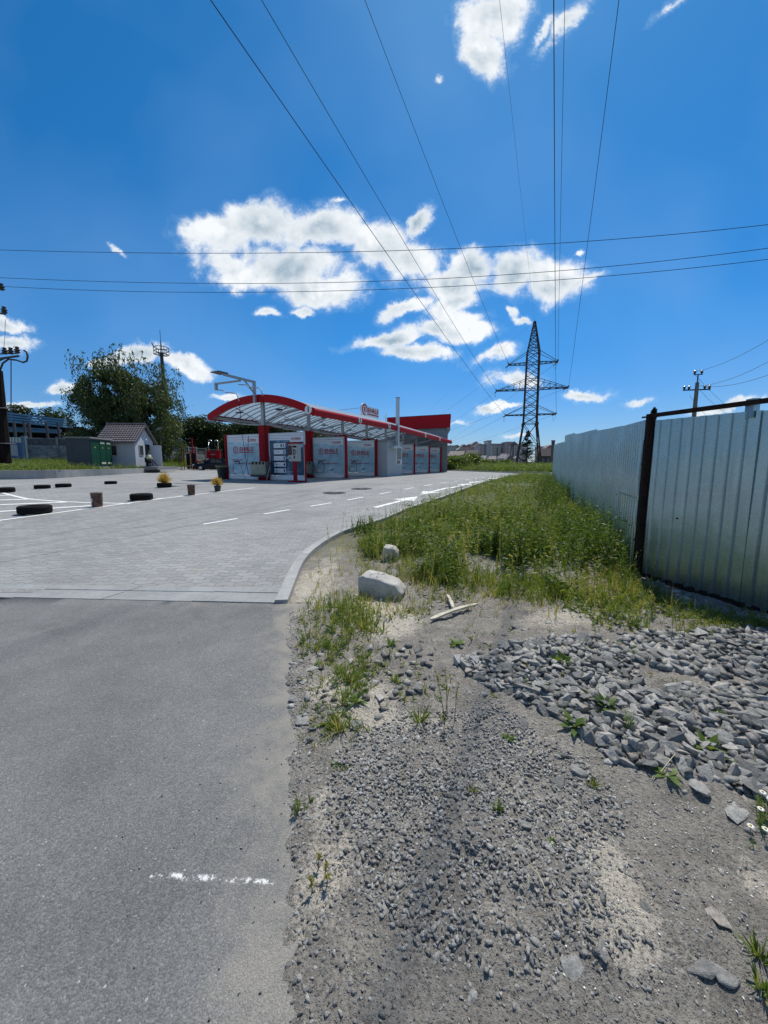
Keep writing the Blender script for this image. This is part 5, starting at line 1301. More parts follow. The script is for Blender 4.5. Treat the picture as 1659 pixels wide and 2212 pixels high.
def partition(row, x0, x1, label, style='water', posts=(), group='printed wash bay partitions'):
    t = empty('wash_bay_partition', cw(x0, ROWS[row], 0), AZ, label, 'partition', group); w_ = x1-x0; H = 2.74
    MB().box((0,-.02,.30),(w_,.02,H)).build('panel', WHT, t)
    fr = MB(); fr.box((-.03,-.035,.04),(.03,.035,H+.02)); fr.box((w_-.03,-.035,.04),(w_+.03,.035,H+.02)); fr.box((.03,-.035,H-.03),(w_-.03,.035,H+.02)); fr.build('frame', mat('aluminium', (.5,.51,.52), .4, metal=.6), t)
    MB().box((.03,-.03,.06),(w_-.03,.03,.28)).build('splash_skirt', WHT, t)
    bz1 = H-.40; mb = MB(); mb.box((.05,-.026,.34),(w_-.05,-.021,bz1)); p = mb.build('printed_banner', BAN1 if style != 'plaques' else BAN2, t)
    tabw = w_*.38; MB().box((w_-.05-tabw,-.031,bz1-.12),(w_-.05,-.0265,bz1+.1)).build('logo_tab', WHT, t)
    logo(p, w_-.05-tabw+.1, bz1-.03, tabw*.72, y=-.036, small=True)
    text_mesh('small_print', 'Німецька технологія миття високого тиску', .055, GREYINK, p, (.1,-.023,bz1+.09), width=w_*.55)
    MB().box((.05,-.024,H-.16),(w_-.05,-.021,H-.135)).build('stripe', mat('pale_grey', (.35,.37,.40), .6), t)
    if style == 'water':
        logo(p, w_*.17, 1.62, w_*.66, y=-.031)
        text_mesh('slogan', 'Технологія чистоти', .09, GREYINK, p, (w_*.42,-.029,1.50), width=w_*.40, shear=.2)
        text_mesh('slogan', 'Німецька', .17, mat('muted_red', (.30,.06,.10), .6), p, (w_*.10,-.029,1.17), shear=.25, width=w_*.34, bold=.004)
        text_mesh('slogan', 'технологія миття', .16, mat('muted_red', (.30,.06,.10), .6), p, (w_*.20,-.029,.95), shear=.25, width=w_*.62, bold=.004)
        MB().box((w_*.06,-.031,.42),(w_*.27,-.0265,.60)).build('mark_label', WHT, t); text_mesh('mark', 'CE', .15, INK, p, (w_*.075,-.033,.455))
        if row > 0:
            mb = MB(); mb.poly([(w_*.52,-.028,.50),(w_*.60,-.028,.50),(w_*.70,-.028,.66),(w_*.60,-.028,.62)], (0,.003,0)); mb.build('green_leaf_mark', mat('leaf_mark', (.03,.19,.13), .6), t)
    else:
        for k in range(5):
            z = 2.03-.36*k; q = MB(); q.box((.35,-.034,z-.13),(1.22,-.0265,z+.13)); pl = q.build('plaque', WHT, t)
            text_mesh('numeral', str(k+1), .24, INK, pl, (1.05,-.037,z-.085), bold=.012)
            if k == 0: MB().box((.86,-.037,z-.08),(1.0,-.0345,z+.09)).build('green_icon', mat('icon_green', (.02,.25,.14), .6), pl)
            for j in range(3): text_mesh('plaque_text', ['Активна піна','Мийка під тиском','Чиста вода','Віск','Осмос'][k], .055, GREYINK if k < 3 else mat('muted_red',(.3,.06,.1),.6), pl, (.42,-.036,z-.01), width=.36) if j == 0 else None
            MB().poly([(.42,-.03,z-.17),(1.1,-.03,z-.17),(1.12,-.03,z-.20),(1.1,-.03,z-.22),(.42,-.03,z-.21)], (0,.003,0)).build('plaque_arrow', INK, t)
        q = MB(); q.poly([(w_*.48,-.028,1.32),(w_*.55,-.028,1.25),(w_-.1,-.028,1.95),(w_-.1,-.028,2.15)], (0,.003,0)); q.build('water_jet', mat('jet_print', (.35,.50,.58), .5), t)
        text_mesh('caption', 'САМООБСЛУГОВУВАННЯ', .07, LOGO_R, p, (w_*.40,-.030,.62), width=w_*.34, shear=.2); text_mesh('caption', 'технологія миття', .07, WHT, p, (w_*.45,-.030,.50), width=w_*.30)
    for xx in posts:
        a = MB(); a.box((xx-x0-.06,-.08,0),(xx-x0+.06,.08,2.82)); a.box((xx-x0-.35,-.12,0),(xx-x0+.15,.12,.06)); a.build('post', REDD, t)
    return t
partition(0, -3.02, -.36, 'front left wash partition with light blue banner and faded red lettering', 'water', posts=(-3.18,))
partition(0, .40, 2.98, 'front right partition with dark navy banner and five numbered white plaques', 'plaques')
partition(1, .36, 2.84, 'light blue bay partition just behind the second red column', 'water', posts=(3.0,))
partition(2, .36, 2.84, 'light blue bay partition immediately left of the grey kiosk', 'water', posts=(3.0,))
partition(4, .36, 2.84, 'first light blue bay partition to the right of the kiosk', 'water', posts=(3.0,))
partition(5, .36, 2.84, 'middle light blue partition between kiosk and rear building', 'water', posts=(3.0,))
partition(6, .36, 2.84, 'last light blue partition against the rear building wall', 'water', posts=(3.0,))
for r in (1, 2, 4, 5): partition(r, -2.84, -.36, ['','left-hand partition of the second bay row, behind the front panels','left-hand partition of the third bay row','','left-hand partition of the fifth bay row','left-hand partition of the sixth bay row'][r], 'water')
# mat-cleaning cabinets in front of the columns
def mat_cabinet(x, y, label):
    t = empty('mat_washing_cabinet', cw(x, y, 0), AZ, label, 'cabinet', 'steel mat cabinets at the column feet')
    MB().box((-.58,-.14,.22),(.58,.1,1.12)).build('body', mat('brushed_green_steel', (.20,.225,.20), .3, metal=.75, var=.25, vscale=4), t, bevel=.015)
    MB().poly([(-.56,-.145,.22),(.56,-.145,.22),(.56,-.30,.36),(-.56,-.30,.36)], (0,0,.02)).build('tray', mat('cab_steel', (.3,.31,.3), .35, metal=.8), t)
    for k in range(4): MB().box((-.43+.27*k,-.19,.95),(-.37+.27*k,-.145,1.10)).build('clip', INK, t)
mat_cabinet(-.0, -.05, 'greenish steel mat-washing cabinet in front of the first red column')
mat_cabinet(-.0, 4.3, 'dark steel mat cabinet at the foot of the second red column')
# payment terminal
pt_ = cw(3.2, -.75, 0); t = empty('payment_terminal', pt_, AZ, 'pale grey payment terminal with red top and pedestal, right of the numbered plaques', 'payment terminal')
MB().box((-.30,-.16,1.12),(.30,.16,2.05)).build('cabinet', mat('terminal_grey', (.42,.43,.40), .45), t, bevel=.02)
MB().box((-.36,-.26,2.05),(.36,.2,2.13)).build('hood', REDD, t, bevel=.02)
MB().box((-.08,-.07,.08),(.08,.07,1.12)).build('pedestal', REDD, t)
MB().poly([(-.34,-.2,0),(.34,-.2,0),(.34,.2,0),(-.34,.2,0)], (0,0,.08)).build('foot_plate', REDD, t)
MB().box((-.28,-.17,1.45),(-.05,-.158,1.95)).build('screen', mat('dark_red_screen', (.06,.01,.012), .2), t)
MB().box((.0,-.17,1.84),(.25,-.158,1.93)).build('card_slot', INK, t)
for k, (a, b) in enumerate(((.05,1.72),(.05,1.62),(.05,1.52),(.14,1.70),(.2,1.6),(.14,1.5),(-.2,1.3),(.1,1.3),(.1,1.38))): MB().box((a-.035,-.172,b-.035),(a+.035,-.158,b+.035)).build('button', INK, t)
mb = MB(); mb.tube([(.62,.1,0),(.62,.1,2.0)], .05, 10); mb.build('guard_post', REDD, t); MB().bar((.0,.1,.05),(.62,.1,.05),.09,.06).build('guard_rail', REDD, t)
# lances and hoses
def lance(x, y, lean, label):
    t = empty('spray_lance', cw(x, y, 0), AZ, label, 'spray lance', 'spray lances leaning in the bays')
    MB().tube([(0,0,.02),(lean*.45,.05,1.0)], .022, 6).build('tube', STEEL, t)
    MB().tube([(lean*.45,.05,.98),(lean*.52,.05,1.12),(lean*.9,.05,1.12)], .035, 6).build('handle', INK, t)
    MB().tube([(lean*.9,.05,1.1),(lean*1.05,.05,.8),(lean*.95,.05,.35),(lean*.4,.05,.25),(lean*.1,.06,.55),(lean*-.2,.06,1.3),(lean*-.3,.07,2.6)], .014, 5).build('hose', INK, t)
lance(-.88, -.35, -1.0, 'spray lance leaning on the front left partition'); lance(.75, -.35, .75, 'spray lance leaning under the numbered plaques')
lance(.62, 4.35, .8, 'spray lance leaning left of the second bay partition'); lance(.62, 8.65, .8, 'spray lance leaning left of the partition beside the kiosk')
# waste bin by the red corner post
c = G(483, 1036); t = empty('waste_bin', (c.x-.2, c.y+.3, z1(c.x,c.y)+.012), 0, 'dark plastic waste bin with tan rim beside the outer red post', 'bin')
MB().lathe([(0,0),(.23,0),(.31,.78),(.27,.78),(.2,.06),(0,.06)], 20).build('body', BLK, t); MB().lathe([(.28,.76),(.37,.76),(.38,.86),(.28,.86)], 20, closed=True).build('rim', mat('tan_rim', (.22,.19,.09), .7), t)
# kiosk between the bays
kx0, kx1, ky0, ky1 = 1.3, 3.85, 9.16, 11.9
t = empty('kiosk', cw(0,0,0), AZ, 'small light grey flat-roofed kiosk in the middle of the wash row with a white-framed window', 'kiosk')
mb = MB()
mb.box((kx0,ky0,0),(kx1,ky1,2.62)); mb.build('wall', GREYW, t); MB().box((kx0-.05,ky0-.05,2.62),(kx1+.05,ky1+.05,2.76)).build('roof', GREYD, t)
f = MB(); f.box((kx1+.0,ky0+1.55,.92),(kx1+.05,ky0+2.55,2.28)); f = f.build('window', WHT, t); MB().box((kx1+.05,ky0+1.62,1.3),(kx1+.058,ky0+2.48,2.22)).build('pane', GLASS, f); MB().box((kx1+.05,ky0+1.62,.97),(kx1+.058,ky0+2.3,1.25)).build('pane', GLASS, f)
t = empty('flue', cw(0,0,0), AZ, 'tall square pale metal flue rising from the kiosk wall above the canopy', 'flue')
fx, fy = kx1+.14, ky0+1.3
MB().box((fx-.0,fy-.11,2.25),(fx+.22,fy+.11,6.0)).build('duct', mat('zinc_duct', (.52,.54,.55), .4, metal=.4), t); MB().bar((fx+.16,fy-1.0,2.2),(fx+.16,fy+.1,2.3),.2,.2).build('elbow', mat('zinc_duct', (.52,.54,.55), .4), t)
MB().box((fx-.02,fy-.13,5.97),(fx+.24,fy+.13,6.03)).build('cap', STEEL, t)
# rear building
y0 = 25.35; t = empty('wash_service_building', cw(0,0,0), AZ, 'grey service building with a bright red parapet closing the far end of the wash', 'building')
MB().poly([(-3.6,y0,-.3),(3.5,y0,-.3),(3.5,y0,5.3),(-3.6,y0,5.3)], (-1.35,4.2,0)).build('wall', GREYD, t)
MB().poly([(-3.95,y0-.35,4.95),(3.85,y0-.35,4.95),(3.9,y0-.35,6.36),(-3.95,y0-.35,6.36)], (-1.45,4.8,0)).build('parapet', RED, t)
MB().poly([(3.5,y0-.34,5.0),(3.84,y0-.34,5.0),(3.5,y0-.34,4.4)], (-1.4,4.6,0)).build('eave_bracket', GREYD, t)
MB().poly([(-3.97,y0-.37,6.36),(3.92,y0-.37,6.36),(3.92,y0-.37,6.41),(-3.97,y0-.37,6.41)], (-1.46,4.84,0)).build('coping', mat('dark_coping', (.05,.02,.02), .5), t)
# roof sign
t = empty('roof_sign', cw(0,0,0), AZ, 'rooftop sign reading EHRLE in red with a round emblem, on struts above the canopy', 'sign')
sx, sy0, sy1 = .0, 12.0, 15.1; zb_ = 5.02
sg = empty('tmp', (0,0,0)); bpy.data.objects.remove(sg)
bd = MB(); bd.box((sx-.06,sy0+.85,zb_+.08),(sx+.06,sy1,zb_+.92)); bd = bd.build('sign_board', mat('sign_white', (.72,.72,.72), .5), t)
dk = MB(); dk.tube([(sx-.07,sy0+.45,zb_+.56),(sx+.07,sy0+.45,zb_+.56)], .56, 28); dk = dk.build('emblem_disc', mat('sign_white', (.72,.72,.72), .5), t)
text_mesh('word', 'EHRLE', .6, LOGO_R, bd, (sx+.075, sy0+.98, zb_+.42), bold=.016, width=2.0, height=.38, shear=.1, rot=(0,0,PI/2))
MB().box((sx+.062,sy0+.95,zb_+.20),(sx+.07,sy1-.08,zb_+.31)).build('underline', LOGO_R, bd)
mb = MB(); n = 26
for k in range(n):
    a0, a1 = R(-30+310*k/n), R(-30+310*(k+1)/n); r0, r1 = .34, .48; yc, zc = sy0+.45, zb_+.58
    mb.poly([(sx+.072,yc+r0*math.cos(a0),zc+r0*math.sin(a0)),(sx+.072,yc+r1*math.cos(a0),zc+r1*math.sin(a0)),(sx+.072,yc+r1*math.cos(a1),zc+r1*math.sin(a1)),(sx+.072,yc+r0*math.cos(a1),zc+r0*math.sin(a1))], (.006,0,0))
mb.build('emblem', LOGO_R, dk); text_mesh('emblem_letter', 'E', .5, LOGO_R, dk, (sx+.08, sy0+.31, zb_+.41), bold=.03, rot=(0,0,PI/2))
st = MB()
for yy in (sy0+.3, sy0+1.2, sy0+2.1, sy0+2.9): st.bar((sx,yy,4.75),(sx,yy,zb_+.1),.04)
for zz in (zb_+.75, zb_+.15): st.bar((sx,sy0+.4,zz),(sx-2.6,sy0-.2,zz-.2),.035)
st.build('strut', STEEL, t)
t = empty('satellite_dish', cw(.4, 15.9, 4.75), AZ, 'small pale dish antenna on the canopy ridge just right of the roof sign', 'antenna')
MB().tube([(0,0,0),(0,0,.5)], .03, 6).build('mast', STEEL, t); q = MB(); q.lathe([(0,0),(.2,.03),(.33,.1)], 18); o = q.build('dish', WHT, t, loc=(0,0,.6)); o.rotation_euler = (R(60), 0, R(-60))

# ================================================================== PYLON AND LINES
PY = Vector((29.75, 80, z1(30,80)))
LAT = mat('rusty_lattice_steel', (.085,.062,.053), .9, spec=.1, var=.3, vscale=3)
ANG = R(-16)
def zl(py): return P(1140, py, 80).z-PY.z
ZW, ZT, ZB1, ZB2, ZB3 = zl(916), zl(694.4), zl(896), zl(841), zl(785)
ARMS = (('top',ZB3,zl(761),4.6),('mid',ZB2,zl(820),6.75),('low',ZB1,zl(878),4.8))
def pylon():
    t = empty('power_pylon', PY, ANG, 'tall dark steel lattice power pylon with three pairs of crossarms', 'pylon')
    zn = zl(761)
    def hw(z):
        if z < ZW: return 2.45+(1.28-2.45)*z/ZW
        if z < zn: return 1.28-(z-ZW)*.010
        return max(.09, 1.12*(1-(z-zn)/(ZT-zn+.6))+.02)
    def corners(z): h = hw(z); return [Vector((sx*h, sy*h, z)) for sx, sy in ((-1,-1),(1,-1),(1,1),(-1,1))]
    zs = [0,ZW,zn,ZT]
    for k in range(4):
        lg = MB()
        for a, b in zip(zs[:-1], zs[1:]): lg.bar(corners(a)[k], corners(b)[k], .27 if b < 10 else (.23 if b < zn+1 else .16))
        lg.build('leg', LAT, t)
    st = (zn-ZW)/9
    br = MB(); levels = [0,ZW*.52,ZW]+[ZW+st*i for i in range(1,10)]+[zn+(ZT-zn)*f for f in (.2,.4,.58,.74,.88,1)]
    for a, b in zip(levels[:-1], levels[1:]):
        ca, cb = corners(a), corners(b); wd = .095
        for k in range(4):
            j = (k+1)%4; br.bar(ca[k], cb[j], wd); br.bar(ca[j], cb[k], wd)
            if a < ZW or abs(b-ZW) < .1 or b > zn-.1: br.bar(cb[k], cb[j], wd)
    for z in (ZB1, ZB2, ZB3, zl(878), zl(820)):
        cb = corners(z)
        for k in range(4): br.bar(cb[k], cb[(k+1)%4], .09)
    for k in range(4):
        p = corners(ZW)[k]; br.box((p.x-.26,p.y-.26,ZW-.3),(p.x+.26,p.y+.26,ZW+.25))
    br.build('bracing', LAT, t)
    for nm, z, ztp, Ln in ARMS:
        for s in (-1, 1):
            m = MB(); h = hw(z); h2 = hw(ztp)
            for sy in (-1, 1):
                tip = Vector((s*Ln, sy*.42, z)); m.bar((s*h, sy*h, z), tip, .14); m.bar((s*h2, sy*h2, ztp), tip+Vector((0,0,.05)), .08)
                nn = 4 if nm == 'mid' else 0
                for q in range(1, nn+1):
                    f = q/(nn+1); a = Vector((s*h, sy*h, z)).lerp(tip, f); b = Vector((s*h2, sy*h2, ztp)).lerp(tip, f); f2 = (q-1)/(nn+1); a2 = Vector((s*h, sy*h, z)).lerp(tip, f2)
                    m.bar(a, b, .055); m.bar(a2, b, .055)
            for q in range(4):
                f, g = q/4, (q+1)/4; m.bar(Vector((s*h,-h,z)).lerp(Vector((s*Ln,-.42,z)), f), Vector((s*h,h,z)).lerp(Vector((s*Ln,.42,z)), g), .06)
                m.bar(Vector((s*h,h,z)).lerp(Vector((s*Ln,.42,z)), f), Vector((s*h,-h,z)).lerp(Vector((s*Ln,-.42,z)), g), .06)
            m.bar((s*Ln,-.55,z),(s*Ln,.55,z),.12)
            m.build('crossarm', LAT, t)
    return t
pyl = pylon(); M_P = Matrix.Translation(PY) @ Matrix.Rotation(ANG, 4, 'Z')
INS = mat('insulator_glass', (.22,.27,.26), .25); WIRE = mat('aluminium_wire', (.035,.04,.05), .6, metal=.3)
tips = {}
for nm, z, Ln in (('t',ZB3,4.6),('m',ZB2,6.75),('l',ZB1,4.8)):
    for s in (-1, 1): tips[nm+('L' if s < 0 else 'R')] = (Vector((s*Ln,-.5,z)), Vector((s*Ln,.5,z)))
def catenary(a, b, sag, n=24): return [a.lerp(b, k/n)-Vector((0,0,4*sag*(k/n)*(1-k/n))) for k in range(n+1)]
tops = {'lL':(455,0,10.0),'mL':(565,0,14.5),'tL':(788,0,20.0),'lR':(1196,0,9.8),'tR':(1220,0,20.0),'mR':(1337,0,14.5)}
SIDE = {'lL':'lowest left','mL':'middle left','tL':'top left','lR':'lowest right','tR':'top right','mR':'middle right'}
FARP = Vector((-70, 560, 0))
def insulator(a, d, Ln, parent):
    mb = MB(); pr = []; 
    n = 9; x, y, z = basis(d); z = Vector(d).normalized(); pts = []; rs = []
    for k in range(n*2+1): pts.append(a+z*(Ln*k/(n*2))); rs.append(.13 if k % 2 else .05)
    mb.tube(pts, rs, 8); return mb.build('insulator', INS, parent)
for key, (px, py, h) in tops.items():
    x, y, z = ray(px, py); k = h/z; Pt = Vector((x*k, y*k, EYE+h))
    near_l, far_l = tips[key]; a = M_P @ near_l; dr = (Pt-a).normalized()
    iv = M_P.inverted().to_3x3()
    insulator(near_l, iv @ dr, 1.5, pyl)
    a2 = a+dr*1.5; end = Pt+(Pt-a2)*1.2; end = Vector((end.x, end.y, Pt.z+2.5 if False else end.z*.0+Pt.z+ (Pt.z-a2.z)*.9))
    pts = [a2.lerp(Pt, t)-Vector((0,0,4*.5*t*(1-t))) for t in np.linspace(0,1,30)]+[Pt.lerp(end, t) for t in (.25,.5,.75,1)]
    # wires thin with their real size: about 2.4 cm, slightly heavier near the pylon
    o = MB().tube(pts, [.026-.014*i/29 if i < 30 else .012 for i in range(len(pts))], 5).build('power_line', WIRE, smooth=True); tag(o, SIDE[key]+' conductor running from the pylon over the viewer', 'power line', 'conductors over the viewer')
    b = M_P @ far_l; side = -1 if key[1] == 'L' else 1
    fe = {'tL':(500,1010,22),'mL':(520,1005,17),'lL':(540,1004,12),'tR':(700,1003,21),'mR':(690,1003,16),'lR':(720,1003,11)}[key]
    dirs = {'tL':(937,897),'mL':(975,905),'lL':(970,948),'tR':(985,934),'mR':(960,925),'lR':(1000,955)}[key]
    q = P(dirs[0], dirs[1], 160); d2 = (q-b).normalized(); insulator(far_l, iv @ d2, 1.5, pyl); b2 = b+d2*1.5
    e2 = b+(q-b)*2.2; pts = [b2.lerp(e2, t)-Vector((0,0,4*1.5*t*(1-t))) for t in np.linspace(0,1,16)]
    o = MB().tube(pts, .022, 4).build('power_line', WIRE); tag(o, SIDE[key]+' conductor leaving the pylon away to the left behind the car wash', 'power line', 'conductors leaving behind the pylon')
    A, B = near_l+iv@dr*1.5, far_l+iv@d2*1.5; MB().tube(catenary(A, B, 1.3, 12), .018, 5).build('jumper_loop', WIRE, pyl)
x, y, z = ray(1079, 0); k = 27/z; Pt = Vector((x*k, y*k, EYE+27)); a = M_P @ Vector((0,0,ZT))
o = MB().tube([a.lerp(Pt+(Pt-a)*.5, t) for t in np.linspace(0,1,12)], .011, 5).build('power_line', mat('thin_wire', (.12,.17,.22), .5)); tag(o, 'thin earth wire from the very top of the pylon', 'power line')
q = P(932, 880, 160); o = MB().tube([a.lerp(a+(q-a)*2, t) for t in np.linspace(0,1,8)], .012, 4).build('power_line', WIRE); tag(o, 'thin earth wire leaving the pylon peak down to the left', 'power line')
# three lines crossing the whole view
for pts, Y0, Y1, lab in (([(-60,538),(0,540),(290,546),(560,547),(1000,536),(1330,517),(1659,485),(1760,473)],24,17,'highest of the three lines crossing the picture from side to side'),
                     ([(-60,597),(0,600),(300,609),(550,614),(1000,598),(1330,575),(1659,536),(1760,522)],24,17,'middle of the three lines crossing the picture from side to side'),
                     ([(-60,614),(0,619),(250,628),(540,632),(1000,617),(1330,595),(1659,560),(1760,547)],24,17,'lowest of the three lines crossing the picture from side to side')):
    xs = [p[0] for p in pts]; W_ = []
    cf = np.polyfit(xs, [p[1] for p in pts], 4)
    for xx in np.linspace(-60, 1760, 40):
        W_.append(P(xx, float(np.polyval(cf, xx)), Y0+(Y1-Y0)*(xx+60)/1820))
    o = MB().tube(W_, .0125, 5).build('power_line', mat('dark_wire', (.012,.014,.018), .6), smooth=True); tag(o, lab, 'power line', 'lines crossing from side to side')
# small concrete pole behind the fence
YP = 26; b = P(1489, 1000, YP); t = empty('utility_pole', (b.x, YP, z1(b.x,YP)), R(-12), 'slim concrete power pole with six dark insulators rising behind the metal fence', 'utility pole')
POLEC = mat('pole_concrete', (.16,.15,.13), .85, var=.2, vscale=5)
hz = lambda py: P(1489, py, YP).z-z1(b.x,YP)
MB().tube([(0,0,0),(0,0,hz(826))], [.17,.11], 8).build('pole', POLEC, t); MB().tube([(0,0,hz(830)),(0,0,hz(809))], .035, 6).build('rod', RUST, t)
MB().bar((-.78,0,hz(842)),(.78,0,hz(842)),.07).build('crossarm', RUST, t); MB().bar((-.25,0,hz(809)),(.25,0,hz(809)),.05).build('crossarm', RUST, t)
for xx, zz in ((-.72,842),(-.45,842),(.45,842),(.72,842),(-.2,809),(.2,809)): MB().lathe([(0,0),(.05,.02),(.08,.1),(.06,.13),(.08,.2),(0,.26)], 10, (xx,0,hz(zz)+.03)).build('insulator', mat('brown_insulator', (.02,.018,.018), .3), t)
top = lambda px, py: P(px, py, YP)
for (a, e, lab) in (((1500,803),(1659,713),'upper wire running right from the slim pole behind the fence'),((1510,834),(1659,760),'middle wire running right from the slim pole behind the fence'),((1514,834),(1659,788),'lower wire running right from the slim pole behind the fence')):
    A = top(*a); B = P(e[0], e[1], 20); C = B+(B-A)*.6
    o = MB().tube(catenary(A, C, .55, 16), .011, 4).build('power_line', mat('dark_wire',(.012,.014,.018),.6)); tag(o, lab, 'power line', 'wires of the slim pole')
for (a, e, lab) in (((1498,806),(1620,895),'first thin wire sinking behind the fence from the slim pole'),((1512,843),(1600,893),'second thin wire sinking behind the fence from the slim pole'),((1490,855),(1560,905),'shortest thin wire sinking behind the fence from the slim pole')):
    A = top(*a); B = P(e[0], e[1]+8, 48); o = MB().tube(catenary(A, B, .5, 10), .011, 4).build('power_line', mat('dark_wire',(.012,.014,.018),.6)); tag(o, lab, 'power line', 'wires of the slim pole')
# ================================================================== LEFT BANK
# retaining wall and raised bank behind it
def bank_z(t): return .95+.12*min(1, t*8)+.60*float(S((t-.22)/.6))
def make_bank():
    W_ = smooth_line([(p[0], p[1]) for p in WALL], 6); F_ = smooth_line(BANKF, 6); V = []; n = 26
    for (a, b) in zip(W_, F_):
        for k in range(n+1):
            t = k/n; x = a[0]+(b[0]-a[0])*t*1.25; y = a[1]+(b[1]-a[1])*t*1.25
            V.append((x, y, bank_z(t)-.02+.03*float(vnoise(x*1.5, y*1.5))))
    m = n+1; i = (np.arange(len(W_)-1)[:, None]*m+np.arange(n)[None]).ravel()
    loops = np.stack([i, i+1, i+m+1, i+m], 1).ravel()
    o = np_mesh('grass_bank', np.array(V), loops, np.full(len(i), 4), mat('bank_soil', (.07,.085,.03), .95, var=.4, vscale=3, bump=.5, bscale=10), smooth=True); tag(o, kind='structure')
    mb = MB(); fine = resample(W_, .6)
    for i in range(0, len(fine)-1, 5):
        seg = fine[i:i+6]; 
        if len(seg) < 2: continue
        n0 = len(mb.v); pts = [Vector((*p, 0)) for p in seg]; pts[-1] = pts[-1].lerp(pts[-2], .03)
        for k, p in enumerate(pts):
            d = (pts[min(k+1,len(pts)-1)]-pts[max(k-1,0)]).normalized(); nr = Vector((d.y, -d.x, 0))
            for o_, zz in ((.02,z1(p.x,p.y)-.2),(-.24,z1(p.x,p.y)-.2),(-.24,.965),(.02,.965)): q = p+nr*o_; mb.v.append((q.x, q.y, zz))
        for k in range(len(pts)-1):
            for j in range(4): a = n0+k*4+j; b = n0+k*4+(j+1)%4; mb.f.append((a, b, b+4, a+4))
        mb.f.append((n0,n0+3,n0+2,n0+1)); e = n0+(len(pts)-1)*4; mb.f.append((e,e+1,e+2,e+3))
    o = mb.build('retaining_wall', CONC); tag(o, 'long low pale concrete retaining wall along the left edge of the lot', 'wall')
    rb = Ribbons(); N_ = 15000; u = RNG.random(N_)*(len(W_)-1.01); k = u.astype(int); f = u-k; t = RNG.random(N_)**1.2
    Wa, Fa = np.array(W_), np.array(F_); a = Wa[k]*(1-f[:,None])+Wa[k+1]*f[:,None]; b = Fa[k]*(1-f[:,None])+Fa[k+1]*f[:,None]; q = a+(b-a)*(t[:,None]*1.0+.015)
    vis = (q[:,0] > -q[:,1]*1.05-3) & ~((q[:,0] > -26.6) & (q[:,0] < -21.9) & (q[:,1] > 30.6) & (q[:,1] < 40) & (t < .5) & (q[:,0] > -25.0))
    q = q[vis]; t = t[vis]; z = np.array([bank_z(x) for x in t])-.03; c = fbm(q[:,0], q[:,1], .7, 3, 5); kp = RNG.random(len(q)) < np.clip((c-.25)*3.5, .1, 1); q = q[kp]; z = z[kp]
    kk = RNG.random(len(q)) < .5
    tufts(rb, q[kk], z[kk], 7, .15, .42, .025, .45, (.3,.8), .4, .08); leafy(rb, q[~kk], z[~kk], .2, .55, 9, .16, .05, (.2,.8))
    o = rb.build('bank_grass', GRASS); tag(o, 'rough green grass and weeds on the raised bank at the left', 'grass', kind='stuff')
make_bank()
# paved step at the end of the wall
mb = MB(); mb.box((-26.0,41.5,.3),(-22.9,43.2,.98)); 
# concrete panel fence
PANEL = mat('stained_concrete_panel', (.27,.27,.255), .9, var=.35, vscale=2.2, bump=.5, bscale=20, var2=.35, v2scale=1.1)
PANELD = mat('dark_concrete_panel', (.10,.10,.095), .9, var=.4, vscale=3, bump=.4, bscale=20)
def cfence(pts, zb_, zt_, label):
    t = empty('concrete_fence', (0,0,0), 0, label, 'fence')
    for i, (a, b) in enumerate(zip(pts[:-1], pts[1:])):
        A, B = Vector((*a,0)), Vector((*b,0)); d = (B-A); z0, z2 = zb_[i], zt_[i]; H = z2-z0
        mb = MB(); ang = math.atan2(d.y, d.x); M = Matrix.Translation(A) @ Matrix.Rotation(ang, 4, 'Z'); Ln = d.length
        mb.box((.1,-.04,z0),(Ln-.1,.04,z0+H*.30), M); mb.box((.1,-.05,z0+H*.31),(Ln-.1,.05,z0+H*.70), M); mb.build('panel', PANEL, t)
        mb = MB(); mb.box((.1,-.04,z0+H*.72),(Ln-.1,.04,z2-.08), M); mb.build('top_panel', PANELD, t)
        mb = MB(); mb.box((-.02,-.09,z2-.08),(Ln-.02,.09,z2), M); mb.build('coping', PANEL, t)
        mb = MB(); mb.box((-.1,-.12,z0-.4),(.1,.12,z2+.15), M); mb.build('post', PANEL, t)
def lerp2(a, b, t): return (a[0]+(b[0]-a[0])*t, a[1]+(b[1]-a[1])*t)
LF = [P(x, 995, 40.5+ (x/170)*3.0) for x in (-60, 62, 128, 190)]
cfence([(-50,37.5)]+[(p.x, p.y) for p in LF][1:], [1.55]*3, [4.1]*3, 'stained concrete panel fence on the bank left of the green transformer cabinet')
RFp = [(344,50),(367,52.0),(390,54),(408,56),(425,58),(445,60.5),(480,65),(520,70),(560,75)]
RF = [(P(px, 1000, Y).x, Y) for px, Y in RFp]
cfence([(-32.4,47.0)]+RF, [1.2]*2+[1.1,.95,.8,.7]+[.5]*3, [3.75,3.75,3.8,3.75,3.7,3.65,3.6,3.6,3.6], 'concrete panel fence running behind the parked car and the booth')
# blue gate
g = P(60, 990, 39.6); t = empty('metal_gate', (g.x, 39.6, 1.5), R(12), 'blue steel gate with a white square panel left of the concrete fence', 'gate')
BLUE = mat('blue_paint', (.03,.08,.22), .5, var=.2, vscale=4)
MB().box((-4.2,-.04,.1),(-.35,.04,1.95)).build('leaf', BLUE, t); MB().box((-3.0,-.07,.65),(-.75,-.045,1.75)).build('white_panel', mat('faded_white', (.34,.36,.38), .8, var=.1, vscale=3), t)
MB().box((-.35,-.1,-.3),(-.0,.1,2.65)).build('post', mat('pale_blue_post', (.10,.17,.22), .7, var=.2), t)
mb = MB()
for k in range(14): x = -4.2+k*.275; mb.box((x,-.03,1.97),(x+.16,.03,2.5))
mb.build('corrugated_top', mat('pale_corrugated', (.33,.42,.44), .6), t)
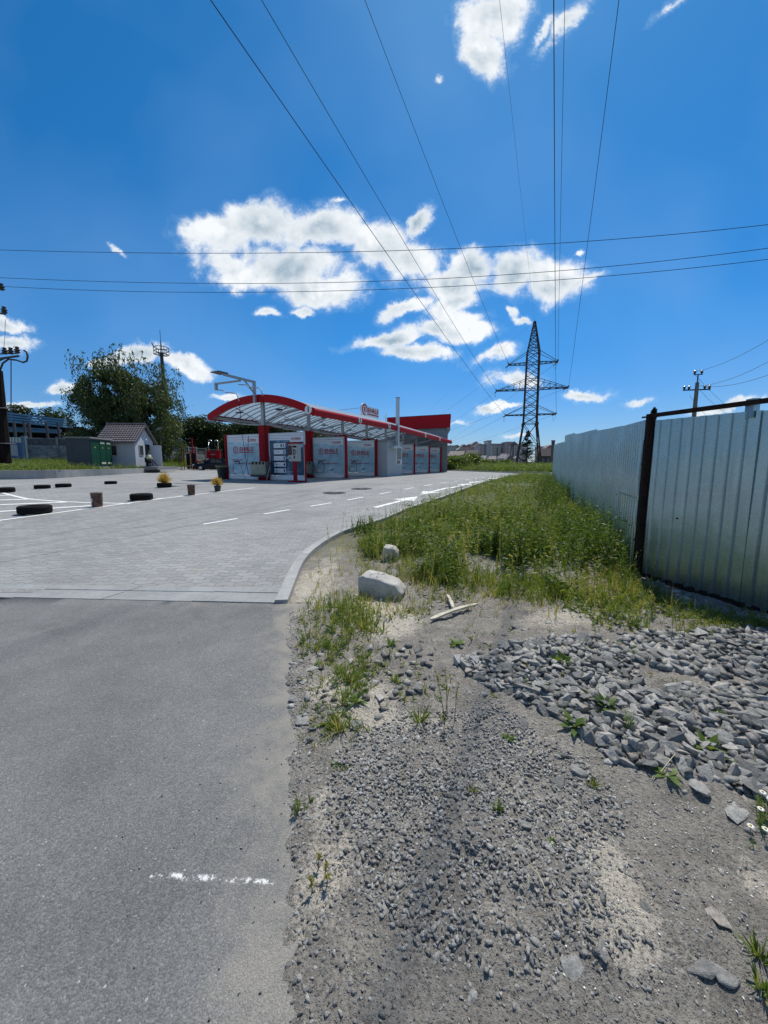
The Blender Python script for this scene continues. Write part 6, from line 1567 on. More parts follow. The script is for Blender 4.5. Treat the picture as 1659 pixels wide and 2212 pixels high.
# open blue-roofed market shed behind
sh = empty('market_shed', (0,0,0), 0, 'long open shed with a blue corrugated roof behind the left fence', 'shed')
BR = mat('blue_corrugated_roof', (.13,.26,.38), .5, var=.15, vscale=.6)
DK = mat('interior_shade', (.010,.010,.012), .95, spec=.05)  # near-black: the shade of unlit insides is put into the colour
def slab(px0, py0, px1, py1, Y0, Y1, hpx, depth, m, name, corr=0):
    A = P(px0, py0, Y0); B = P(px1, py1, Y1); h0 = hpx/830*Y0; h1 = hpx*.75/830*Y1; mb = MB()
    if corr:
        for k in range(corr):
            f0, f1 = k/corr, (k+.72)/corr
            mb.poly([A-Vector((0,0,h0*f0))+Vector((0,-.15*k,0)), B-Vector((0,0,h1*f0))+Vector((0,-.15*k,0)), B-Vector((0,0,h1*f1))+Vector((0,-.15*k,0)), A-Vector((0,0,h0*f1))+Vector((0,-.15*k,0))], (0,depth,0))
    else: mb.poly([A, B, B-Vector((0,0,h1)), A-Vector((0,0,h0))], (0,depth,0))
    return mb.build(name, m, sh)
slab(-70,880,139,905,52,62,25,2.0,BR,'roof',4); slab(-70,918,104,926,53,60,12,2.5,BR,'lower_roof',3)
slab(-70,912,139,918,55,63,65,4.0,DK,'back_wall')  # wall coloured near-black to paint in the shade under the roofs
for px in (30, 52, 62, 100, 125): a = P(px, 912, 52.5); MB().box((a.x-.12,a.y-.12,1.2),(a.x+.12,a.y+.12,a.z)).build('post', mat('shed_steel', (.05,.05,.06), .7), sh)
# green transformer cabinet
cz = 1.02; c = (-23.42, 31.0); D1 = Vector((-.117,.993,0)); t = empty('transformer_cabinet', (c[0], c[1], cz), math.atan2(D1.y, D1.x)-0, 'dark grey transformer kiosk with three green steel doors beside the booth', 'transformer cabinet')
# local x runs along the door face away from us, local +y points left
MB().box((0,.0,.1),(2.95,1.75,2.35)).build('body', mat('cabinet_grey', (.055,.065,.075), .6, var=.15, vscale=2), t)
MB().box((-.1,-.12,2.35),(3.05,1.85,2.47)).build('roof', mat('cabinet_roof', (.23,.23,.21), .7), t)
GD = mat('cabinet_green', (.004,.055,.032), .6, var=.12, vscale=2, spec=.2)
for a, b in ((.06,1.15),(1.22,2.05),(2.1,2.9)):
    d = MB().box((a,-.035,.25),(b,0,2.25)).build('door', GD, t)
    if a > 1: 
        MB().box((a+.12,-.042,2.0),(b-.12,-.036,2.15)).build('notice', mat('cream_notice', (.6,.58,.42), .7), d); MB().box((a+.12,-.042,.33),(b-.12,-.036,.48)).build('notice', mat('cream_notice', (.6,.58,.42), .7), d)
    m = (a+b)/2; MB().poly([(m-.08,-.04,1.62),(m+.08,-.04,1.62),(m,-.04,1.76)], (0,.003,0)).build('warning_triangle', mat('warn_yellow', (.45,.40,.10), .7), d)
MB().box((-.1,-.15,-.6),(3.05,1.9,.1)).build('plinth', CONC, t)
# booth
bz = 1.08; bc = (-22.4, 35.0); t = empty('guard_booth', (bc[0], bc[1], bz), math.atan2(.993, -.117), 'small grey rendered booth with brown tiled gable roof and an open door', 'booth')
Ln, Dp, He, Ha = 3.5, 3.0, 2.35, 3.85       # local x along the gable face (away), local +y to the left
SW = mat('booth_render', (.42,.45,.49), .85, var=.06, vscale=3)
mb = MB(); mb.poly([(0,0,-.5),(Ln,0,-.5),(Ln,0,He),(Ln/2,0,Ha-.12),(0,0,He)], (0,Dp,0)); mb.build('wall', SW, t)
TILE = bpy.data.materials.new('brown_roof_tile'); TILE.use_nodes = True
def tilem(m):
    nt = m.node_tree; b = nt.nodes['Principled BSDF']; tc = N(nt, 'ShaderNodeTexCoord'); n = N(nt, 'ShaderNodeTexNoise', i_Scale=4.0, i_Detail=3.0); L(nt, tc.outputs['Object'], n.inputs['Vector'])
    L(nt, ramp(nt, n.outputs[0], [(.3,(.085,.065,.07)),(.7,(.15,.12,.125))]), b.inputs['Base Color']); b.inputs['Roughness'].default_value = .4
tilem(TILE)
def tiled(x0, z0, x1, z1_, name):
    mb = MB(); rows, cols = 9, 15; W0, W1_ = -.25, Dp+.15
    for r in range(rows):
        f0, f1 = r/rows, (r+1)/rows; nn = 60
        for side in (0,):
            n0 = len(mb.v)
            for k in range(nn+1):
                y = W0+(W1_-W0)*k/nn; cr = .035*abs(math.sin(PI*cols*k/nn))
                for f, up in ((f0,.0),(f1+.02,.06)): mb.v.append((x0+(x1-x0)*f, y, z0+(z1_-z0)*f+cr+up))
            for k in range(nn): a = n0+k*2; mb.f.append((a,a+1,a+3,a+2))
    return mb.build(name, TILE, t)
tiled(Ln/2, Ha+.05, -.32, He-.12, 'roof'); tiled(Ln/2, Ha+.05, Ln+.32, He-.12, 'roof')
MB().tube([(Ln/2,-.27,Ha+.1),(Ln/2,Dp+.17,Ha+.1)], .09, 8).build('ridge_cap', TILE, t)
mb = MB(); mb.bar((-.32,-.26,He-.16),(Ln/2,-.26,Ha),.05,.16); mb.bar((Ln/2,-.26,Ha),(Ln+.32,-.26,He-.16),.05,.16); mb.build('bargeboard', mat('dark_trim', (.07,.065,.07), .6), t)
MB().tube([(-.36,-.25,He-.14),(-.36,Dp+.15,He-.14)], .06, 8).build('gutter', mat('dark_trim', (.07,.065,.07), .6), t)
WF = mat('window_frame_cream', (.42,.40,.34), .6)
f = MB().box((-.05,1.45,.98),(.0,2.35,1.95)).build('window', WF, t); MB().box((-.056,1.53,1.06),(-.051,2.2,1.87)).build('pane', GLASS, f)
f = MB().box((.7,-.05,1.05),(1.45,0,2.0)).build('window', WF, t); MB().box((.76,-.056,1.1),(1.39,-.051,1.94)).build('pane', GLASS, f)
MB().box((1.85,-.02,.02),(2.7,.001,2.1)).build('door_shade_panel', DK, t)  # flat dark panel on the solid wall, painting the shade inside the doorway
d = MB(); d.box((2.72,-1.05,.03),(2.78,-.02,2.05)); d.build('open_door', mat('white_door', (.52,.56,.62), .5), t)
MB().box((1.9,-.12,2.5),(2.1,-.0,2.62)).build('wall_lamp', WHT, t)
MB().box((-.2,-1.9,-.25),(Ln+.8,-.05,.0)).build('step', mat('step_concrete', (.2,.2,.2), .9), t)
MB().box((.1,-.8,.02),(1.4,-.3,.06)).build('door_mat', INK, t)
BOOTH = Matrix.Translation((bc[0], bc[1], bz)) @ Matrix.Rotation(math.atan2(.993,-.117), 4, 'Z')
# ---- people
SKIN = mat('skin', (.32,.19,.13), .6); HAIR = mat('dark_hair', (.02,.015,.012), .7)
def figure(name, J, E, rad, m, loc, rz, label):
    me = bpy.data.meshes.new(name); me.from_pydata(J, E, []); o = bpy.data.objects.new(name, me); COL.objects.link(o)
    md = o.modifiers.new('skin', 'SKIN'); 
    for i, v in enumerate(me.skin_vertices[0].data): v.radius = (rad[i], rad[i]); v.use_root = (i == 0)
    sb = o.modifiers.new('sub', 'SUBSURF'); sb.levels = 2; sb.render_levels = 2
    bpy.context.view_layer.update(); dg = bpy.context.evaluated_depsgraph_get()
    nm = bpy.data.meshes.new_from_object(o.evaluated_get(dg)); o.modifiers.clear(); o.data = nm; nm.materials.clear()
    for mm in m: nm.materials.append(mm)
    nm.shade_smooth(); o.location = loc; o.rotation_euler = (0,0,rz); tag(o, label, 'person'); return o
def assign(o, fn):
    for p in o.data.polygons: p.material_index = fn(p.center)
def add_skin_layer(me):
    if not me.skin_vertices: pass
def person(pose, loc, rz, label, mats_, fn):
    J, E, rad = pose; me = bpy.data.meshes.new('person'); me.from_pydata(J, E, [])
    o = bpy.data.objects.new('person', me); COL.objects.link(o)
    o.modifiers.new('skin', 'SKIN')
    if not me.skin_vertices:
        bpy.context.view_layer.objects.active = o; bpy.ops.mesh.customdata_skin_add()
    for i, v in enumerate(me.skin_vertices[0].data): v.radius = (rad[i], rad[i]); v.use_root = (i == 0)
    sb = o.modifiers.new('sub', 'SUBSURF'); sb.levels = 2; sb.render_levels = 2
    bpy.context.view_layer.update(); nm = bpy.data.meshes.new_from_object(o.evaluated_get(bpy.context.evaluated_depsgraph_get()))
    bpy.data.objects.remove(o); nm.materials.clear()
    for mm in mats_: nm.materials.append(mm)
    for p in nm.polygons: p.material_index = fn(p.center)
    nm.shade_smooth(); nm.name = 'person'; o = link('person', nm, None, loc); o.rotation_euler = (0,0,rz); tag(o, label, 'person'); return o
def limbs_hand(J, E, rad, wrist, d, s=1):
    """palm and five short fingers rooted at the wrist vertex"""
    d = Vector(d).normalized(); x, y, _ = basis(d); w0 = Vector(J[wrist]); J.append(tuple(w0+d*.07)); E.append((wrist, len(J)-1)); rad.append(.03); p = len(J)-1
    for k, (o_, l) in enumerate(((-.03,.07),(-.01,.085),(.01,.08),(.03,.065))):
        J.append(tuple(Vector(J[p])+x*o_+d*l+y*.01)); E.append((p, len(J)-1)); rad.append(.009)
    J.append(tuple(w0+d*.05+x*.055*s)); E.append((wrist, len(J)-1)); rad.append(.011)
def sitting():
    # faces +x, pelvis on a chair; legs stretched forward
    J = [(0,0,.50),(0,0,.72),(.02,0,1.0),(.04,0,1.12),(.06,0,1.24),(.06,0,1.33), (.03,.17,1.03),(.12,.22,.80),(.32,.15,.74), (.03,-.17,1.03),(.12,-.22,.80),(.32,-.15,.74), (.08,.10,.50),(.50,.12,.52),(.88,.12,.10),(1.02,.13,.05), (.08,-.10,.50),(.48,-.13,.52),(.70,-.13,.08),(.84,-.14,.05)]
    E = [(0,1),(1,2),(2,3),(3,4),(4,5),(2,6),(6,7),(7,8),(2,9),(9,10),(10,11),(0,12),(12,13),(13,14),(14,15),(0,16),(16,17),(17,18),(18,19)]
    rad = [.155,.145,.155,.055,.095,.085,.075,.05,.032,.075,.05,.032,.10,.07,.045,.04,.10,.07,.045,.04]
    limbs_hand(J, E, rad, 8, (1,-.2,-.1)); limbs_hand(J, E, rad, 11, (1,.2,-.1), -1); return J, E, rad
def bending():
    J = [(0,0,.92),(.12,0,1.08),(.34,0,1.16),(.44,0,1.13),(.54,0,1.08),(.60,0,1.02), (.34,.17,1.12),(.42,.2,.86),(.52,.15,.62), (.34,-.17,1.12),(.46,-.2,.88),(.60,-.15,.66), (0,.09,.88),(.05,.1,.50),(-.02,.1,.09),(.12,.1,.04), (0,-.09,.88),(.10,-.1,.50),(.06,-.1,.09),(.2,-.1,.04)]
    E = [(0,1),(1,2),(2,3),(3,4),(4,5),(2,6),(6,7),(7,8),(2,9),(9,10),(10,11),(0,12),(12,13),(13,14),(14,15),(0,16),(16,17),(17,18),(18,19)]
    rad = [.15,.14,.155,.055,.09,.08,.07,.045,.03,.07,.045,.03,.095,.065,.045,.04,.095,.065,.045,.04]
    limbs_hand(J, E, rad, 8, (.3,0,-1)); limbs_hand(J, E, rad, 11, (.3,0,-1), -1); return J, E, rad
CL_D = mat('dark_clothes', (.02,.02,.025), .85); CL_V = mat('hi_vis_yellow', (.50,.60,.25), .7); CL_R = mat('red_shirt', (.33,.02,.02), .8); CL_W = mat('pale_shirt', (.45,.45,.45), .8)
pp = BOOTH @ Vector((1.05,-.62,0))
v = person(sitting(), pp, R(-20), 'person sitting by the booth door in dark clothes and a pale yellow vest', [SKIN, CL_D, CL_W], lambda c: 0 if c.z > 1.13 or (c.x > .30 and .6 < c.z < .85) else (2 if c.z > .78 else 1))
cap = MB(); cap.lathe([(0,.15),(.06,.14),(.10,.08),(.108,0),(.10,-.02)], 16); o = cap.build('hair', HAIR, v, loc=(.055,0,1.30), smooth=True)
ve = MB(); ve.lathe([(.10,1.07),(.17,1.02),(.185,.85),(.175,.70)], 18); o = ve.build('vest', CL_V, v, smooth=True, loc=(.01,0,0)); o.scale = (.95,1.12,1)
for dx, sx in ((.095,1),(-.005,1)): pass
fc = MB(); fc.box((.148,-.035,1.285),(.16,-.02,1.295)); fc.box((.148,.02,1.285),(.16,.035,1.295)); fc.box((.15,-.012,1.235),(.172,.012,1.275)); fc.box((.145,-.025,1.205),(.157,.025,1.213)); fc.build('face', mat('face_features', (.12,.06,.05), .7), v)
# chair under the sitting person
t = empty('chair', (pp.x, pp.y, pp.z), R(-20), 'dark chair under the sitting person at the booth', 'chair')
MB().box((-.22,-.22,.34),(.24,.22,.38)).build('seat', INK, t); MB().box((-.25,-.22,.42),(-.22,.22,.86)).build('backrest', INK, t)
for a in (-.2,.21):
    for b_ in (-.2,.2): MB().tube([(a,b_,0),(a,b_,.34)], .016, 6).build('leg', mat('pale_leg', (.4,.4,.4), .5), t)
q = P(430, 1000, 47.5); gz0 = z1(q.x, 47.5)+.012
v = person(bending(), (q.x-.35, 47.5, gz0), R(5), 'person in a red shirt bending forward at the front of the dark car', [SKIN, CL_R, CL_D], lambda c: 0 if (c.x > .47 and c.z > .95) or (c.x > .40 and c.z < .74) else (1 if c.z > .93 or (c.x > .3 and c.z > .74) else 2))
MB().lathe([(0,.1),(.06,.08),(.095,.02),(.1,-.03)], 16).build('hair', HAIR, v, loc=(.56,0,1.07), smooth=True)
q2 = P(449, 1000, 51.5); v = person(bending(), (q2.x, 51.5, gz0), R(190), 'dark-haired person in dark clothes leaning over behind the parked car', [SKIN, CL_D], lambda c: 0 if (c.x > .47 and c.z > .95) or (c.x > .42 and c.z < .7) else 1)
MB().lathe([(0,.1),(.06,.08),(.1,.02),(.11,-.06)], 16).build('hair', HAIR, v, loc=(.55,0,1.07), smooth=True); v.scale = (1.05,1.05,1.12)
# ---- dark saloon car
def car():
    Y = 47.0; a = P(420, 1016, Y); b = P(498.5, 1016, Y+1.0); z0 = z1(a.x, Y)+.012; Lc = 4.55
    t = empty('parked_car', ((a.x+b.x)/2, Y+.9, z0), math.atan2(1.0, (b.x-a.x)), 'dark blue-black saloon car parked side-on beyond the wash, bonnet to the left', 'car')
    # body section by station: x, half width, sill z, belt z  (front is -x)
    st = [(-2.27,.62,.32,.62),(-2.2,.74,.24,.70),(-1.95,.80,.20,.78),(-1.45,.84,.19,.86),(-.85,.86,.19,.93),(0,.86,.19,.94),(.9,.86,.19,.96),(1.5,.84,.20,.98),(2.05,.80,.24,.97),(2.22,.72,.30,.90),(2.28,.60,.38,.78)]
    mb = MB(); m = 10
    for x, w_, z0_, z1_ in st:
        h = z1_-z0_
        for (fy, fz) in ((-.82,0),(-1,.12),(-1.02,.55),(-.95,.88),(-.78,1.0),(.78,1.0),(.95,.88),(1.02,.55),(1,.12),(.82,0)): mb.v.append((x, fy*w_, z0_+fz*h))
    for i in range(len(st)-1):
        for k in range(m): a_ = i*m+k; b_ = i*m+(k+1)%m; mb.f.append((a_, b_, b_+m, a_+m))
    mb.f += [tuple(range(m)), tuple((len(st)-1)*m+k for k in range(m))]
    PAINT = mat('midnight_paint', (.006,.007,.012), .3, spec=.25)
    mb.build('body', PAINT, t, smooth=False, bevel=0)
    cab = [(-.95,.72,.93),(-.25,.60,1.38),(.15,.59,1.42),(.75,.59,1.41),(1.15,.60,1.34),(1.75,.70,.97)]
    g = MB()
    for x, w_, z in cab: g.v += [(x,-w_,z),(x,w_,z)]
    for x, w_, z in cab: g.v += [(x,-.79,.92),(x,.79,.92)]
    n = len(cab)
    for i in range(n-1):
        g.f.append((2*i,2*i+1,2*i+3,2*i+2)); g.f.append((2*i,2*i+2,2*n+2*i+2,2*n+2*i)); g.f.append((2*i+1,2*n+2*i+1,2*n+2*i+3,2*i+3))
    g.build('cabin', mat('car_glass', (.01,.014,.02), .1, spec=.4), t)
    r = MB()
    for i in (1,2,3): 
        a_, b_ = cab[i], cab[i+1]; r.poly([(a_[0],-a_[1]-.01,a_[2]+.012),(b_[0],-b_[1]-.01,b_[2]+.012),(b_[0],b_[1]+.01,b_[2]+.012),(a_[0],a_[1]+.01,a_[2]+.012)], (0,0,.02))
    r.build('roof', PAINT, t)
    for s in (-1,1):
        p = MB()
        for (a_, b_) in (((-.98,.80*s,.93),(-.25,.61*s,1.40)),((.35,.81*s,.93),(.33,.60*s,1.42)),((1.78,.78*s,.96),(1.12,.61*s,1.36)),((-.25,.61*s,1.40),(1.12,.61*s,1.37))): p.bar(a_, b_, .07)
        p.build('pillar', PAINT, t)
        MB().box((-2.26,s*.66-.13,.60),(-2.12,s*.66+.13,.74)).build('headlight', mat('lamp_lens', (.55,.58,.6), .15), t)
        MB().box((2.2,s*.62-.12,.70),(2.29,s*.62+.12,.86)).build('tail_light', mat('red_lens', (.3,.01,.01), .2), t)
        MB().box((-.80,s*.86-.02 if s > 0 else -.98,.98),(-.62,.98*s if s > 0 else -.84,1.10)).build('wing_mirror', PAINT, t)
        for x in (-1.38, 1.38):
            w_ = MB(); w_.tube([(x,s*.66,.31),(x,s*.87,.31)], .31, 22); wh = w_.build('wheel', RUB, t)
            rm = MB(); rm.tube([(x,s*.872,.31),(x,s*.88,.31)], .19, 18)
            for k in range(5): an = k*2*PI/5; rm.bar((x,s*.89,.31),(x+.2*math.cos(an),s*.89,.31+.2*math.sin(an)),.055,.02)
            rm.build('rim', mat('alloy', (.45,.46,.48), .3, metal=.7), wh)
    MB().box((-2.3,-.26,.38),(-2.27,.26,.49)).build('number_plate', WHT, t)
car()
# ---- red vacuum station with two chrome hoops, and red frame
q = P(463, 1000, 53); zz = z1(q.x,53); t = empty('vacuum_station', (q.x,53,zz), R(8), 'red vacuum cleaner station with two chrome hoops behind the dark car', 'vacuum station')
MB().box((-.86,-.4,1.55),(.86,.4,2.42)).build('housing', REDD, t, bevel=.04); MB().box((-.6,-.3,0),(.6,.3,1.55)).build('base', mat('grey_base', (.15,.15,.15), .7), t)
MB().box((-.9,-.42,2.38),(.9,.42,2.46)).build('lid', RED, t); text_mesh('lettering', 'Пилосос', .16, WHT, t, (-.3,-.41,2.0))
for s in (-1,1):
    MB().tube([(s*.62,0,2.4),(s*.62,0,3.75)]+[(s*(.62-.22+.22*math.cos(a)),0,3.75+.25*math.sin(a)) for a in np.linspace(0,PI*.9,8)], .05, 8).build('hoop', mat('chrome', (.6,.6,.6), .15, metal=1), t, smooth=True)
    MB().tube([(s*.2,0,3.7),(s*.18,-.1,2.9),(s*.25,-.45,1.9),(s*.5,-.5,.8)], .035, 6).build('hose', INK, t, smooth=True)
q = P(421, 1000, 49); zz = z1(q.x,49); t = empty('mat_rack', (q.x,49,zz), R(5), 'red tubular rack with black mats and a tall red pole, left of the car', 'rack')
mb = MB()
for a, b_ in (((-1.3,0,0),(-1.3,0,2.3)),((-1.3,0,2.3),(.6,0,2.3)),((-.4,0,0),(-.4,0,2.3)),((.15,0,0),(.15,0,2.3))): mb.bar(a, b_, .07)
mb.build('frame', REDD, t); MB().box((-.25,-.06,0),(-.12,.06,4.0)).build('pole', REDD, t)
for x in (-.75,-.1): MB().box((x-.22,-.1,.6),(x+.22,-.04,2.1)).build('rubber_mat', INK, t)
# floodlight on a short pole by the fence
q = P(351, 1000, 46.5); t = empty('camera_pole', (q.x,46.5,1.2), 0, 'short pale pole with a camera housing above the concrete fence', 'camera pole')
MB().tube([(0,0,0),(0,0,4.3)], .07, 8).build('pole', mat('pale_pole', (.25,.24,.2), .8), t); MB().bar((-.35,-.3,4.15),(.1,.2,4.45),.28,.22).build('camera', WHT, t)
# ---- mobile mast
q = P(365.5, 1000, 58); t = empty('antenna_mast', (q.x,58,.8), R(20), 'slim dark mast with a railed platform and lightning rod rising beside the birch', 'mast')
zf = lambda py: P(365.5, py, 58).z-.8
MK = mat('mast_steel', (.035,.035,.04), .7)
MB().tube([(0,0,0),(0,0,zf(764))], [.30,.22], 10).build('pole', MK, t)
mb = MB(); zp = zf(766); zr = zf(751)
for a in range(6):
    c1, c2 = a*PI/3, (a+1)*PI/3; R1 = .98
    A, B = Vector((R1*math.cos(c1),R1*math.sin(c1),0)), Vector((R1*math.cos(c2),R1*math.sin(c2),0))
    for z in (zp, (zp+zr)/2, zr): mb.bar(A+Vector((0,0,z)), B+Vector((0,0,z)), .07)
    mb.bar(A+Vector((0,0,zp)), A+Vector((0,0,zr)), .07); mb.bar((0,0,zp),A+Vector((0,0,zp)),.07)
mb.build('platform', MK, t)
mb = MB()
for a in range(3): an = a*2.09; mb.bar((.18*math.cos(an),.18*math.sin(an),zp),(0,0,zf(734)),.06)
mb.tube([(0,0,zp),(0,0,zf(713))], .035, 6); mb.build('rod', MK, t); MB().bar((-.9,0,zr),(-1.15,0,zr+.55),.14).build('lamp', MK, t)
# ---- big wooden pole at the left edge
Yp = 25.6; t = empty('utility_pole', (P(-10,1000,Yp).x, Yp, .95), 0, 'thick dark tarred power pole cut by the left picture edge, with a looping cable', 'utility pole')
O = t.location.copy()
def LP(px, py, dy=0): return P(px, py, Yp+dy)-O
TAR = mat('tarred_wood', (.014,.010,.009), .9, spec=.1, var=.4, vscale=3)
MB().tube([LP(4,1000),LP(-6,800)], [.50,.27], 10).build('pole', TAR, t); MB().tube([LP(-35,1000,.6),LP(-12,640,.1)], [.34,.17], 10).build('pole', TAR, t)
HW = mat('line_hardware', (.03,.028,.03), .5)
MB().bar(LP(-30,779),LP(41,769),.10).build('crossarm', HW, t); MB().bar(LP(-30,766),LP(41,763),.06).build('crossarm', HW, t); MB().bar(LP(-20,787),LP(15,772),.07).build('brace', HW, t); MB().bar(LP(-25,672),LP(12,679),.09).build('crossarm', HW, t)
for px, py in ((11,766),(24,766),(38,764),(10,678),(4,628)):
    c_ = LP(px, py); MB().lathe([(0,0),(.08,.02),(.17,.1),(.10,.14),(.17,.24),(.08,.3),(.12,.4),(0,.46)], 10, tuple(c_)).build('insulator', mat('brown_insulator', (.02,.018,.018), .3), t)
MB().tube([LP(-2,805),LP(6,785),LP(18,776),LP(36,778),LP(50,783),LP(58,780),LP(60,770),LP(57,760),LP(52,757)], .055, 6).build('cable', HW, t, smooth=True); MB().tube([LP(24,775),LP(24,912)], .03, 6).build('down_pipe', mat('bluish_pipe', (.06,.10,.18), .5), t)
MB().tube([LP(12,690),LP(10,735),LP(7,765)], .012, 5).build('wire', HW, t); MB().tube([LP(38,764),LP(40,752),LP(30,748),LP(24,760)], .012, 5).build('wire', HW, t)
for py in (882, 958): MB().bar(LP(-6,py),LP(19 if py < 900 else 23,py),.72 if py > 900 else .62,.035).build('band', mat('pale_band', (.3,.28,.25), .6), t)
# ================================================================== TREES
FOL = leafmat('tree_leaf', [(0, (.010,.022,.006)), (.5, (.026,.050,.012)), (.85, (.055,.085,.022)), (1, (.10,.125,.04))], .25)
BIRCHL = leafmat('birch_leaf', [(0, (.022,.040,.013)), (.5, (.055,.085,.028)), (1, (.13,.16,.07))], .3)
BARK = mat('dark_bark', (.045,.038,.03), .9, var=.3, vscale=4)
BARKB = mat('birch_bark', (.28,.27,.25), .8, var=.5, vscale=3)
def limb(mb, a, b, r0, r1, n=5, wob=.1):
    a, b = Vector(a), Vector(b); pts = []; L_ = (b-a).length
    for k in range(n+1):
        t = k/n; p = a.lerp(b, t); 
        if 0 < k < n: p += Vector((random.gauss(0,wob),random.gauss(0,wob),random.gauss(0,wob*.5)))*L_*.1
        pts.append(p)
    mb.tube(pts, [r0+(r1-r0)*k/n for k in range(n+1)], 6); return pts
def birch():
    Y = 48; c = P(285, 1000, Y); H = 13.7; W_ = 7.0; t = empty('birch_tree', (c.x, Y, .9), 0, 'large weeping birch with drooping branches behind the booth', 'tree')
    mb = MB(); base = Vector((.3,0,0)); limb(mb, (.3,0,0), (.1,0,5), .38, .28); strands = []
    ends = []
    for k in range(34):
        az = random.uniform(0, 2*PI); f = random.random(); z0 = random.uniform(2.0, 8.5); r = W_*(.35+.65*random.random())*(.55+.45*math.sin(PI*min(1,(z0-1)/9)))
        zt_ = z0+random.uniform(2.0, 6.2)*(1.15-r/W_*.55)
        e = Vector((r*math.cos(az)*.95-.2, r*math.sin(az)*.8, min(H, zt_+1.2))); pts = limb(mb, (.1,0,z0*.62), e, .12, .025, 6, .7); ends += [pts[j] for j in range(2, 7)]
    for k in range(7):
        az = random.uniform(0, 2*PI); r = random.uniform(.5, 2.6); cx_ = (-3.4 if k < 3 else .2); e = Vector((cx_+r*math.cos(az), r*math.sin(az), H-random.uniform(0,1.4)-abs(cx_)*.15)); pts = limb(mb, (.1,0,6), e, .12, .02, 7, .6); ends += pts[2:]
    mb.build('trunk', BARKB, t)
    rb = Ribbons(); P0 = []; D0 = []; 
    for e in ends:
        for s in range(random.randint(9, 15)):
            p = Vector(e)+Vector((random.gauss(0,.7),random.gauss(0,.7),random.gauss(0,.45))); Ls = random.uniform(.8, 2.9); out = Vector((p.x,p.y,0)).normalized()*random.uniform(.1,.7) if p.length > 0 else Vector()
            m = int(Ls*8)
            for j in range(m):
                f = j/m; q = p+out*(1-(1-f)**2)*.9+Vector((0,0,.25*math.sin(f*PI)-Ls*f*f))
                if q.z < .8 or q.x*q.x+q.y*q.y > (W_*1.02)**2: break
                P0.append((q.x+random.gauss(0,.06), q.y+random.gauss(0,.06), q.z)); D0.append((random.gauss(0,.5),random.gauss(0,.5),-1.0))
    # inner mass low in the crown
    for k in range(80000):
        a = random.uniform(0,2*PI); r = math.sqrt(random.random())*W_*.9; z = random.uniform(.8, 11.2); r *= math.sqrt(max(.04, 1-((z-4.2)/8.2)**2)); r = min(r, W_*.92)
        P0.append((r*math.cos(a)-.1*z+.4, r*math.sin(a)*.8, z)); D0.append((random.gauss(0,.6),random.gauss(0,.6),-.8))
    P0 = np.array(P0); D0 = np.array(D0); n = len(P0); cl = fbm(P0[:,0]+P0[:,1]*.5, P0[:,2], .8, 3, 2)
    keep = RNG.random(n) < np.clip((cl-.36)*7, .06, 1); P0 = P0[keep]; D0 = D0[keep]; cl = cl[keep]; n = len(P0)
    rb.add(P0, D0, RNG.uniform(.18,.34,n), RNG.uniform(.07,.14,n), 0, np.clip(cl*1.1-.1+RNG.normal(0,.16,n), 0, 1), w0=.4)
    rb.build('crown', BIRCHL, t)
birch()
def tree_mesh(H, W_, seed, dens=15000, lf=.40, low=.12, lobes=20):
    random.seed(seed); mb = MB(); limb(mb, (0,0,0), (0,0,H*.55), H*.022+.06, H*.012)
    P0 = []; T0 = []
    cen = []
    for k in range(lobes):
        a = random.uniform(0,2*PI); z = H*random.uniform(low, .92); env = math.sin(PI*min(.97,max(.08,(z/H-low*.6)/(1.02-low*.6))))**.6
        r = W_*.5*env*random.uniform(.2,.95); c = Vector((r*math.cos(a), r*math.sin(a), z)); cen.append((c, W_*random.uniform(.16,.30))); limb(mb, (0,0,z*.55), c, .09, .02, 4, .5)
    for c, rr in cen:
        m = dens//lobes; v = RNG.normal(size=(m,3)); v /= np.linalg.norm(v, axis=1, keepdims=True); rad = RNG.random((m,1))**.45*rr*(1+.35*(fbm(v[:,0:1]*2+c.x, v[:,1:2]*2+v[:,2:3]*2, 2, 3)-.5)*2)
        P0.append(v*rad*np.array([[1,1,.8]])+np.array([c[:]])); T0.append(np.clip(RNG.normal(.45,.2,m)+random.uniform(-.15,.15), 0, 1))
    P0 = np.concatenate(P0); T0 = np.concatenate(T0); n = len(P0); rb = Ribbons(); d = RNG.normal(size=(n,3)); rb.add(P0, d, lf*RNG.uniform(.6,1.3,n), lf*.5*RNG.uniform(.6,1.2,n), .2, T0, w0=.3)
    tr = mb.build('trunk', BARK); cr = rb.build('crown', FOL); tm, cm = tr.data, cr.data; bpy.data.objects.remove(tr); bpy.data.objects.remove(cr); return tm, cm
TM = [tree_mesh(9, 8.5, 31), tree_mesh(8, 9.5, 32), tree_mesh(10, 7.5, 33)]
def put_tree(k, x, y, z, s, rz, label, group=None, name='tree', sx=1):
    tm, cm = TM[k]; t = empty(name, (x,y,z), rz, label, 'tree', group); t.scale = (s*sx, s*sx, s); link('trunk', tm, t); link('crown', cm, t); return t
def tree_at(k, px, pytop, Y, zbase, label, group=None, sx=1, name='broadleaf_tree', rz=None):
    top = P(px, pytop, Y); Hs = (9,8,10)[k]; s = (top.z-zbase)/(Hs*1.0); return put_tree(k, top.x, Y, zbase, s, random.uniform(0,6) if rz is None else rz, label, group, name, sx)
GT = 'dark trees behind the wash canopy'
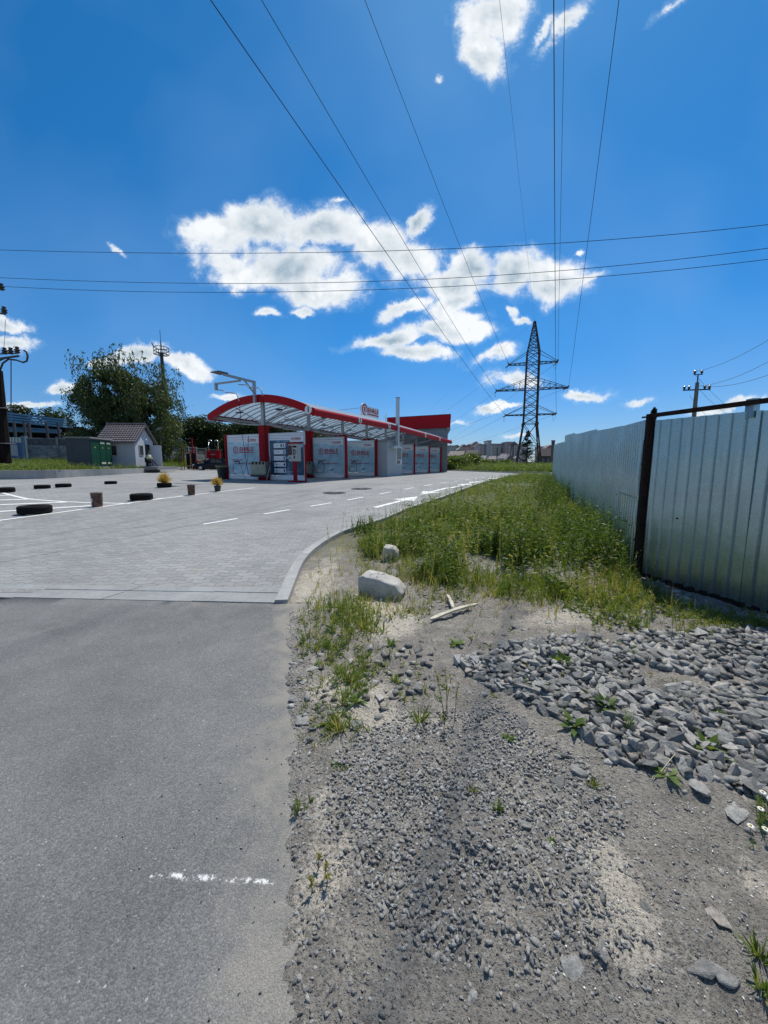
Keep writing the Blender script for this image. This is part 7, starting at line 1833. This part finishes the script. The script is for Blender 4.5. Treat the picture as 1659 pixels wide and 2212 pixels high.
for k, px, py, Y, lab in ((0,185,930,56,'low dark tree just left of the transformer cabinet'),(1,425,906,68,'rounded dark tree right behind the birch, first of the row'),(2,470,912,72,'dark tree above the red vacuum station'),(0,515,905,66,'dark tree rising left of the canopy front corner'),(1,560,908,64,'dark tree behind the left wash partition'),(2,610,912,68,'dark tree seen under the arch between the first columns'),(0,655,920,70,'dark tree behind the numbered plaques panel'),(1,700,935,75,'small dark tree behind the second column, last of the row')):
    tree_at(k, px, py, Y, .6, lab, GT, 1.15)
tree_at(1, 225, 945, 57, .8, 'dark shrubby tree under the left side of the birch', None, 1.5); tree_at(0, 340, 925, 56, .8, 'dense dark tree under the right side of the birch', None, 1.2)
tree_at(2, 62, 872, 75, .6, 'pale green tree rising behind the blue-roofed shed', None, 1.3); tree_at(0, 160, 918, 66, .6, 'low leafy tree at the right end of the blue-roofed shed', None, 1.0)
# spruces
def spruce(px, pytop, Y, zb_, wpx, label, seed):
    random.seed(seed); top = P(px, pytop, Y); H = top.z-zb_; Wd = wpx/830*Y/2; t = empty('spruce_tree', (top.x, Y, zb_), 0, label, 'tree')
    MB().tube([(0,0,0),(0,0,H)], [.16*H/8,.02], 6).build('trunk', BARK, t); P0, D0, Ls = [], [], []
    for k in range(150):
        f = random.random()**.8; z = H*(.08+.9*f); r = Wd*(1-f)**.85*random.uniform(.55,1.1)+.1; a = random.uniform(0,2*PI); dz = random.uniform(-.25,.15)
        for j in range(26):
            u = (j+random.random())/26; P0.append((r*u*math.cos(a), r*u*math.sin(a), z+dz*r*u+.15*r*u*u)); D0.append((math.cos(a)+random.gauss(0,.6), math.sin(a)+random.gauss(0,.6), random.gauss(-.2,.4)))
    rb = Ribbons(); n = len(P0); rb.add(np.array(P0), np.array(D0), .035*H*RNG.uniform(.6,1.3,n), .012*H, .3, np.clip(RNG.normal(.2,.15,n),0,1), w0=.6); rb.build('crown', FOL, t)
spruce(1141, 928, 92, .1, 44, 'dark spruce standing inside the feet of the pylon', 5)
spruce(1413, 878, 60, .1, 24, 'tip of a dark spruce showing above the fence post', 6)
# shrubs beyond the lot
BRL = leafmat('bright_leaf', [(0, (.045,.08,.014)), (.5, (.09,.145,.026)), (1, (.17,.21,.05))], .35)
def bush_mesh(seed):
    random.seed(seed); P0, T0 = [], []
    for k in range(9):
        c = np.array([random.gauss(0,.9), random.gauss(0,.8), random.uniform(.6,2.0)]); m = 420; v = RNG.normal(size=(m,3)); v /= np.linalg.norm(v, axis=1, keepdims=True)
        P0.append(c+v*RNG.random((m,1))**.4*random.uniform(.6,1.0)*np.array([[1,1,.8]])); T0.append(np.clip(RNG.normal(.5,.22,m), 0, 1))
    P0 = np.concatenate(P0); rb = Ribbons(); n = len(P0); d = RNG.normal(size=(n,3)); d[:,2] = np.abs(d[:,2]); rb.add(P0, d, RNG.uniform(.2,.45,n), RNG.uniform(.09,.18,n), .2, np.concatenate(T0), w0=.3)
    mb = MB()
    for k in range(5): limb(mb, (0,0,0), (random.gauss(0,.7), random.gauss(0,.7), 1.6), .06, .02, 4, .5)
    a, b_ = mb.build('stem', BARK), rb.build('foliage', BRL); r = (a.data, b_.data); bpy.data.objects.remove(a); bpy.data.objects.remove(b_); return r
BM_ = [bush_mesh(51), bush_mesh(52), bush_mesh(53)]
def bush_at(k, px, pytop, Y, zb, label, group, s):
    top = P(px, pytop, Y); sc = (top.z-zb)/2.7; t = empty('bush', (top.x, Y, zb), random.uniform(0,6), label, 'bush', group); t.scale = (sc*s*.8, sc*s*.8, sc); link('stem', BM_[k][0], t); link('foliage', BM_[k][1], t); return t
for i, (px, py, Y, s) in enumerate(((985,982,56,1.6),(1010,976,58,1.5),(1035,990,60,1.6),(1062,992,62,1.7),(1088,991,64,1.6),(1110,990,66,1.5),(970,985,54,1.5),(1150,1000,70,2.0),(1048,1000,56,2.0),(1100,1003,60,2.0),(1135,1003,72,2.2),(1180,998,74,2.2))):
    o = bush_at(i%3, px, py, Y, .1, ['yellow-green bush at the right corner of the service building','tallest bright bush beyond the lot, right of the service building','low bush in front of the green-walled hut','low bush in the middle of the far verge','bush left of the pylon in front of the small houses','bush just left of the pylon foot','bush touching the rear building corner','low scrub bush behind the pylon feet','low bush along the far kerb','low bush nearest to the concrete block at the far kerb','scrub bush under the spruce','scrub bush between pylon and fence end'][i], 'bushes beyond the far kerb', s)
BR_ = leafmat('bright_leaf', [(0, (.04,.07,.012)), (.5, (.085,.13,.025)), (1, (.16,.19,.05))], .35)
rb = Ribbons(); n = 7000; px = RNG.uniform(955, 1195, n); Y = RNG.uniform(44, 74, n); x = (px-829.5)/830*Y; ok = (x > np.interp(Y, [38,52,60], [13.5,8.6,8.0])+.4) ; x = x[ok]; Y = Y[ok]; q = np.stack([x,Y],1)
leafy(rb, q, zt(x,Y)-.05, .4, 1.2, 9, .32, .10, (.1,.75)); o = rb.build('scrub', GRASS); tag(o, 'rough green scrub covering the ground beyond the far kerb', 'scrub', kind='stuff')
# ================================================================== FAR TOWN
ROOFM = mat('town_roof', (.20,.16,.15), .8, var=.2, vscale=.3); ROOFG = mat('town_roof_grey', (.32,.30,.30), .8, var=.2, vscale=.3)  # roof colours lightened, distance haze is put into the colour
WALLS = [mat('town_wall_pink', (.50,.38,.36), .9, var=.08, vscale=.2), mat('town_wall_grey', (.55,.54,.55), .9, var=.08, vscale=.2), mat('town_wall_dark', (.07,.065,.065), .9, var=.2, vscale=.3), mat('town_wall_green', (.06,.20,.12), .8)]  # pink and grey walls paled in colour to stand in for haze
WIN = mat('town_window', (.14,.15,.17), .5)
def house(px0, px1, pyt, pyb, Y, wm, rm, label, roof='gable', name='house', pyr=None):
    A, B = P(px0, pyb, Y), P(px1, pyb, Y); w_ = B.x-A.x; zt_ = P(px0, pyt, Y).z; D = w_*.7
    t = empty(name, (A.x, Y, 0), 0, label, 'house'); MB().box((0,0,-1),(w_,D,zt_)).build('wall', wm, t)
    zr = P(px0, pyr if pyr else pyt-8, Y).z
    if roof == 'gable': MB().poly([(-w_*.06,-.3,zt_-.1),(w_*1.06,-.3,zt_-.1),(w_*.5,-.3,zr)], (0,D+.6,0)).build('roof', rm, t)
    else: MB().poly([(-w_*.04,-.5,zt_-.05),(-w_*.04,D+.5,zt_-.05),(-w_*.04+.8,D*.5,zr)], (w_*1.08-.8,0,0)).build('roof', rm, t)
    for k in range(2): MB().box((w_*(.2+.42*k),-.05,zt_-1.9),(w_*(.2+.42*k)+w_*.16,0,zt_-.8)).build('window', WIN, t)
house(968,1005,985,1004,85,WALLS[2],ROOFM,'dark long low building with a scalloped grey roof edge behind the bushes','hip',pyr=974)
house(1003,1034,986,1005,80,WALLS[3],mat('black_roof',(.015,.015,.02),.7),'hut with green wall and a black pitched roof','hip',pyr=972)
house(1036,1052,992,1006,110,WALLS[2],ROOFG,'small grey-roofed hut right of the green one','hip',pyr=984)
house(1054,1078,992,1006,115,WALLS[2],ROOFM,'dark garage row in the middle of the far houses','hip',pyr=985)
house(1078,1096,990,1006,105,WALLS[1],ROOFG,'small house with pale grey pitched roof','hip',pyr=980)
house(1092,1110,993,1006,100,WALLS[2],ROOFM,'dark brown gabled cottage in front of the apartment blocks','gable',pyr=981)
house(1108,1120,990,1006,118,WALLS[1],ROOFG,'pale blue-grey low building left of the pylon','hip',pyr=986)
house(1165,1192,985,1003,120,WALLS[2],mat('brown_roof',(.16,.12,.10),.8),'brown-roofed house between the pylon and the fence','hip',pyr=968)
house(1172,1200,972,1003,150,WALLS[0],ROOFM,'house with dark gable roof higher behind the brown-roofed one','gable',pyr=961)
t = empty('chimney_stack', (P(1192.5,1000,110).x,110,0), 0, 'square brown chimney stack rising behind the end of the fence', 'chimney'); MB().box((-.35,-.35,0),(.35,.35,P(1192,952,110).z)).build('shaft', mat('brick_brown',(.16,.10,.08),.9), t); MB().box((-.42,-.42,P(1192,953,110).z),(.42,.42,P(1192,951,110).z)).build('cap', ROOFM, t)
def block(px0, px1, pyt, Y, wm, floors, cols, label):
    A, B = P(px0, 1000, Y), P(px1, 1000, Y); w_ = B.x-A.x; zt_ = P(px0, pyt, Y).z
    t = empty('apartment_building', (A.x, Y, 0), 0, label, 'building', 'apartment blocks on the horizon'); MB().box((0,0,-2),(w_,14,zt_)).build('wall', wm, t); MB().box((-.4,-.5,zt_),(w_+.4,14.5,zt_+.7)).build('roof', ROOFG, t)
    fh = (zt_-1)/floors
    for f in range(floors):
        for c_ in range(cols):
            x = w_*(c_+.28)/cols; MB().box((x,-.12,1+f*fh+fh*.3),(x+w_/cols*.45,0,1+f*fh+fh*.8)).build('window', WIN, t)
    for c_ in range(1, cols, 2): MB().box((w_*(c_+.2)/cols,-1.1,1.5),(w_*(c_+.8)/cols,-.15,zt_-1)).build('balcony_stack', mat('balcony', (.42,.40,.39), .9), t)
block(1036,1052,961,330,WALLS[0],7,4,'pinkish apartment block at the left of the distant row'); block(1053,1060,953,325,WALLS[1],9,2,'narrow tall grey stair tower between two apartment blocks')
block(1061,1092,960,335,WALLS[1],7,6,'wide pale grey apartment block in the middle of the distant row'); block(1093,1104,956,325,WALLS[0],8,3,'red-brown apartment block section left of the pylon'); block(1104,1118,962,340,WALLS[1],7,4,'pale apartment block just left of the pylon leg')
block(966,985,964,345,WALLS[1],6,4,'pale apartment block at the corner of the service building'); block(1168,1178,966,330,WALLS[0],6,3,'pinkish block seen through the right pylon leg')
random.seed(77)
for i in range(16):
    px = 966+i*10.5+random.uniform(-2,2); w_ = random.uniform(9,15); py = 957+random.uniform(-4,5)+(6 if px < 990 else 0); Y = random.uniform(420,470)
    A = P(px, 1000, Y); B = P(px+w_, 1000, Y); z = P(px, py, Y).z
    t = empty('town_house', (A.x, Y, 0), 0, f'hazy {random.choice(["pale","greyish","pinkish","brownish"])} rooftop on the far horizon, {["first","second","third","fourth","fifth","sixth","seventh","eighth","ninth","tenth","eleventh","twelfth","thirteenth","fourteenth","fifteenth","sixteenth"][i]} from the left', 'house', 'rooftops on the horizon')
    MB().box((0,0,-2),(B.x-A.x,12,z-3)).build('wall', random.choice(WALLS[:2]), t); MB().poly([(-1,-1,z-3),(B.x-A.x+1,-1,z-3),(B.x-A.x-3,-1,z),(3,-1,z)], (0,14,0)).build('roof', random.choice([ROOFM,ROOFG]), t)
# thin street poles in front of the town
for i, (px, pyt, Y) in enumerate(((1024.5,972,90),(1073,967,110),(1083,968,110),(1107,957,120),(1097.5,960,122),(1116,975,115))):
    a = P(px, 1004, Y); t = empty('utility_pole', (a.x, Y, 0), 0, ['thin pole in front of the black-roofed hut','thin pole left of the pale house','thin pole right beside the pale house','taller far pole with a small crossarm near the pylon','slightly leaning far pole beside the crossarm pole','short thin pole just left of the pylon foot'][i], 'utility pole', 'far street poles')
    MB().tube([(0,0,0),(.0 if i != 4 else 1.0,0,P(px,pyt,Y).z)], .15, 6).build('pole', mat('far_pole', (.06,.055,.055), .8), t)
    if i in (3,): MB().bar((-1.4,0,P(px,pyt,Y).z-.5),(1.4,0,P(px,pyt,Y).z-.5),.2).build('crossarm', mat('far_pole', (.06,.055,.055), .8), t)
